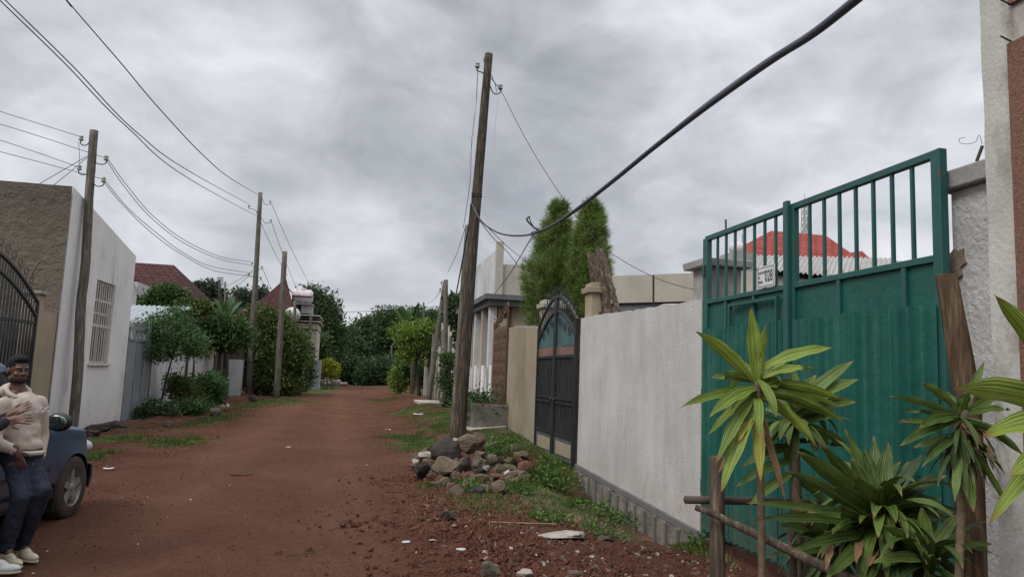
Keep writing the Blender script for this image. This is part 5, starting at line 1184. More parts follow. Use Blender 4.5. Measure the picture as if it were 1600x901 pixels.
for i in range(15):      # far woodland edge either side so that a sideways view is closed too
    x = [-62, -50, -40, -33, -26, -19, 14, 20, 27, 35, 44, 54, 66, 80, 95][i]; Y = 105+10*math.sin(i*2.1)
    t = thing('tree', 'far tree of the woodland edge behind the houses', 'tree', (x, Y, 0), 'far trees behind the houses'); h_ = 5+1.0*math.sin(i*3.3)
    crown('crown', M['dark_tree'], [(x, Y, h_*.62, 3.6, 3, h_*.36), (x+2, Y, h_*.5, 3, 3, h_*.3), (x-2, Y, h_*.45, 3, 3, h_*.35)], 120, 20, .65, t, clump_r=1.4, seed=80+i); MB().tube([(x, Y, -.1), (x, Y, h_*.6)], [.3, .15], 6).build('trunk', M['bark'], t)
ptree('papaya_tree', 'bright yellow-green papaya-like tree with forked stems on the right verge', 'tree', 44, (655, 622), [(640, 515, 26, 10), (660, 512, 20, 10), (625, 520, 14, 6), (672, 525, 14, 12), (645, 530, 28, 10), (655, 545, 26, 12), (635, 555, 14, 14), (672, 555, 14, 16)], 'light_tree', 130, 34, .19, 50, .5, .14, limbs=8, fill=.3)
ptree('shrub', 'round yellow-green shrub beside the papaya tree', 'shrub', 52, (624, 612), [(622, 590, 9, 16), (628, 598, 9, 12)], 'light_tree', 80, 26, .2, 51, .5, .05)
ptree('shrub', 'leafy hedge under the papaya tree behind the seated people', 'shrub', 52, (655, 612), [(650, 575, 24, 12), (668, 590, 16, 18), (640, 582, 16, 10)], 'mid_tree', 160, 26, .24, 52, .5, .05)
for i, (x, y, r_) in enumerate([(507, 578, 8), (517, 582, 8), (512, 569, 6), (521, 574, 5)]):
    ptree('yellow_shrub', ['clipped yellow shrub left one at the road bend', 'clipped yellow shrub right one at the road bend', 'upper yellow shrub of the group at the road bend', 'small yellow shrub at the right of the group'][i], 'shrub', 64-.0*i, (x, 594), [(x, y, r_, r_)], 'yellow_shrub', 60, 24, .16, 55+i, .35, .04, 'yellow shrubs at the road bend')
# banana leaves
def strip(mb, uvs, p, az, el, ln, wd, droop, curl=.25, n=10, twist=0, taper=.5):
    """one long leaf: mid-rib curve falling with droop, folded along the rib"""
    d = Vector((math.cos(az)*math.cos(el), math.sin(az)*math.cos(el), math.sin(el))); pos = Vector(p); rows = []
    side = d.cross(Vector((0, 0, 1)));
    if side.length < .05: side = Vector((-math.sin(az), math.cos(az), 0))
    side.normalize(); side = Quaternion(d, twist) @ side
    for i in range(n+1):
        u = i/n; w_ = wd*(.30+.70*math.sin(min(1, u/taper)*math.pi/2)) if u < taper else wd*max(.02, math.cos((u-taper)/(1-taper)*math.pi/2)**.75)
        nrm = side.cross(d).normalized(); row = []
        for k in (-1, -.5, 0, .5, 1): row.append(pos+side*(k*w_/2)+nrm*(abs(k)**1.3*w_*curl))
        rows.append(row); d = (d+Vector((0, 0, -droop/n))*(1+u)).normalized(); side = (side-d*side.dot(d)).normalized(); pos = pos+d*(ln/n)
    b = len(mb.v); mb.grid(rows)
    for i in range(n):
        for j in range(4): uvs.append([(j/4, i/n), ((j+1)/4, i/n), ((j+1)/4, (i+1)/n), (j/4, (i+1)/n)])
def leafobj(name, mb, uvs, mat, parent):
    # quad winding in grid(): (i,j) (i,j+1) (i+1,j+1) (i+1,j)
    o = mb.build(name, mat, parent, smooth=True); uv = o.data.uv_layers.new(name='UVMap'); fl = [c for q in uvs for p in q for c in p]
    uv.data.foreach_set('uv', fl); return o
for i, (x, y, Y, h_) in enumerate([(645, 500, 50, 'light'), (354, 475, 40, 'l')]):
    p = at(x, 600, Y=Y); p.z = 0; t = thing('banana_plant', ['banana plant with upright broad leaves behind the papaya tree', 'banana plant with upright leaves before the left skyline trees'][i], 'plant', p)
    top = at(x, 520 if i == 0 else 500, Y=Y); mb = MB(); mb.tube([p, (top.x, top.y, top.z)], [.16, .10], 8); mb.build('stem', M['bark'], t)
    mb = MB(); uvs = []; g = random.Random(i)
    for k in range(8): strip(mb, uvs, top, g.uniform(0, 6.28), R(g.uniform(60, 86)), 2.1 if i == 0 else 1.3, .5 if i == 0 else .35, g.uniform(.2, 1.0), .15, 8, g.uniform(0, 3))
    leafobj('leaves', mb, uvs, M['banana'], t)
# the two feathery conifers behind the black gate
def conifer(label, Y, base, prof, seed):
    b = at(*base, Y=Y); gz_ = .2; t = thing('conifer_tree', label, 'tree', (b.x, b.y, gz_)); g = np.random.default_rng(seed); C = []
    tot = sum(r for _, _, r in prof); mbt = MB()
    BR = 330; NS = 130; pos = []; dirs = []
    for j in range(BR):
        u = g.random()**.85; k = u*(len(prof)-1); i = min(int(k), len(prof)-2); f = k-i
        x, y, r_ = [prof[i][q]*(1-f)+prof[i+1][q]*f for q in range(3)]
        c = at(x, y, Y=Y); rm = 1.13*r_*depth(c)/FPX; a = g.uniform(0, 6.28); q = rm*(.3+.72*g.random()**.5)
        ctr = np.array([c.x+q*math.cos(a), c.y+q*math.sin(a), c.z]); od = np.array([math.cos(a)*.5, math.sin(a)*.5, .55]); L_ = .22+.25*rm
        tt = g.random((NS, 1)); p_ = ctr+od*(tt-.4)*L_*1.5+g.normal(size=(NS, 3))*.085*(1.15-tt)
        pos.append(p_); dirs.append(od*.8+g.normal(size=(NS, 3))*.42+np.array([0, 0, -.25])*(1-tt))
    base_ = np.concatenate(pos); d = unit(np.concatenate(dirs))
    s_ = unit(np.cross(d, g.normal(size=d.shape))); quads('foliage', base_, d, s_, .17*(.5+g.random(len(d))), .012, M['conifer'], t)
    top = at(prof[0][0], prof[0][1]+14, Y=Y); mbt.tube([(b.x, b.y, .1), (b.x, b.y, 2.5), top], [.09, .07, .01], 7); mbt.build('trunk', M['bark'], t)
conifer('tall feathery bright green conifer behind the black arched gate', 18.5, (868, 600), [(874, 322, 1), (873, 338, 7), (870, 360, 15), (867, 385, 22), (862, 410, 28), (857, 435, 31), (856, 455, 32), (858, 480, 31), (862, 520, 28), (866, 580, 24)], 1)
conifer('slightly shorter feathery conifer behind the leaning planks', 17.5, (920, 600), [(926, 320, 1), (925, 336, 6), (924, 356, 12), (923, 380, 17), (922, 405, 20), (920, 430, 22), (918, 455, 24), (917, 490, 26), (915, 560, 24)], 2)
ptree('tree', 'small dark tree between the thin poles and the tall pole', 'tree', 32, (712, 620), [(712, 475, 9, 12), (708, 490, 10, 14), (718, 495, 8, 14), (725, 520, 9, 20)], 'dark_tree', 150, 26, .18, 60, .4, .06)
ptree('shrub', 'leafy climber round the thin pole nearest the road', 'shrub', 28, (700, 640), [(702, 570, 7, 8), (698, 590, 8, 9), (704, 605, 8, 10), (706, 628, 10, 12), (700, 560, 6, 5)], 'mid_tree', 90, 24, .13, 61, .28, .02)
ptree('shrub', 'dark porch shrub behind the foot of the tall pole', 'shrub', 22.5, (735, 650), [(737, 628, 9, 12), (750, 632, 10, 8)], 'mid_tree', 70, 26, .12, 62, .25, .02)
# ================================================================== poles and wires
def pole(pts, Y, r0_, r1_, mat, label, base_z=None, X=None, name='utility_pole', brackets=()):
    P = []
    for i, (x, y) in enumerate(pts): P.append(at(x, y, Y=Y if not isinstance(Y, (list, tuple)) else Y[i]))
    gz_ = G(P[0].x, P[0].y); P[0].z = gz_; t = thing(name, label, 'pole', P[0])
    P[0] = P[0]-Vector((0, 0, .4)); S = spline(P, 5); n = len(S)
    mb = MB(); mb.tube(S, [r0_+(r1_-r0_)*i/(n-1) for i in range(n)], 14, wob=.03); mb.build('shaft', M[mat], t, smooth=True)
    for (px, py, side) in brackets:     # iron hook with porcelain insulator at this picture place
        e = at(px, py, Y=P[-1].y-.05); ax = min(S, key=lambda q: abs(q.z-e.z)); k = .17 if side > 0 else -.17
        h_ = MB().tube(spline([ax+Vector((0, -.05, -.05)), Vector(((ax.x+e.x)/2, e.y, e.z-.17)), e+Vector((0, 0, -.14)), e], 4), .014, 5).build('hook', M['iron'], t)
        mb = MB(); mb.tube([e+Vector((0, 0, z_)) for z_ in (-.06, -.03, 0, .02, .05, .08)], [.055, .06, .035, .055, .05, .02], 10); mb.build('insulator', M['porcelain'], t, smooth=True)
    return t
pole([(115, 660), (121, 590), (124, 530), (127, 470), (133, 420), (136, 370), (139, 310), (143, 255), (147, 204)], 20.3, .120, .098, 'pole_grey', 'grey crooked wooden pole against the white house wall', brackets=[(127, 216, -1), (166, 247, 1), (124, 262, -1), (162, 281, 1)])
pole([(389, 615), (398, 460), (407, 301)], 45.0, .19, .12, 'pole_grey', 'tall thin grey pole left of the pair at the hedge', brackets=[(389, 322, -1), (422, 315, 1), (423, 344, 1), (394, 411, -1), (409, 417, 1), (389, 428, -1), (407, 434, 1)])
pole([(432, 622), (439, 500), (445, 393)], 42.0, .17, .14, 'pole_grey', 'shorter bare pole right of the pair at the hedge')
pole([(716, 700), (731, 480), (748, 270), (764, 85)], [16.2, 16.4, 16.6, 16.8], .145, .095, 'pole_brown', 'tall thick weathered brown pole standing in the rock heap', brackets=[(746, 102, -1), (782, 136, 1)])
pole([(708, 660), (722, 470), (731, 352)], [17.6, 17.6, 17.6], .075, .06, 'pole_grey', 'thin short pole lashed behind the tall brown pole', name='brace_pole')
pole([(694, 652), (696, 540), (697, 437)], 29.0, .10, .08, 'pole_grey', 'thin upright pole at the right verge before the white street wall')
pole([(668, 640), (682, 530), (696, 438)], 36.0, .14, .10, 'pole_grey', 'leaning grey pole behind the thin upright one on the right verge', brackets=[(690, 441, -1), (688, 452, -1)])
pole([(505, 600), (512, 530), (520, 462)], 84.0, .22, .17, 'pole_grey', 'distant leaning pole beyond the stone house with hooks', brackets=[(514, 468, -1), (527, 464, 1), (526, 477, 1)])
for i, (a, b, lb) in enumerate([((529, 598), (532, 510), 'left one of two crossing far thin poles'), ((536, 600), (532, 512), 'right one of two crossing far thin poles'), ((521, 592), (522, 532), 'short far post left of the crossing poles'),
      ((611, 600), (612, 540), 'far post in front of the tree line'), ((661, 560), (662, 472), 'far pole top showing above the trees right of the banana'), ((478, 600), (486, 495), 'dark thin pole in front of the stone house wall'), ((459, 610), (461, 470), 'thin dark pole in front of the tank tower')]):
    pole([a, ((a[0]+b[0])/2, (a[1]+b[1])/2), b], [88, 92, 90, 90, 86, 64, 56][i], .13, .10, 'pole_grey', lb)
p1_ = pole([(352, 560), (352, 440)], 70, .1, .08, 'pole_grey', 'bare far post with a lamp arm above the banana leaves')
p2_ = pole([(344, 560), (343, 436)], 72, .08, .08, 'iron', 'thin antenna post above the slim grey-green trees', name='antenna_post')
for k in range(4): MB().beam(at(339, 434+k*3, Y=72), at(349, 434+k*3, Y=72), .08, .08).build('antenna_rod', M['iron'], p2_)
def wire(pts, Ys, label, r=.006, mat='wire', n=10, name='power_line', group=None):
    P = [at(x, y, Y=Ys[0]+(Ys[1]-Ys[0])*i/(len(pts)-1)) for i, (x, y) in enumerate(pts)]
    if len(P) > 2: P = spline(P, n)
    elif n: pass
    return tag(MB().tube(P, r, 5).build(name, M[mat]), label, 'wire', group)
def wire3(pts, r, label, mat='wire', group=None, name='power_line', rs=None):   # pts: (px, py, Y)
    P = [at(x, y, Y=Y) for x, y, Y in pts]
    if pts[0][0] <= -50 or pts[0][1] <= -50: P.insert(0, P[0]+(P[0]-P[1]).normalized()*14)     # carries on to the next pole outside the view
    P = spline(P, 10)
    rad = r if rs is None else [rs[0]+(rs[1]-rs[0])*i/(len(P)-1) for i in range(len(P))]
    return tag(MB().tube(P, rad, 6).build(name, M[mat]), label, 'wire', group)
# overhead spans from above the camera to the tall thin pole
def spanY(pts, Ya, Yb):   # world depth grows as the wire recedes: interpolate 1/Y along the picture
    n = len(pts)-1; return [(x, y, 1/((1/Ya)*(1-i/n)+(1/Yb)*(i/n))) for i, (x, y) in enumerate(pts)]
wire3(spanY([(-60, -60), (0, 1), (102, 100), (200, 200), (300, 282), (402, 338)], 6, 45), .009, 'lowest of three wires sweeping from the top left corner to the tall thin pole', rs=(.0025, .011))
wire3(spanY([(-50, -62), (8, 0), (115, 105), (215, 208), (300, 270), (389, 319)], 6, 45), .009, 'middle of three wires sweeping from the top left corner to the tall thin pole', rs=(.0025, .011))
wire3(spanY([(60, -60), (104, 0), (190, 100), (250, 171), (320, 245), (364, 281), (405, 305)], 6, 45), .009, 'upper of three wires falling from the top edge to the tall thin pole', rs=(.0025, .011))
GW = 'wires leaving the crooked pole to the left'
wire3([(-60, 152, 16), (0, 174, 18), (60, 193, 20), (124, 213, 20.3)], .008, 'top one of four wires leaving the crooked pole to the left edge')
wire3([(-60, 178, 16), (0, 194, 18), (80, 219, 20), (168, 248, 20.3)], .008, 'second of four wires leaving the crooked pole to the left edge')
wire3([(-60, 202, 16), (0, 219, 18), (60, 239, 20), (122, 261, 20.3)], .008, 'third of four wires leaving the crooked pole to the left edge')
wire3([(-60, 221, 16), (0, 237, 18), (80, 258, 20), (162, 280, 20.3)], .008, 'lowest of four wires leaving the crooked pole to the left edge')
wire3([(136, 244, 20.3), (100, 265, 20.3), (60, 288, 20.3)], .008, 'left service drop from the crooked pole to the brown end wall'); wire3([(136, 246, 20.3), (110, 268, 20.3), (84, 289, 20.3)], .008, 'right service drop from the crooked pole to the white house roof')
wire3([(123, 222, 20.3), (124, 240, 20.3), (124, 262, 20.3)], .006, 'short vertical jumper wire left of the crooked pole')
for pts, lb in (([(168, 248), (200, 292), (240, 338), (290, 376), (345, 401), (392, 409)], 'uppermost span between crooked pole and tall thin pole'), ([(166, 250), (196, 294), (238, 342), (290, 381), (345, 405), (392, 414)], 'second span between crooked pole and tall thin pole'),
                ([(163, 281), (200, 325), (240, 360), (285, 394), (330, 416), (389, 426)], 'third span between crooked pole and tall thin pole'), ([(161, 283), (190, 318), (235, 362), (285, 398), (340, 424), (405, 432)], 'lowest span between crooked pole and tall thin pole')):
    wire3(spanY(pts, 20.3, 45), .009, lb, rs=(.008, .014))
for (a, b, lb) in (((424, 318), (487, 450), 'upper span from the tall thin pole down to the far dark tree'), ((424, 346), (470, 465), 'middle span from the tall thin pole towards the water tank'), ((400, 330), (450, 432), 'lower span from the tall thin pole past the bare pole'), ((410, 418), (436, 470), 'short span from the tall thin pole behind the bare pole'), ((408, 434), (425, 470), 'lowest short span right of the tall thin pole')):
    P = [(a[0]+(b[0]-a[0])*u, a[1]+(b[1]-a[1])*u+5*math.sin(math.pi*u)) for u in (0, .33, .66, 1)]; wire3(spanY(P, 45, 66), .014, lb)
for (a, b, lb) in (((395, 422), (345, 450), 'drop wire from the tall thin pole to the lamp post, upper'), ((395, 424), (360, 452), 'drop wire from the tall thin pole to the lamp post, lower')): wire3([(a[0], a[1], 45), ((a[0]+b[0])/2, (a[1]+b[1])/2+3, 55), (b[0], b[1], 70)], .015, lb)
wire3([(521, 487, 84), (560, 486.5, 80), (610, 484, 74), (690, 478, 60)], .022, 'long level wire crossing the sky above the tree line'); wire3([(527, 520, 84), (570, 527, 84), (610, 527, 84)], .015, 'thin level wire in front of the tree line')
wire3([(443, 440, 44), (452, 452, 44), (458, 458, 44)], .03, 'dark knotted wire end hanging over the pointed roof')
# tall brown pole: cords, drops, cable
wire3([(747, 106, 16.6), (744, 160, 16.6), (737, 220, 16.5), (735, 280, 16.5), (728, 330, 16.5), (724, 356, 17.5)], .006, 'thin wire hanging left of the tall brown pole'); wire3([(746, 112, 16.5), (741, 200, 16.5), (734, 250, 16.5), (731, 310, 16.5)], .006, 'white cord hanging left of the tall brown pole', 'white_cord')
wire3([(780, 142, 16.6), (774, 190, 16.5), (771, 240, 16.5), (762, 290, 16.4), (757, 310, 16.4)], .006, 'white cord hanging right of the tall brown pole', 'white_cord')
wire3([(768, 118, 16.6), (772, 128, 16.6), (777, 134, 16.6), (782, 138, 16.6)], .01, 'short loop of wire joining the two insulators of the tall brown pole'); wire3([(757, 112, 16.5), (764, 120, 16.5), (773, 130, 16.5), (776, 144, 16.5)], .008, 'second loop of wire at the head of the tall brown pole')
wire3([(736, 318, 16.5), (732, 355, 16.8), (722, 410, 17.2), (713, 458, 17.6)], .016, 'dark wire running down left of the tall brown pole')
for y in (92, 96, 303, 307, 489, 497):
    p = at(762 if y < 100 else (745 if y < 310 else 730), y, Y=16.75 if y < 100 else 16.55 if y < 310 else 16.42)
    r_ = .105 if y < 100 else .124 if y < 310 else .138
    tag(MB().tube([p+Vector((r_*math.cos(k*.524), r_*math.sin(k*.524), 0)) for k in range(13)], .008, 5).build('wire_binding', M['wire']), {92: 'upper wire binding at the head', 96: 'lower wire binding at the head', 303: 'upper wire binding at mid height', 307: 'lower wire binding at mid height', 489: 'upper strap low down', 497: 'lower strap low down'}[y]+' of the tall brown pole', 'wire')
wire3(spanY([(783, 142), (815, 205), (850, 265), (897, 333), (940, 383), (985, 414), (1040, 440), (1100, 456)], 16.6, 15), .007, 'thin service wire from the tall brown pole across the sky to the concrete pillar')
CB = [(737, 318), (752, 345), (775, 362), (800, 368), (830, 366), (860, 354), (900, 328), (960, 281), (1020, 232), (1100, 170), (1200, 98), (1270, 53), (1345, -6), (1430, -75)]
Yc = [16.4, 15.8, 15.0, 14.2, 13.2, 12.3, 11, 9.4, 8.0, 6.5, 5.1, 4.35, 3.7, 3.1]
P = [at(x, y, Y=q) for (x, y), q in zip(CB, Yc)]; P.append(P[-1]+(P[-1]-P[-2]).normalized()*3); P.append(P[-1]+(P[-1]-P[-2]).normalized()*5); P = spline(P, 10)
rad = [.018 if i < 40 else .018+.012*min(1, (i-40)/20) for i in range(len(P))]
tag(MB().tube(P, rad, 10).build('service_cable', M['cable'], smooth=True), 'thick black service cable swooping from the brown pole up to the top right corner', 'cable')
P2 = [p+Vector((.012*math.sin(i*.11), 0, .020*math.cos(i*.11)+.010)) for i, p in enumerate(P[40:])]
tag(MB().tube(P2, .013, 7).build('service_cable', M['cable'], smooth=True), 'thinner black cable wound around the thick service cable', 'cable')
wire3([(845, 362, 12.8), (833, 354, 12.8), (823, 343, 12.8), (828, 338, 12.8)], .016, 'stiff cut cable end sticking up from the thick cable near the conifer', 'cable', name='cable_end'); wire3([(833, 353, 12.8), (829, 346, 12.8), (826, 338, 12.8)], .010, 'second short cut strand beside the stiff cable end', 'cable', name='cable_end')
wire3([(833, 367, 13.2), (815, 397, 15.5), (795, 430, 19), (773, 458, 24.2)], .010, 'thin dark wire dropping from the thick cable to the porch house roof')
wire3([(750, 343, 16.6), (775, 368, 19), (800, 391, 22), (828, 412, 26)], .009, 'upper thin wire from the tall brown pole to behind the parapet'); wire3([(750, 345, 16.6), (770, 371, 18), (795, 396, 20), (812, 418, 23)], .009, 'lower thin wire from the tall brown pole to behind the parapet')
wire3([(700, 425, 29), (712, 400, 24), (722, 372, 19), (728, 352, 17.6)], .008, 'faint wire rising from the thin upright pole to the brace pole'); wire3([(696, 440, 36), (680, 466, 44), (668, 474, 60)], .012, 'faint wire behind the leaning grey pole')
# ================================================================== foreground fence
p = at(1120, 715, Y=4.3)
def logp(pts, r, mat, name, label, cat, wob=.04, n=12):
    return tag(MB().tube(pts, r, n, wob=wob).build(name, M[mat], smooth=True), label, cat)
q = at(1121, 901, Y=4.28); logp([(q.x, q.y, -.2), q, at(1121, 800, Y=4.3), at(1120, 716, Y=4.32), at(1120, 712, Y=4.32)], [.048, .047, .046, .044, .036], 'plank', 'fence_post', 'weathered round fence post at the corner of the low pole fence', 'post')
logp([at(1071, 780, Y=4.38), at(1110, 781, Y=4.4), at(1200, 783, Y=4.44), at(1300, 786, Y=4.5)], [.024, .025, .024, .022], 'rust_brown', 'fence_rail', 'dark upper fence pole running behind the corner post', 'rail')
logp([at(1086, 792, Y=4.26), at(1110, 800, Y=4.22), at(1190, 838, Y=4.0), at(1260, 872, Y=3.8), at(1330, 905, Y=3.6), at(1500, 990, Y=3.2)], [.018, .020, .025, .028, .03, .03], 'plank', 'fence_rail', 'pale lower fence pole slanting down to the right in front of the post', 'rail')
q = at(1266, 901, Y=4.5); logp([(q.x, q.y, -.2), q, at(1265, 816, Y=4.5), at(1265, 813, Y=4.5)], [.10, .095, .092, .085], 'post_brown', 'stump', 'short thick sawn post behind the dark plants', 'post')
q = at(1238, 901, Y=4.1); logp([(q.x, q.y, -.2), q, at(1236, 800, Y=4.15)], [.03, .03, .025], 'plank', 'fence_stake', 'thin stake tied behind the slanting fence pole', 'post')
# thick leaning log before the gate post
A0 = at(1478, 430, Y=3.75); A1 = at(1512, 620, Y=3.7); A2 = at(1518, 901, Y=3.62); A3 = A2+(A2-A1)*1.0
o = logp([A3, A2, A1.lerp(A2, .5), A1, A0.lerp(A1, .5), A0, A0+Vector((0, 0, .004))], [.080, .078, .076, .070, .064, .058, .054], 'post_brown', 'timber_log', 'thick brown sawn log leaning in front of the right gate pillar', 'log', .02, 20)
# ================================================================== dracaena plants
def dracaena(label, base, head, Y, n, L_, W_, mat, seed, el=(-50, 85), stem_r=.02, droop=(.6, 1.8), dead=3, spread=.14, extra=(), dmat='drac_dead', az_bias=None, stemz=0):
    h_ = at(*head, Y=Y); b = at(*base, Y=Y); b.z = G(b.x, b.y); t = thing('dracaena_plant', label, 'plant', b)
    S = spline([b-Vector((0, 0, .1)), b.lerp(h_, .5)+Vector((.02, 0, 0)), h_], 14); n_ = len(S)
    mb = MB(); mb.tube(S, [stem_r*(1+.10*(i % 2)) for i in range(n_)], 10); mb.build('stem', M['drac_stem'], t, smooth=True)
    g = random.Random(seed); mb = MB(); uvs = []
    for i in range(n):
        u = i/max(1, n-1); e = el[0]+(el[1]-el[0])*u+g.uniform(-9, 9); az = i*2.399+g.uniform(-.3, .3)
        p = h_+Vector((math.cos(az)*stem_r*.6, math.sin(az)*stem_r*.6, (u-.75)*spread+g.uniform(-.01, .01)))
        ln = L_*g.uniform(.75, 1.12)*(1-.25*abs(u-.4)); dr = droop[1]+(droop[0]-droop[1])*u
        strip(mb, uvs, p, az, R(e), ln, W_*g.uniform(.8, 1.15), dr*g.uniform(.7, 1.2), g.uniform(.10, .3), 12, g.uniform(-.5, .5))
    for (az, e, ln, wd, dr) in extra: strip(mb, uvs, h_, R(az), R(e), ln, wd, dr, .2, 12, 0)
    leafobj('leaves', mb, uvs, M[mat], t)
    if dead:
        mb = MB(); uvs = []
        for i in range(dead): strip(mb, uvs, h_-Vector((0, 0, spread*.5)), g.uniform(0, 6.28), R(g.uniform(-60, -40)), L_*g.uniform(.6, .95), W_*.6, 1.2, .45, 10, g.uniform(-1, 1))
        leafobj('dead_leaves', mb, uvs, M[dmat], t)
    return t
# 1: tall yellow-green one, placed leaf by leaf like the photograph's
def picleaf(mb, uvs, h_, tip, w_, dy, bow, n=12, curl=.2, twist=0):
    """leaf whose tip stands where (px,py) at depth offset dy lies; bow lifts the middle"""
    P0 = Vector(h_); P2 = tip; mid = P0.lerp(P2, .5)+Vector((0, 0, bow)); pts = []
    for i in range(n+1):
        u = i/n; pts.append(P0*(1-u)**2+mid*2*u*(1-u)+P2*u*u)
    rows = []
    for i, p in enumerate(pts):
        u = i/n; d = (pts[min(n, i+1)]-pts[max(0, i-1)]).normalized(); sd_ = d.cross(Vector((0, 0, 1))); 
        if sd_.length < .1: sd_ = rr.copy()
        sd_.normalize(); fs_ = d.cross((p-CAM).normalized()).normalized(); fs_ = fs_ if fs_.dot(sd_) > 0 else -fs_; sd_ = (fs_*.62+sd_*.38).normalized(); sd_ = Quaternion(d, (twist-.8)*.5) @ sd_; nr = sd_.cross(d)
        wu = w_*((.35+.65*math.sin(min(1, u/.45)*math.pi/2)) if u < .45 else max(.02, math.cos((u-.45)/.55*math.pi/2)**.8))
        wv_ = .006*math.sin(u*17+P2.x*50)
        rows.append([p+sd_*(k*wu/2)+nr*(abs(k)**1.3*wu*curl+wv_*k) for k in (-1, -.5, 0, .5, 1)])
    mb.grid(rows)
    for i in range(n):
        for j in range(4): uvs.append([(j/4, i/n), ((j+1)/4, i/n), ((j+1)/4, (i+1)/n), (j/4, (i+1)/n)])
def picplant(label, base, head, Y, leaves, mat, dead=(), yellow=(), stem_r=.018, filler=0, fmat=None, fl=(.3, .045), seed=1, stem_top=None, fel=(-30, 60)):
    h_ = at(*head, Y=Y); b = at(*base, Y=Y); b.z = G(b.x, b.y)-.05; t = thing('dracaena_plant', label, 'plant', b)
    st = h_ if stem_top is None else at(*stem_top, Y=Y); S = spline([b, b.lerp(st, .5)+Vector((.015, 0, 0)), st], 24); n_ = len(S)
    mb = MB(); mb.tube(S, [stem_r*(1.0+.12*(i % 2)) for i in range(n_)], 10); mb.build('stem', M['drac_stem'], t, smooth=True)
    for nm, lst, m_ in (('leaves', leaves, mat), ('dead_leaves', dead, 'drac_dead'), ('yellowed_leaves', yellow, 'drac_yellow')):
        if not lst: continue
        mb = MB(); uvs = []
        for L__ in lst:
            sx, sy, tx, ty, wpx, dy, bow = L__[:7]; tw_ = L__[7] if len(L__) > 7 else 0
            p0 = at(sx, sy, Y=Y+dy*.05); d = depth(p0); picleaf(mb, uvs, p0, at(tx, ty, Y=Y+dy), wpx*1.0*d/FPX, dy, bow*d/FPX, twist=tw_)
        leafobj(nm, mb, uvs, M[m_], t)
    if filler:
        g = random.Random(seed); mb = MB(); uvs = []
        for i in range(filler):
            az = i*2.4; strip(mb, uvs, h_+Vector((0, 0, g.uniform(-.12, .05))), az, R(g.uniform(*fel)), fl[0]*g.uniform(.7, 1.2), fl[1]*g.uniform(.8, 1.2), g.uniform(.6, 1.8), .2, 10, g.uniform(-.4, .4))
        leafobj('lower_leaves' if leaves else 'leaves', mb, uvs, M[fmat or mat], t)
    return t
# leaf rows: start px,py, tip px,py, width px, depth offset m, bow px (up +), twist
picplant('tall yellow-green dracaena with drooping striped leaves beside the corner fence post', (1190, 1100), (1183, 595), 3.9,
  [(1182, 600, 1173, 481, 24, .0, 2, 1.3), (1186, 600, 1197, 505, 24, -.03, 2, 1.5), (1178, 598, 1088, 518, 24, -.02, 12, .7), (1190, 575, 1302, 543, 22, -.05, 10, .5), (1190, 590, 1272, 575, 16, -.10, 10, .4),
   (1184, 612, 1062, 637, 16, -.02, 18, .5), (1184, 600, 1111, 590, 18, .05, 14, .6), (1182, 606, 1108, 652, 22, -.10, 16, .9), (1190, 602, 1316, 625, 20, -.08, 14, .6), (1188, 612, 1316, 658, 22, -.10, 16, .7),
   (1190, 622, 1278, 700, 20, -.14, 20, .9), (1178, 618, 1120, 722, 20, -.12, 14, 1.0), (1180, 630, 1127, 768, 26, -.15, 12, 1.1), (1186, 600, 1308, 635, 16, .10, 14, .5), (1180, 610, 1106, 680, 14, .12, 8, .6),
   (1186, 590, 1250, 640, 18, .15, 18, .5), (1182, 596, 1140, 560, 18, .18, 8, .5), (1186, 605, 1230, 560, 18, .2, 8, .5)], 'drac_light',
  filler=9, fl=(.30, .05), fel=(-25, 70),
  dead=[(1188, 650, 1227, 782, 11, -.10, 6, 1.2), (1178, 640, 1122, 740, 10, -.05, 5, 1.1), (1184, 640, 1205, 700, 12, -.05, 5, 1.2)], yellow=[(1184, 640, 1189, 752, 18, -.14, 4, 1.3), (1176, 640, 1154, 690, 16, -.1, 4, 1.1)], stem_r=.019)
picplant('dark green dracaena standing just behind the tall yellow-green one', (1248, 1050), (1240, 650), 4.35,
  [(1240, 640, 1334, 563, 22, .0, 6, .7), (1242, 640, 1342, 592, 22, -.05, 8, .7), (1240, 650, 1338, 628, 22, -.05, 12, .8), (1238, 640, 1275, 585, 18, .05, 4, 1.0), (1240, 670, 1325, 692, 16, .0, 10, .5), (1242, 690, 1330, 700, 14, 0, 10, .5),
   (1238, 670, 1180, 690, 18, .1, 16, .5), (1238, 700, 1160, 730, 18, .05, 18, .5), (1240, 700, 1318, 770, 18, -.05, 16, .7), (1238, 720, 1150, 760, 16, 0, 14, .5), (1236, 640, 1206, 580, 18, .1, 4, .9), (1240, 640, 1240, 570, 20, .1, 2, 1.2), (1240, 650, 1195, 640, 20, .1, 12, .5),
   (1238, 740, 1170, 790, 16, .0, 10, .5), (1240, 745, 1300, 800, 16, 0, 14, .7), (1240, 660, 1310, 650, 18, .1, 12, .5)], 'drac_mid', dead=[(1238, 760, 1262, 850, 12, -.1, 8, 1)], stem_r=.028, filler=34, fmat='drac_mid', fl=(.36, .055), seed=5)
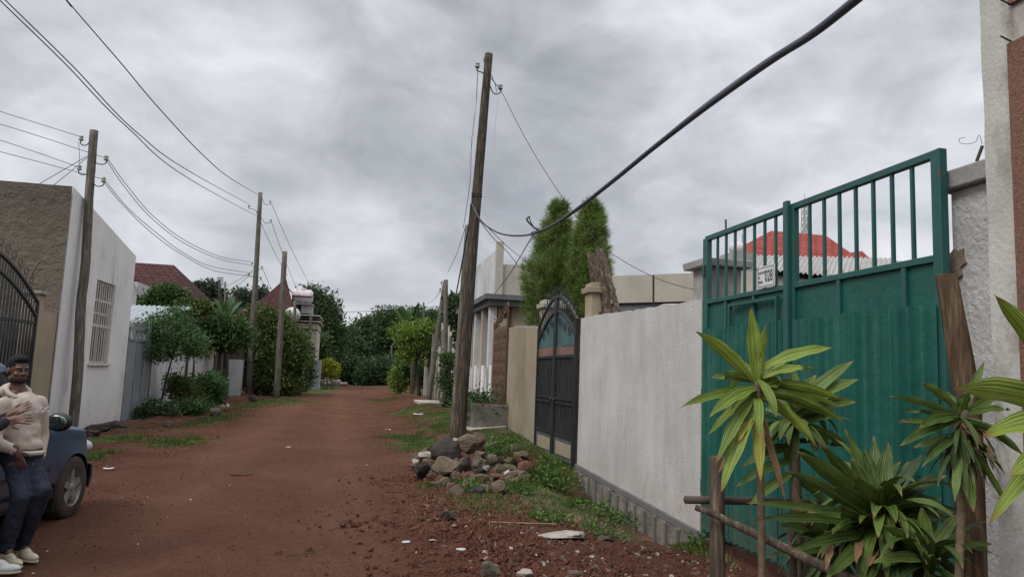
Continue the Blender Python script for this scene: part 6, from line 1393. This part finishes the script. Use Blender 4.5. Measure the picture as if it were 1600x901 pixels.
picplant('large dark dracaena clump with upright broad leaves in the middle of the foreground', (1375, 1100), (1375, 800), 3.75,
  [(1370, 790, 1350, 700, 26, .1, 2, 1.4), (1375, 790, 1388, 690, 26, .05, 2, 1.3), (1380, 790, 1398, 745, 30, -.1, 0, 1.5), (1372, 800, 1378, 760, 32, -.15, 0, 1.5), (1365, 790, 1330, 715, 26, .05, 4, 1.2), (1385, 790, 1444, 708, 20, .0, 6, .8),
   (1385, 800, 1480, 742, 24, -.05, 14, .6), (1388, 810, 1472, 780, 26, -.1, 14, .6), (1388, 820, 1490, 800, 22, -.12, 16, .5), (1390, 825, 1505, 810, 16, -.2, 10, .4), (1385, 830, 1560, 868, 16, -.25, 16, .4), (1380, 840, 1520, 905, 18, -.3, 10, .5),
   (1365, 800, 1280, 690, 22, -.05, 6, .9), (1362, 800, 1245, 705, 28, -.05, 12, .9), (1360, 810, 1225, 735, 22, .05, 14, .8), (1360, 815, 1165, 785, 14, -.1, 14, .4), (1360, 820, 1180, 812, 16, -.15, 14, .4), (1362, 835, 1235, 862, 18, -.2, 14, .5), (1365, 840, 1290, 905, 22, -.25, 8, .8),
   (1372, 840, 1350, 930, 28, -.3, 4, 1.2), (1380, 840, 1400, 930, 26, -.3, 4, 1.2), (1376, 800, 1320, 670, 20, .15, 6, .9), (1372, 810, 1300, 760, 24, -.2, 12, .7), (1370, 790, 1365, 680, 20, .2, 2, 1.3), (1385, 800, 1420, 720, 20, .15, 4, 1), (1362, 820, 1260, 800, 22, -.25, 18, .6),
   (1385, 835, 1450, 880, 22, -.3, 14, .7), (1368, 805, 1338, 742, 22, -.2, 2, 1.3), (1380, 800, 1410, 770, 22, -.2, 8, 1.1)], 'drac_dark', dead=[(1372, 850, 1357, 885, 12, -.3, 3, 1), (1345, 840, 1338, 880, 12, -.3, 3, 1.2), (1300, 850, 1290, 890, 10, -.3, 4, 1)], stem_r=.04, filler=80, fmat='drac_mid', fl=(.40, .07), seed=8, fel=(-35, 75))
picplant('right dracaena with a dense dark head of drooping leaves before the leaning log', (1478, 1100), (1500, 665), 3.3,
  [(1500, 650, 1538, 565, 14, .05, 2, 1.4), (1496, 640, 1440, 598, 16, .0, 8, .7), (1492, 650, 1392, 620, 14, -.02, 10, .5), (1494, 655, 1410, 642, 10, 0, 8, .4), (1492, 660, 1406, 660, 9, -.04, 6, .5), (1498, 650, 1436, 668, 20, -.08, 12, .6), (1500, 655, 1406, 697, 20, -.08, 14, .6),
   (1502, 650, 1515, 610, 22, -.05, 2, 1.5), (1506, 650, 1580, 640, 14, 0, 10, .5), (1506, 660, 1600, 712, 16, -.05, 20, .5), (1504, 690, 1576, 795, 12, -.05, 20, .7), (1506, 680, 1570, 740, 10, 0, 18, .7), (1500, 680, 1440, 730, 12, -.05, 12, .5), (1500, 700, 1492, 784, 14, -.1, 4, 1.2), (1500, 690, 1425, 700, 14, .05, 12, .5),
   (1500, 700, 1522, 800, 20, -.1, 4, 1.2), (1496, 640, 1470, 610, 16, .1, 4, .9), (1504, 655, 1560, 620, 16, .1, 8, .6)], 'drac_mid', dead=[(1500, 660, 1537, 700, 9, -.1, 8, 1), (1440, 662, 1405, 658, 9, -.05, 3, .7), (1545, 690, 1552, 735, 9, -.05, 2, 1.2)], stem_r=.02, filler=64, fmat='drac_dark', fl=(.24, .026), seed=12, fel=(-80, 30), stem_top=(1506, 640))
picplant('near yellow-green dracaena whose broad leaves reach in from the right edge', (1720, 1100), (1690, 650), 1.95,
  [(1690, 650, 1488, 606, 46, -.05, 22, .8), (1690, 670, 1535, 682, 40, -.05, 26, .8), (1700, 690, 1545, 820, 30, -.05, 50, .7), (1690, 640, 1553, 459, 34, .0, 14, .7), (1700, 700, 1578, 745, 44, -.1, 24, .9), (1690, 640, 1760, 460, 40, 0, 10, 1), (1700, 660, 1850, 600, 40, 0, 20, .8), (1700, 670, 1840, 760, 40, 0, 20, .8), (1690, 650, 1600, 560, 34, .15, 10, .8)], 'drac_light', stem_r=.02)

picplant('low dark dracaena filling the corner below the slanting fence pole', (1300, 1100), (1300, 860), 4.05,
  [(1300, 850, 1215, 820, 18, 0, 12, .6), (1300, 850, 1250, 780, 20, 0, 6, 1), (1300, 850, 1330, 770, 20, 0, 4, 1.2), (1300, 850, 1385, 800, 20, 0, 10, .8), (1300, 860, 1200, 870, 16, 0, 14, .6), (1300, 860, 1400, 880, 18, 0, 14, .6)], 'drac_dark', stem_r=.02, filler=46, fmat='drac_dark', fl=(.33, .05), seed=21, fel=(-30, 75))
picplant('low dracaena with long arching leaves at the foot of the leaning log', (1450, 1100), (1450, 880), 3.5,
  [(1450, 870, 1380, 820, 20, 0, 8, .9), (1450, 870, 1440, 790, 22, 0, 4, 1.2), (1450, 870, 1500, 800, 20, 0, 6, 1), (1450, 875, 1550, 850, 18, 0, 16, .6), (1450, 875, 1360, 880, 18, 0, 14, .6)], 'drac_mid', stem_r=.02, filler=46, fmat='drac_dark', fl=(.34, .05), seed=22, fel=(-30, 75))
# ================================================================== car
th = R(-6); carO = Vector((-3.87, 7.86, 0)); t = thing('parked_car', 'dark blue dusty compact off-roader parked facing up the street beside the person', 'car', carO, None, th); t['_o'] = (0, 0, 0)
WR = .335; wheels = ((.74, 1.25), (-.74, 1.25), (.74, -1.2), (-.74, -1.2))
def Tz(y):
    for (a, za_), (b, zb2) in zip(TP[:-1], TP[1:]):
        if a <= y <= b:
            u = (y-a)/(b-a); u = u*u*(3-2*u) if (za_ == zb2 or True) else u; return za_+(zb2-za_)*u
    return TP[-1][1]
TP = [(-2.0, .80), (-1.9, 1.0), (.55, 1.02), (.85, 1.0), (1.45, .94), (1.78, .84), (1.90, .70), (1.97, .56)]
def Bz(y):
    b = .30
    for wy in (1.25, -1.2):
        if abs(y-wy) < .40: b = max(b, .28+math.sqrt(max(0, .40**2-(y-wy)**2)))
    return min(b, Tz(y)-.05)
def hw(y):
    k = max(0, (abs(y)-1.35)/.65); return .83*(1-.30*k**2.2) if y > 0 else .83*(1-.12*k**2)
def arch_f(y):
    k = 0
    for wy in (1.25, -1.2): k = max(k, math.exp(-((y-wy)/.42)**6))
    return k
def sec(y):
    T, B, w_ = Tz(y), Bz(y), hw(y); fl = .025*arch_f(y); pts = []
    zz = [B+(T-B)*q for q in (0, .12, .3, .5, .7, .86)]
    side = []
    for z_ in zz:
        q = (z_-.30)/max(.05, (T-.30)); side.append((w_*(.965+.035*math.sin(min(1, max(0, q)*1.3)*math.pi))-.03*max(0, q-.6)**1.5+fl*(1-max(0, q-.2)), z_))
    side += [(w_-.035, B+(T-B)*.95), (w_-.075, T-.003), (w_*.80, T+.012), (w_*.45, T+.028), (0, T+.032)]
    return [(x, y, z_) for x, z_ in side]+[(-x, y, z_) for x, z_ in side[::-1][1:]]
sy = sorted(set([-2.0+3.97*i/90 for i in range(91)]+[1.25+.4*math.cos(k*math.pi/14) for k in range(15)]+[-1.2+.4*math.cos(k*math.pi/14) for k in range(15)]))
mb = MB(); S_ = [sec(y) for y in sy]; mb.grid(S_); n_ = len(S_[0]); mb.f.append(tuple(range(n_))[::-1]); mb.f.append(tuple((len(S_)-1)*n_+i for i in range(n_)))
body = mb.build('body', M['car_blue'], t, smooth=True, local=True)
MB().box(-.66, .66, -1.85, 1.75, .22, .62).build('underbody', M['car_black'], t, local=True)
# lower cladding & bumper
mb = MB(); P = []
for i in range(21):
    a = -1.25+2.5*i/20; x = .80*math.sin(a)/math.sin(1.25); y = 1.55+.48*math.cos(a)/1.0*1.0-.02; P.append([(x, y, .26), (x*1.02, y+.03, .36), (x*1.02, y+.02, .50), (x*.98, y-.05, .55)])
mb.grid(P); mb.build('bumper', M['car_blue'], t, smooth=True, local=True, solid=.02)
P = [[(hw(y)*1.0+.012, y, .27), (hw(y)+.022, y, .32), (hw(y)+.012, y, .38)] for y in [-.80+1.62*i/12 for i in range(13)]]; MB().grid(P).build('sill_moulding', M['car_black'], t, local=True, solid=.01)
# door skin
def sidept(y, q, off=.004):
    T, w_ = Tz(y), hw(y); z_ = .36+(T-.03-.36)*q; qq = (z_-.30)/(T-.30); return (w_*(.965+.035*math.sin(min(1, qq*1.3)*math.pi))-.03*max(0, qq-.6)**1.5+off, y, z_)
for (a, b, nm) in ((-.38, .72, 'front'), (-1.05, -.40, 'rear')):
    for s_ in (1, -1):
        P = [[(lambda v_: (v_[0]*s_, v_[1], v_[2]))(sidept(a+.01+(b-a-.02)*i/10, j/8)) for j in range(9)] for i in range(11)]
        dr = MB().grid(P).build('door', M['car_blue'], t, smooth=True, local=True, solid=.006)
        MB().box(*sorted((s_*(hw(0)+.0), s_*(hw(0)+.035))), a+.06, a+.22, .86, .89).build('handle', M['car_black'], dr, local=True)
        P = [[(lambda v_: (v_[0]*s_, v_[1], v_[2]))(sidept(a+.02+(b-a-.04)*i/10, .32+.05*j, .012)) for j in range(2)] for i in range(11)]
        MB().grid(P).build('rubbing_strip', M['car_black'], dr, local=True, solid=.01)
for s_ in (1, -1):
    P = [[(lambda v_: (v_[0]*s_, v_[1], v_[2]))((hw(y)*1.0+.028, y, z_)) for z_ in (.45, .49)] for y in (.84, .87)]
# greenhouse
def gh(z_, off=0):
    u = (z_-1.0)/(1.60-1.0); yb, yf = -1.93+.10*u, .86-.62*u; w_ = .755-.13*u+off
    return [(-w_, yb+.08, z_), (-w_, yf-.12, z_), (-w_*.72, yf, z_), (w_*.72, yf, z_), (w_, yf-.12, z_), (w_, yb+.08, z_), (w_*.8, yb, z_), (-w_*.8, yb, z_)]
mb = MB(); mb.grid([gh(1.0), gh(1.3), gh(1.57)], closed=True); mb.build('windows', M['glass'], t, local=True)
mb = MB(); mb.grid([gh(1.55, .012), gh(1.60, .0), [(x*.93, y*.95-.02, 1.635) for x, y, _ in gh(1.6)], [(x*.5, y*.5-.3, 1.655) for x, y, _ in gh(1.6)]], closed=True); mb.f.append(tuple(24+i for i in range(8))); mb.build('roof', M['car_blue'], t, smooth=True, local=True)
for s_ in (1, -1):
    for k, (i0, m_) in enumerate(((4, 'car_black'), (5, 'car_blue'))):
        a = Vector(gh(.99, .012)[i0]); b = Vector(gh(1.58, .008)[i0]); a.x *= s_; b.x *= s_
        MB().beam(a, b, .09 if k == 0 else .14, .05, (0, 1, 0)).build('pillar', M[m_], t, local=True, bevel=.01)
    ym_ = -.40; a = Vector((.762*s_, ym_, 1.0)); b = Vector((.64*s_, ym_, 1.57)); MB().beam(a, b, .08, .05, (0, 1, 0)).build('pillar', M['car_black'], t, local=True)
    mir = MB().ell((s_*.93, .60, 1.06), (.125, .075, .095)).build('mirror', M['car_black'], t, smooth=True, local=True)
    MB().ell((s_*.935, .528, 1.06), (.098, .012, .072)).build('glass', M['mirror'], mir, smooth=True, local=True)
    MB().beam((s_*.77, .62, 1.02), (s_*.88, .60, 1.03), .06, .04).build('arm', M['car_black'], mir, local=True)
    MB().ell((s_*.60, 1.80, .70), (.16, .12, .085)).build('headlight', M['lamp_clear'], t, smooth=True, local=True)
    MB().box(*sorted((s_*.66, s_*.86)), .80, .815, .14, .42).build('mud_flap', M['car_black'], t, local=True)
for (x, y) in wheels:
    s_ = 1 if x > 0 else -1; prof = [(.20, -.10), (.29, -.105), (.325, -.085), (WR, -.05), (WR, .05), (.325, .085), (.29, .105), (.20, .10)]
    P = [[(x+s_*o, y+r_*math.cos(k*math.pi/20), WR-.015+r_*math.sin(k*math.pi/20)) for k in range(40)] for r_, o in prof]
    w_ = MB(); 
    wh = bpy.data.objects.new('wheel', None); COL.objects.link(wh); wh.parent = t; wh['_o'] = (0, 0, 0)
    w_.grid(P, closed=True); w_.build('tyre', M['tyre'], wh, smooth=True, local=True)
    mb = MB(); cz = WR-.015
    P = [[(x+s_*o, y+r_*math.cos(k*math.pi/20), cz+r_*math.sin(k*math.pi/20)) for k in range(40)] for r_, o in ((.215, .10), (.205, .10), (.195, .06), (.185, .02))]; mb.grid(P, closed=True)
    for k in range(5):
        a = k*2*math.pi/5+.3
        for q in (-.06, .06):
            pass
        d1 = (math.cos(a), math.sin(a)); n1_ = (-d1[1], d1[0])
        def pt(r_, w2, o): return (x+s_*o, y+d1[0]*r_+n1_[0]*w2, cz+d1[1]*r_+n1_[1]*w2)
        mb.hexa([pt(.04, -.045, .04), pt(.04, .045, .04), pt(.20, .035, .05), pt(.20, -.035, .05), pt(.04, -.04, .085), pt(.04, .04, .085), pt(.20, .028, .085), pt(.20, -.028, .085)])
    mb.ell((x+s_*.07, y, cz), (.03, .055, .055)); mb.build('rim', M['rim'], wh, local=True)
    MB().tube([(x+s_*.0, y, cz), (x+s_*.025, y, cz)], .19, 24).build('brake_disc', M['car_black'], wh, local=True)
for o in [q for q in t.children_recursive if q.parent is not t and q.parent.parent is t]:
    pass
# ================================================================== people
def hand(mb, w, d, nrm, thumb_side, L_=.185, curl=.5, spread=.12):
    """palm + five fingers. w wrist, d direction, nrm back-of-hand normal"""
    w, d, nrm = Vector(w), Vector(d).normalized(), Vector(nrm).normalized(); s_ = d.cross(nrm).normalized()*thumb_side; nrm = s_.cross(d).normalized()*thumb_side
    q = Matrix((s_, d, nrm)).transposed(); pc = w+d*L_*.26
    mb.ell(pc, (L_*.22, L_*.30, L_*.085), q); mb.cap(w-d*.03, pc, L_*.15, L_*.14)
    for k, (off, ln) in enumerate(((.17, .40), (.06, .45), (-.05, .42), (-.155, .33))):
        a = spread*(1.5-k); b0 = w+d*L_*.48+s_*L_*off; dd = (d+s_*a).normalized(); d2 = (dd-nrm*curl*.6).normalized(); d3 = (dd-nrm*curl*1.5).normalized()
        p1 = b0+dd*L_*ln*.42; p2 = p1+d2*L_*ln*.34; p3 = p2+d3*L_*ln*.26
        mb.cap(b0-dd*L_*.1, p1, .0095, .0088, 8); mb.cap(p1, p2, .0088, .008, 8); mb.cap(p2, p3, .008, .0068, 8)
    b0 = w+d*L_*.12+s_*L_*.15; p1 = b0+(d*.55+s_*.75-nrm*.25).normalized()*L_*.24; p2 = p1+(d*.85+s_*.35-nrm*.3).normalized()*L_*.2
    mb.cap(b0, p1, .0125, .0105, 8); mb.cap(p1, p2, .0105, .0085, 8)
def head_mb(c, f, up, s_=1.0):
    """head centre c, facing f; returns body part builder (skin)"""
    f, up = Vector(f).normalized(), Vector(up).normalized(); r_ = f.cross(up).normalized(); up = r_.cross(f).normalized()
    Q = Matrix((r_, f, up)).transposed(); L_ = lambda x, y, z_: Vector(c)+Q @ (Vector((x, y, z_))*s_)
    mb = MB()
    mb.ell(L_(0, -.015, .025), (.077*s_, .094*s_, .098*s_), Q); mb.ell(L_(0, .018, -.05), (.060*s_, .068*s_, .072*s_), Q)          # skull, face
    mb.ell(L_(0, .045, -.088), (.034*s_, .030*s_, .025*s_), Q)                                                                       # chin
    for k in (-1, 1):
        mb.ell(L_(k*.034, .055, -.030), (.026*s_, .022*s_, .022*s_), Q); mb.ell(L_(k*.050, .0, -.068), (.018*s_, .045*s_, .030*s_), Q)  # cheek, jaw
        mb.ell(L_(k*.030, .071, .022), (.026*s_, .013*s_, .010*s_), Q)                                                                # brow
        mb.ell(L_(k*.078, -.012, -.010), (.010*s_, .020*s_, .032*s_), Q)                                                              # ear
        mb.ell(L_(k*.013, .083, -.030), (.010*s_, .010*s_, .009*s_), Q)
    mb.cap(L_(0, .078, .010), L_(0, .094, -.026), .008*s_, .013*s_); mb.ell(L_(0, .078, -.052), (.025*s_, .012*s_, .008*s_), Q); mb.ell(L_(0, .076, -.064), (.021*s_, .012*s_, .008*s_), Q)
    return mb, L_, Q
def person(label, J, hoodie=None, root=None):
    t = thing('person', label, 'person', root); f = J['face']; up = J['up']
    mb, L_, Q = head_mb(J['head'], f, up); nk = J['neck']; ch = J['chest']; pv = J['pelvis']
    mb.cap(L_(0, -.02, -.06), nk, .052, .058); mb.ell(ch, (.15, .11, .17)); mb.ell(pv, (.15, .11, .13)); mb.cap(ch, pv, .12, .12)
    for s_ in ('l', 'r'):
        sh, el_, wr = J['sh'+s_], J['el'+s_], J['wr'+s_]; mb.cap(nk, sh, .05, .055); mb.cap(sh, el_, .052, .040); mb.cap(el_, wr, .040, .027)
        hp, kn, an = J['hip'+s_], J['kn'+s_], J['an'+s_]; mb.cap(pv, hp, .1, .088); mb.cap(hp, kn, .085, .058); mb.cap(kn, an, .056, .038); mb.cap(an, an+Vector(((J['toe'+s_]-an).x*.5, (J['toe'+s_]-an).y*.5, .035-an.z)), .036, .025)
        hd, hn = J['hd'+s_]; hand(mb, wr, hd, hn, 1 if s_ == 'l' else -1, curl=J.get('curl', .5), spread=J.get('spread', .12))
    body = mb.build('body', M['skin'], t, remesh=.0062, smooth_it=3)
    # hair cap, eyes, mouth, beard
    hb = MB(); hb.ell(L_(0, -.024, .045), (.084, .097, .092), Q); hb.ell(L_(0, .030, .093), (.062, .050, .034), Q); hair = hb.build('hair', M['hair'], t, remesh=.008, smooth_it=2); displace(hair, .012, .008)
    bb = MB(); bb.ell(L_(0, .050, -.093), (.040, .030, .020), Q)
    for k in (-1, 1): bb.ell(L_(k*.052, .015, -.075), (.014, .035, .030), Q); bb.ell(L_(k*.038, .048, -.086), (.022, .022, .018), Q)
    bb.ell(L_(0, .088, -.044), (.024, .006, .004), Q); bd = bb.build('beard', M['hair'], t, remesh=.006, smooth_it=2)
    for k in (-1, 1):
        e = MB().ell(L_(k*.030, .070, .004), (.013, .009, .0065), Q, 12, 8).build('eye', M['eye'], t, smooth=True); MB().ell(L_(k*.030, .0775, .004), (.0055, .0035, .0055), Q, 10, 6).build('iris', M['print_black'], e, smooth=True)
        MB().ell(L_(k*.031, .081, .022), (.022, .006, .0045), Q, 12, 6).build('eyebrow', M['hair'], t, smooth=True)
    MB().ell(L_(0, .089, -.058), (.021, .004, .0035), Q, 12, 6).build('mouth', M['lips'], t, smooth=True)
    # top
    tp = MB(); tp.ell(ch, (.165, .125, .20)); tp.ell(ch.lerp(pv, .5), (.155, .12, .18)); tp.ell(pv+Vector((0, 0, .05)), (.16, .125, .09)); tp.cap(ch, pv+Vector((0, 0, .05)), .125, .13)
    for s_ in ('l', 'r'): tp.cap(nk-Vector((0, 0, .035)), J['sh'+s_], .055, .066); tp.cap(J['sh'+s_], J['el'+s_], .066, .056); tp.cap(J['el'+s_], J['el'+s_].lerp(J['wr'+s_], .9), .056, .043)
    top = tp.build('hoodie' if hoodie else 'jacket', M['hoodie'] if hoodie else M['dark_cloth'], t, remesh=.011, smooth_it=5); displace(top, .075, .017); 
    if hoodie:
        hd_ = MB(); P = [nk+Q @ Vector((.086*math.cos(a), .075*math.sin(a)-.012, .004-.052*math.sin(a))) for a in [k*math.pi/12 for k in range(25)]]
        for a, b in zip(P[:-1], P[1:]): hd_.cap(a, b, .023, .023)
        hd_.ell(nk+Q @ Vector((0, -.10, .0)), (.115, .07, .075), Q); h2 = hd_.build('hood', M['hoodie'], top, remesh=.010, smooth_it=4)
        hd3 = MB(); 
        for s_ in ('l', 'r'): a = J['el'+s_].lerp(J['wr'+s_], .84); b = J['el'+s_].lerp(J['wr'+s_], .94); hd3.tube([a, b], .043, 14)
        hd3.build('cuffs', M['hoodie'], top, smooth=True)
        fw = Vector(f).normalized(); sw = fw.cross(Vector((0, 0, 1))).normalized()
        dsr = MB()
        for k in (-1, 1): dsr.tube(spline([nk+fw*.085+sw*.02*k+Vector((0, 0, -.03)), nk+fw*.12+sw*.03*k+Vector((0, 0, -.09)), nk+fw*.135+sw*.028*k+Vector((0, 0, -.17))], 4), .0035, 5)
        dsr.build('drawstrings', M['shoe_sole'], top)
        hm = MB(); hc = pv+Vector((0, 0, .0)); hm.tube([hc+Vector((.158*math.cos(k*math.pi/12), .128*math.sin(k*math.pi/12), -.01)) for k in range(25)], .022, 8); hm.build('hem', M['hoodie'], top, smooth=True)
    jn = MB(); jn.ell(pv+Vector((0, 0, -.02)), (.165, .13, .12))
    for s_ in ('l', 'r'): jn.cap(pv-Vector((0, 0, .03)), J['hip'+s_], .11, .105); jn.cap(J['hip'+s_], J['kn'+s_], .088, .066); jn.cap(J['kn'+s_], J['an'+s_]+Vector((0, 0, -.03)), .072, .062)
    j_ = jn.build('jeans', M['jeans'], t, remesh=.011, smooth_it=4); displace(j_, .05, .022)
    for s_ in ('l', 'r'):
        an, toe = J['an'+s_], J['toe'+s_]; d = (toe-an); d.z = 0; d.normalize(); sd_ = d.cross(Vector((0, 0, 1))); g_ = J['ground'+s_] if 'ground'+s_ in J else 0
        q = Matrix((sd_, d, Vector((0, 0, 1)))).transposed(); h_ = Vector((an.x, an.y, g_))
        sm = MB(); sm.ell(h_+d*-.02+Vector((0, 0, .055)), (.042, .062, .055), q); sm.ell(h_+d*.12+Vector((0, 0, .045)), (.047, .105, .036), q); sm.ell(h_+d*.06+Vector((0, 0, .07)), (.040, .065, .045), q); sm.cap(h_+Vector((0, 0, .05)), h_+Vector((0, 0, .10)), .046, .048)
        sh = sm.build('shoe', M['shoe_cream'] if hoodie else M['shoe_white'], t, remesh=.008, smooth_it=3)
        so_ = MB(); so_.ell(h_+d*-.02+Vector((0, 0, .018)), (.046, .068, .018), q); so_.ell(h_+d*.11+Vector((0, 0, .018)), (.051, .120, .018), q); so_.box(0, 0, 0, 0, 0, 0) if False else None
        so_.build('sole', M['shoe_sole'], sh, remesh=.007, smooth_it=2)
        if hoodie:
            MB().tube([h_+Vector((0, 0, .112))+q @ Vector((.046*math.cos(k*.524), .05*math.sin(k*.524), 0)) for k in range(13)], .007, 6).build('collar', M['orange_trim'], sh)
            la = MB()
            for k in range(5): c_ = h_+d*(.055+.022*k)+Vector((0, 0, .108-.009*k)); la.tube([c_-sd_*.024, c_+sd_*.024+Vector((0, 0, .002))], .004, 5)
            la.build('laces', M['white_paper'], sh)
    return t, L_, Q
Y0 = 7.15
def a3(x, y, Y): return at(x, y, Y=Y)
toC = (CAM-at(30, 600, Y=Y0)); toC.z = 0; toC.normalize()
face = (Quaternion((0, 0, 1), R(26)) @ toC); chestf = (Quaternion((0, 0, 1), R(34)) @ toC)
if face.x < toC.x: face = (Quaternion((0, 0, 1), R(-26)) @ toC)
J = dict(head=a3(29, 578, 7.12), face=face+Vector((0, 0, -.05)), up=(0, 0, 1), neck=a3(30, 612, 7.14), chest=a3(32, 645, 7.15), pvx=0, pelvis=a3(36, 702, 7.14),
         shl=a3(62, 630, 7.24), ell=a3(66, 678, 7.34), wrl=a3(62, 716, 7.26), hdl=((0, 0, -1), (1, .3, 0)),
         shr=a3(0, 634, 7.04), elr=a3(-10, 690, 6.98), wrr=a3(26, 704, 6.92), hdr=((.35, .1, -1), (-.2, -1, .1)),
         hipl=a3(46, 712, 7.18), knl=a3(66, 766, 6.98), anl=a3(34, 846, 7.16), toel=a3(62, 853, 7.02),
         hipr=a3(20, 712, 7.08), knr=a3(33, 778, 6.90), anr=a3(9, 849, 6.98), toer=a3(34, 859, 6.86))
J['pelvis'] = a3(34, 704, 7.14); J['curl'] = .9; J['spread'] = .03
root = Vector((J['anl'].x, J['anl'].y, 0))
tp_, L_, Q = person('person in a beige hoodie and dark jeans leaning back against the blue car', J, True, root)
# lettering on the chest
def onchest(name, body, size):
    c = J['chest'] + chestf*.19
    if chestf.x < 0: pass
    r_ = Vector((0, 0, 1)).cross(chestf).normalized(); M_ = Matrix(((r_.x, 0, chestf.x, 0), (r_.y, 0, chestf.y, 0), (0, 1, 0, 0), (0, 0, 0, 1)))
    o = c+r_*.0+Vector((0, 0, .015))-Vector(tp_['_o']); return textmesh(body, size, M['print_white'], name, tp_, Matrix.Translation(o) @ M_, outline=.0028)
onchest('chest_print', '2DO', .065)
# second person: almost wholly outside the frame, hands and one shoe reach in
J2 = dict(head=a3(-62, 560, 6.75), face=(1, .3, 0), up=(0, 0, 1), neck=a3(-62, 602, 6.75), chest=a3(-62, 640, 6.75), pelvis=a3(-58, 710, 6.75),
          shl=a3(-60, 625, 6.55), ell=a3(-44, 690, 6.45), wrl=a3(12, 656, 6.62), hdl=((1, .1, .10), (-.1, -.9, .5)),
          shr=a3(-56, 622, 6.95), elr=a3(-44, 684, 6.9), wrr=a3(16, 648, 6.78), hdr=((.85, 0, .55), (-.4, -.85, .4)),
          hipl=a3(-60, 722, 6.66), knl=a3(-50, 795, 6.6), anl=a3(-14, 872, 6.72), toel=a3(12, 874, 6.72), hipr=a3(-60, 722, 6.86), knr=a3(-54, 795, 6.86), anr=a3(-58, 860, 6.95), toer=a3(-34, 862, 6.95), curl=.28)
p2, _, _ = person('person in a dark sleeve, only gesturing hands and one white shoe in frame', J2, None, Vector((J2['anr'].x, J2['anr'].y, 0)))
# far seated people on the right verge
for i, (px, py, m_, lb) in enumerate([(636, 612, 'orange_cloth', 'tiny far person sitting in an orange dress under the papaya tree'), (646, 611, 'pink_cloth', 'tiny far person in a pink red top beside the one in orange')]):
    p = hit(px, py); t = thing('person', lb, 'person', p); h_ = Vector((p.x, p.y, p.z)); k = .9 if i == 0 else 1.0
    mb = MB(); mb.cap(h_+Vector((0, 0, .35)), h_+Vector((0, .0, .85*k)), .13, .15); mb.cap(h_+Vector((0, 0, .9*k)), h_+Vector((0, 0, 1.0*k)), .05, .05); mb.ell(h_+Vector((0, -.02, 1.12*k)), (.08, .095, .115))
    for s_ in (-1, 1):
        mb.cap(h_+Vector((s_*.1, 0, .35)), h_+Vector((s_*.12, -.38, .42)), .09, .065); mb.cap(h_+Vector((s_*.12, -.38, .42)), h_+Vector((s_*.12, -.40, .06)), .055, .04); mb.cap(h_+Vector((s_*.12, -.40, .04)), h_+Vector((s_*.12, -.55, .03)), .035, .03)
        mb.cap(h_+Vector((s_*.17, 0, .82*k)), h_+Vector((s_*.21, -.08, .58)), .045, .038); mb.cap(h_+Vector((s_*.21, -.08, .58)), h_+Vector((s_*.10, -.30, .52)), .035, .028); mb.ell(h_+Vector((s_*.09, -.34, .52)), (.03, .05, .03))
    mb.build('body', M['skin'], t, remesh=.02, smooth_it=2)
    mb = MB(); mb.cap(h_+Vector((0, 0, .35)), h_+Vector((0, 0, .84*k)), .17, .18)
    if i == 0: mb.cap(h_+Vector((0, -.05, .36)), h_+Vector((0, -.40, .36)), .20, .18); mb.cap(h_+Vector((0, -.40, .36)), h_+Vector((0, -.42, .12)), .18, .2)
    for s_ in (-1, 1): mb.cap(h_+Vector((s_*.17, 0, .82*k)), h_+Vector((s_*.20, -.06, .64)), .06, .055)
    mb.build('dress' if i == 0 else 'top', M[m_], t, remesh=.02, smooth_it=3)
    MB().ell(h_+Vector((0, .01, 1.15*k)), (.09, .10, .105)).build('hair', M['hair'], t, smooth=True)
    st = thing('stool', ['low stool under the far person in orange', 'low stool under the far person in pink'][i], 'stool', h_)
    MB().box(h_.x-.16, h_.x+.16, h_.y-.12, h_.y+.14, h_.z+.18, h_.z+.22).build('seat', M['plank'], st)
    for a in (-.13, .13):
        for b in (-.1, .11): MB().box(h_.x+a-.02, h_.x+a+.02, h_.y+b-.02, h_.y+b+.02, h_.z-.02, h_.z+.18).build('leg', M['plank'], st)
for o in bpy.data.objects:
    if '_o' in o: del o['_o']
print('objects', len(bpy.data.objects))
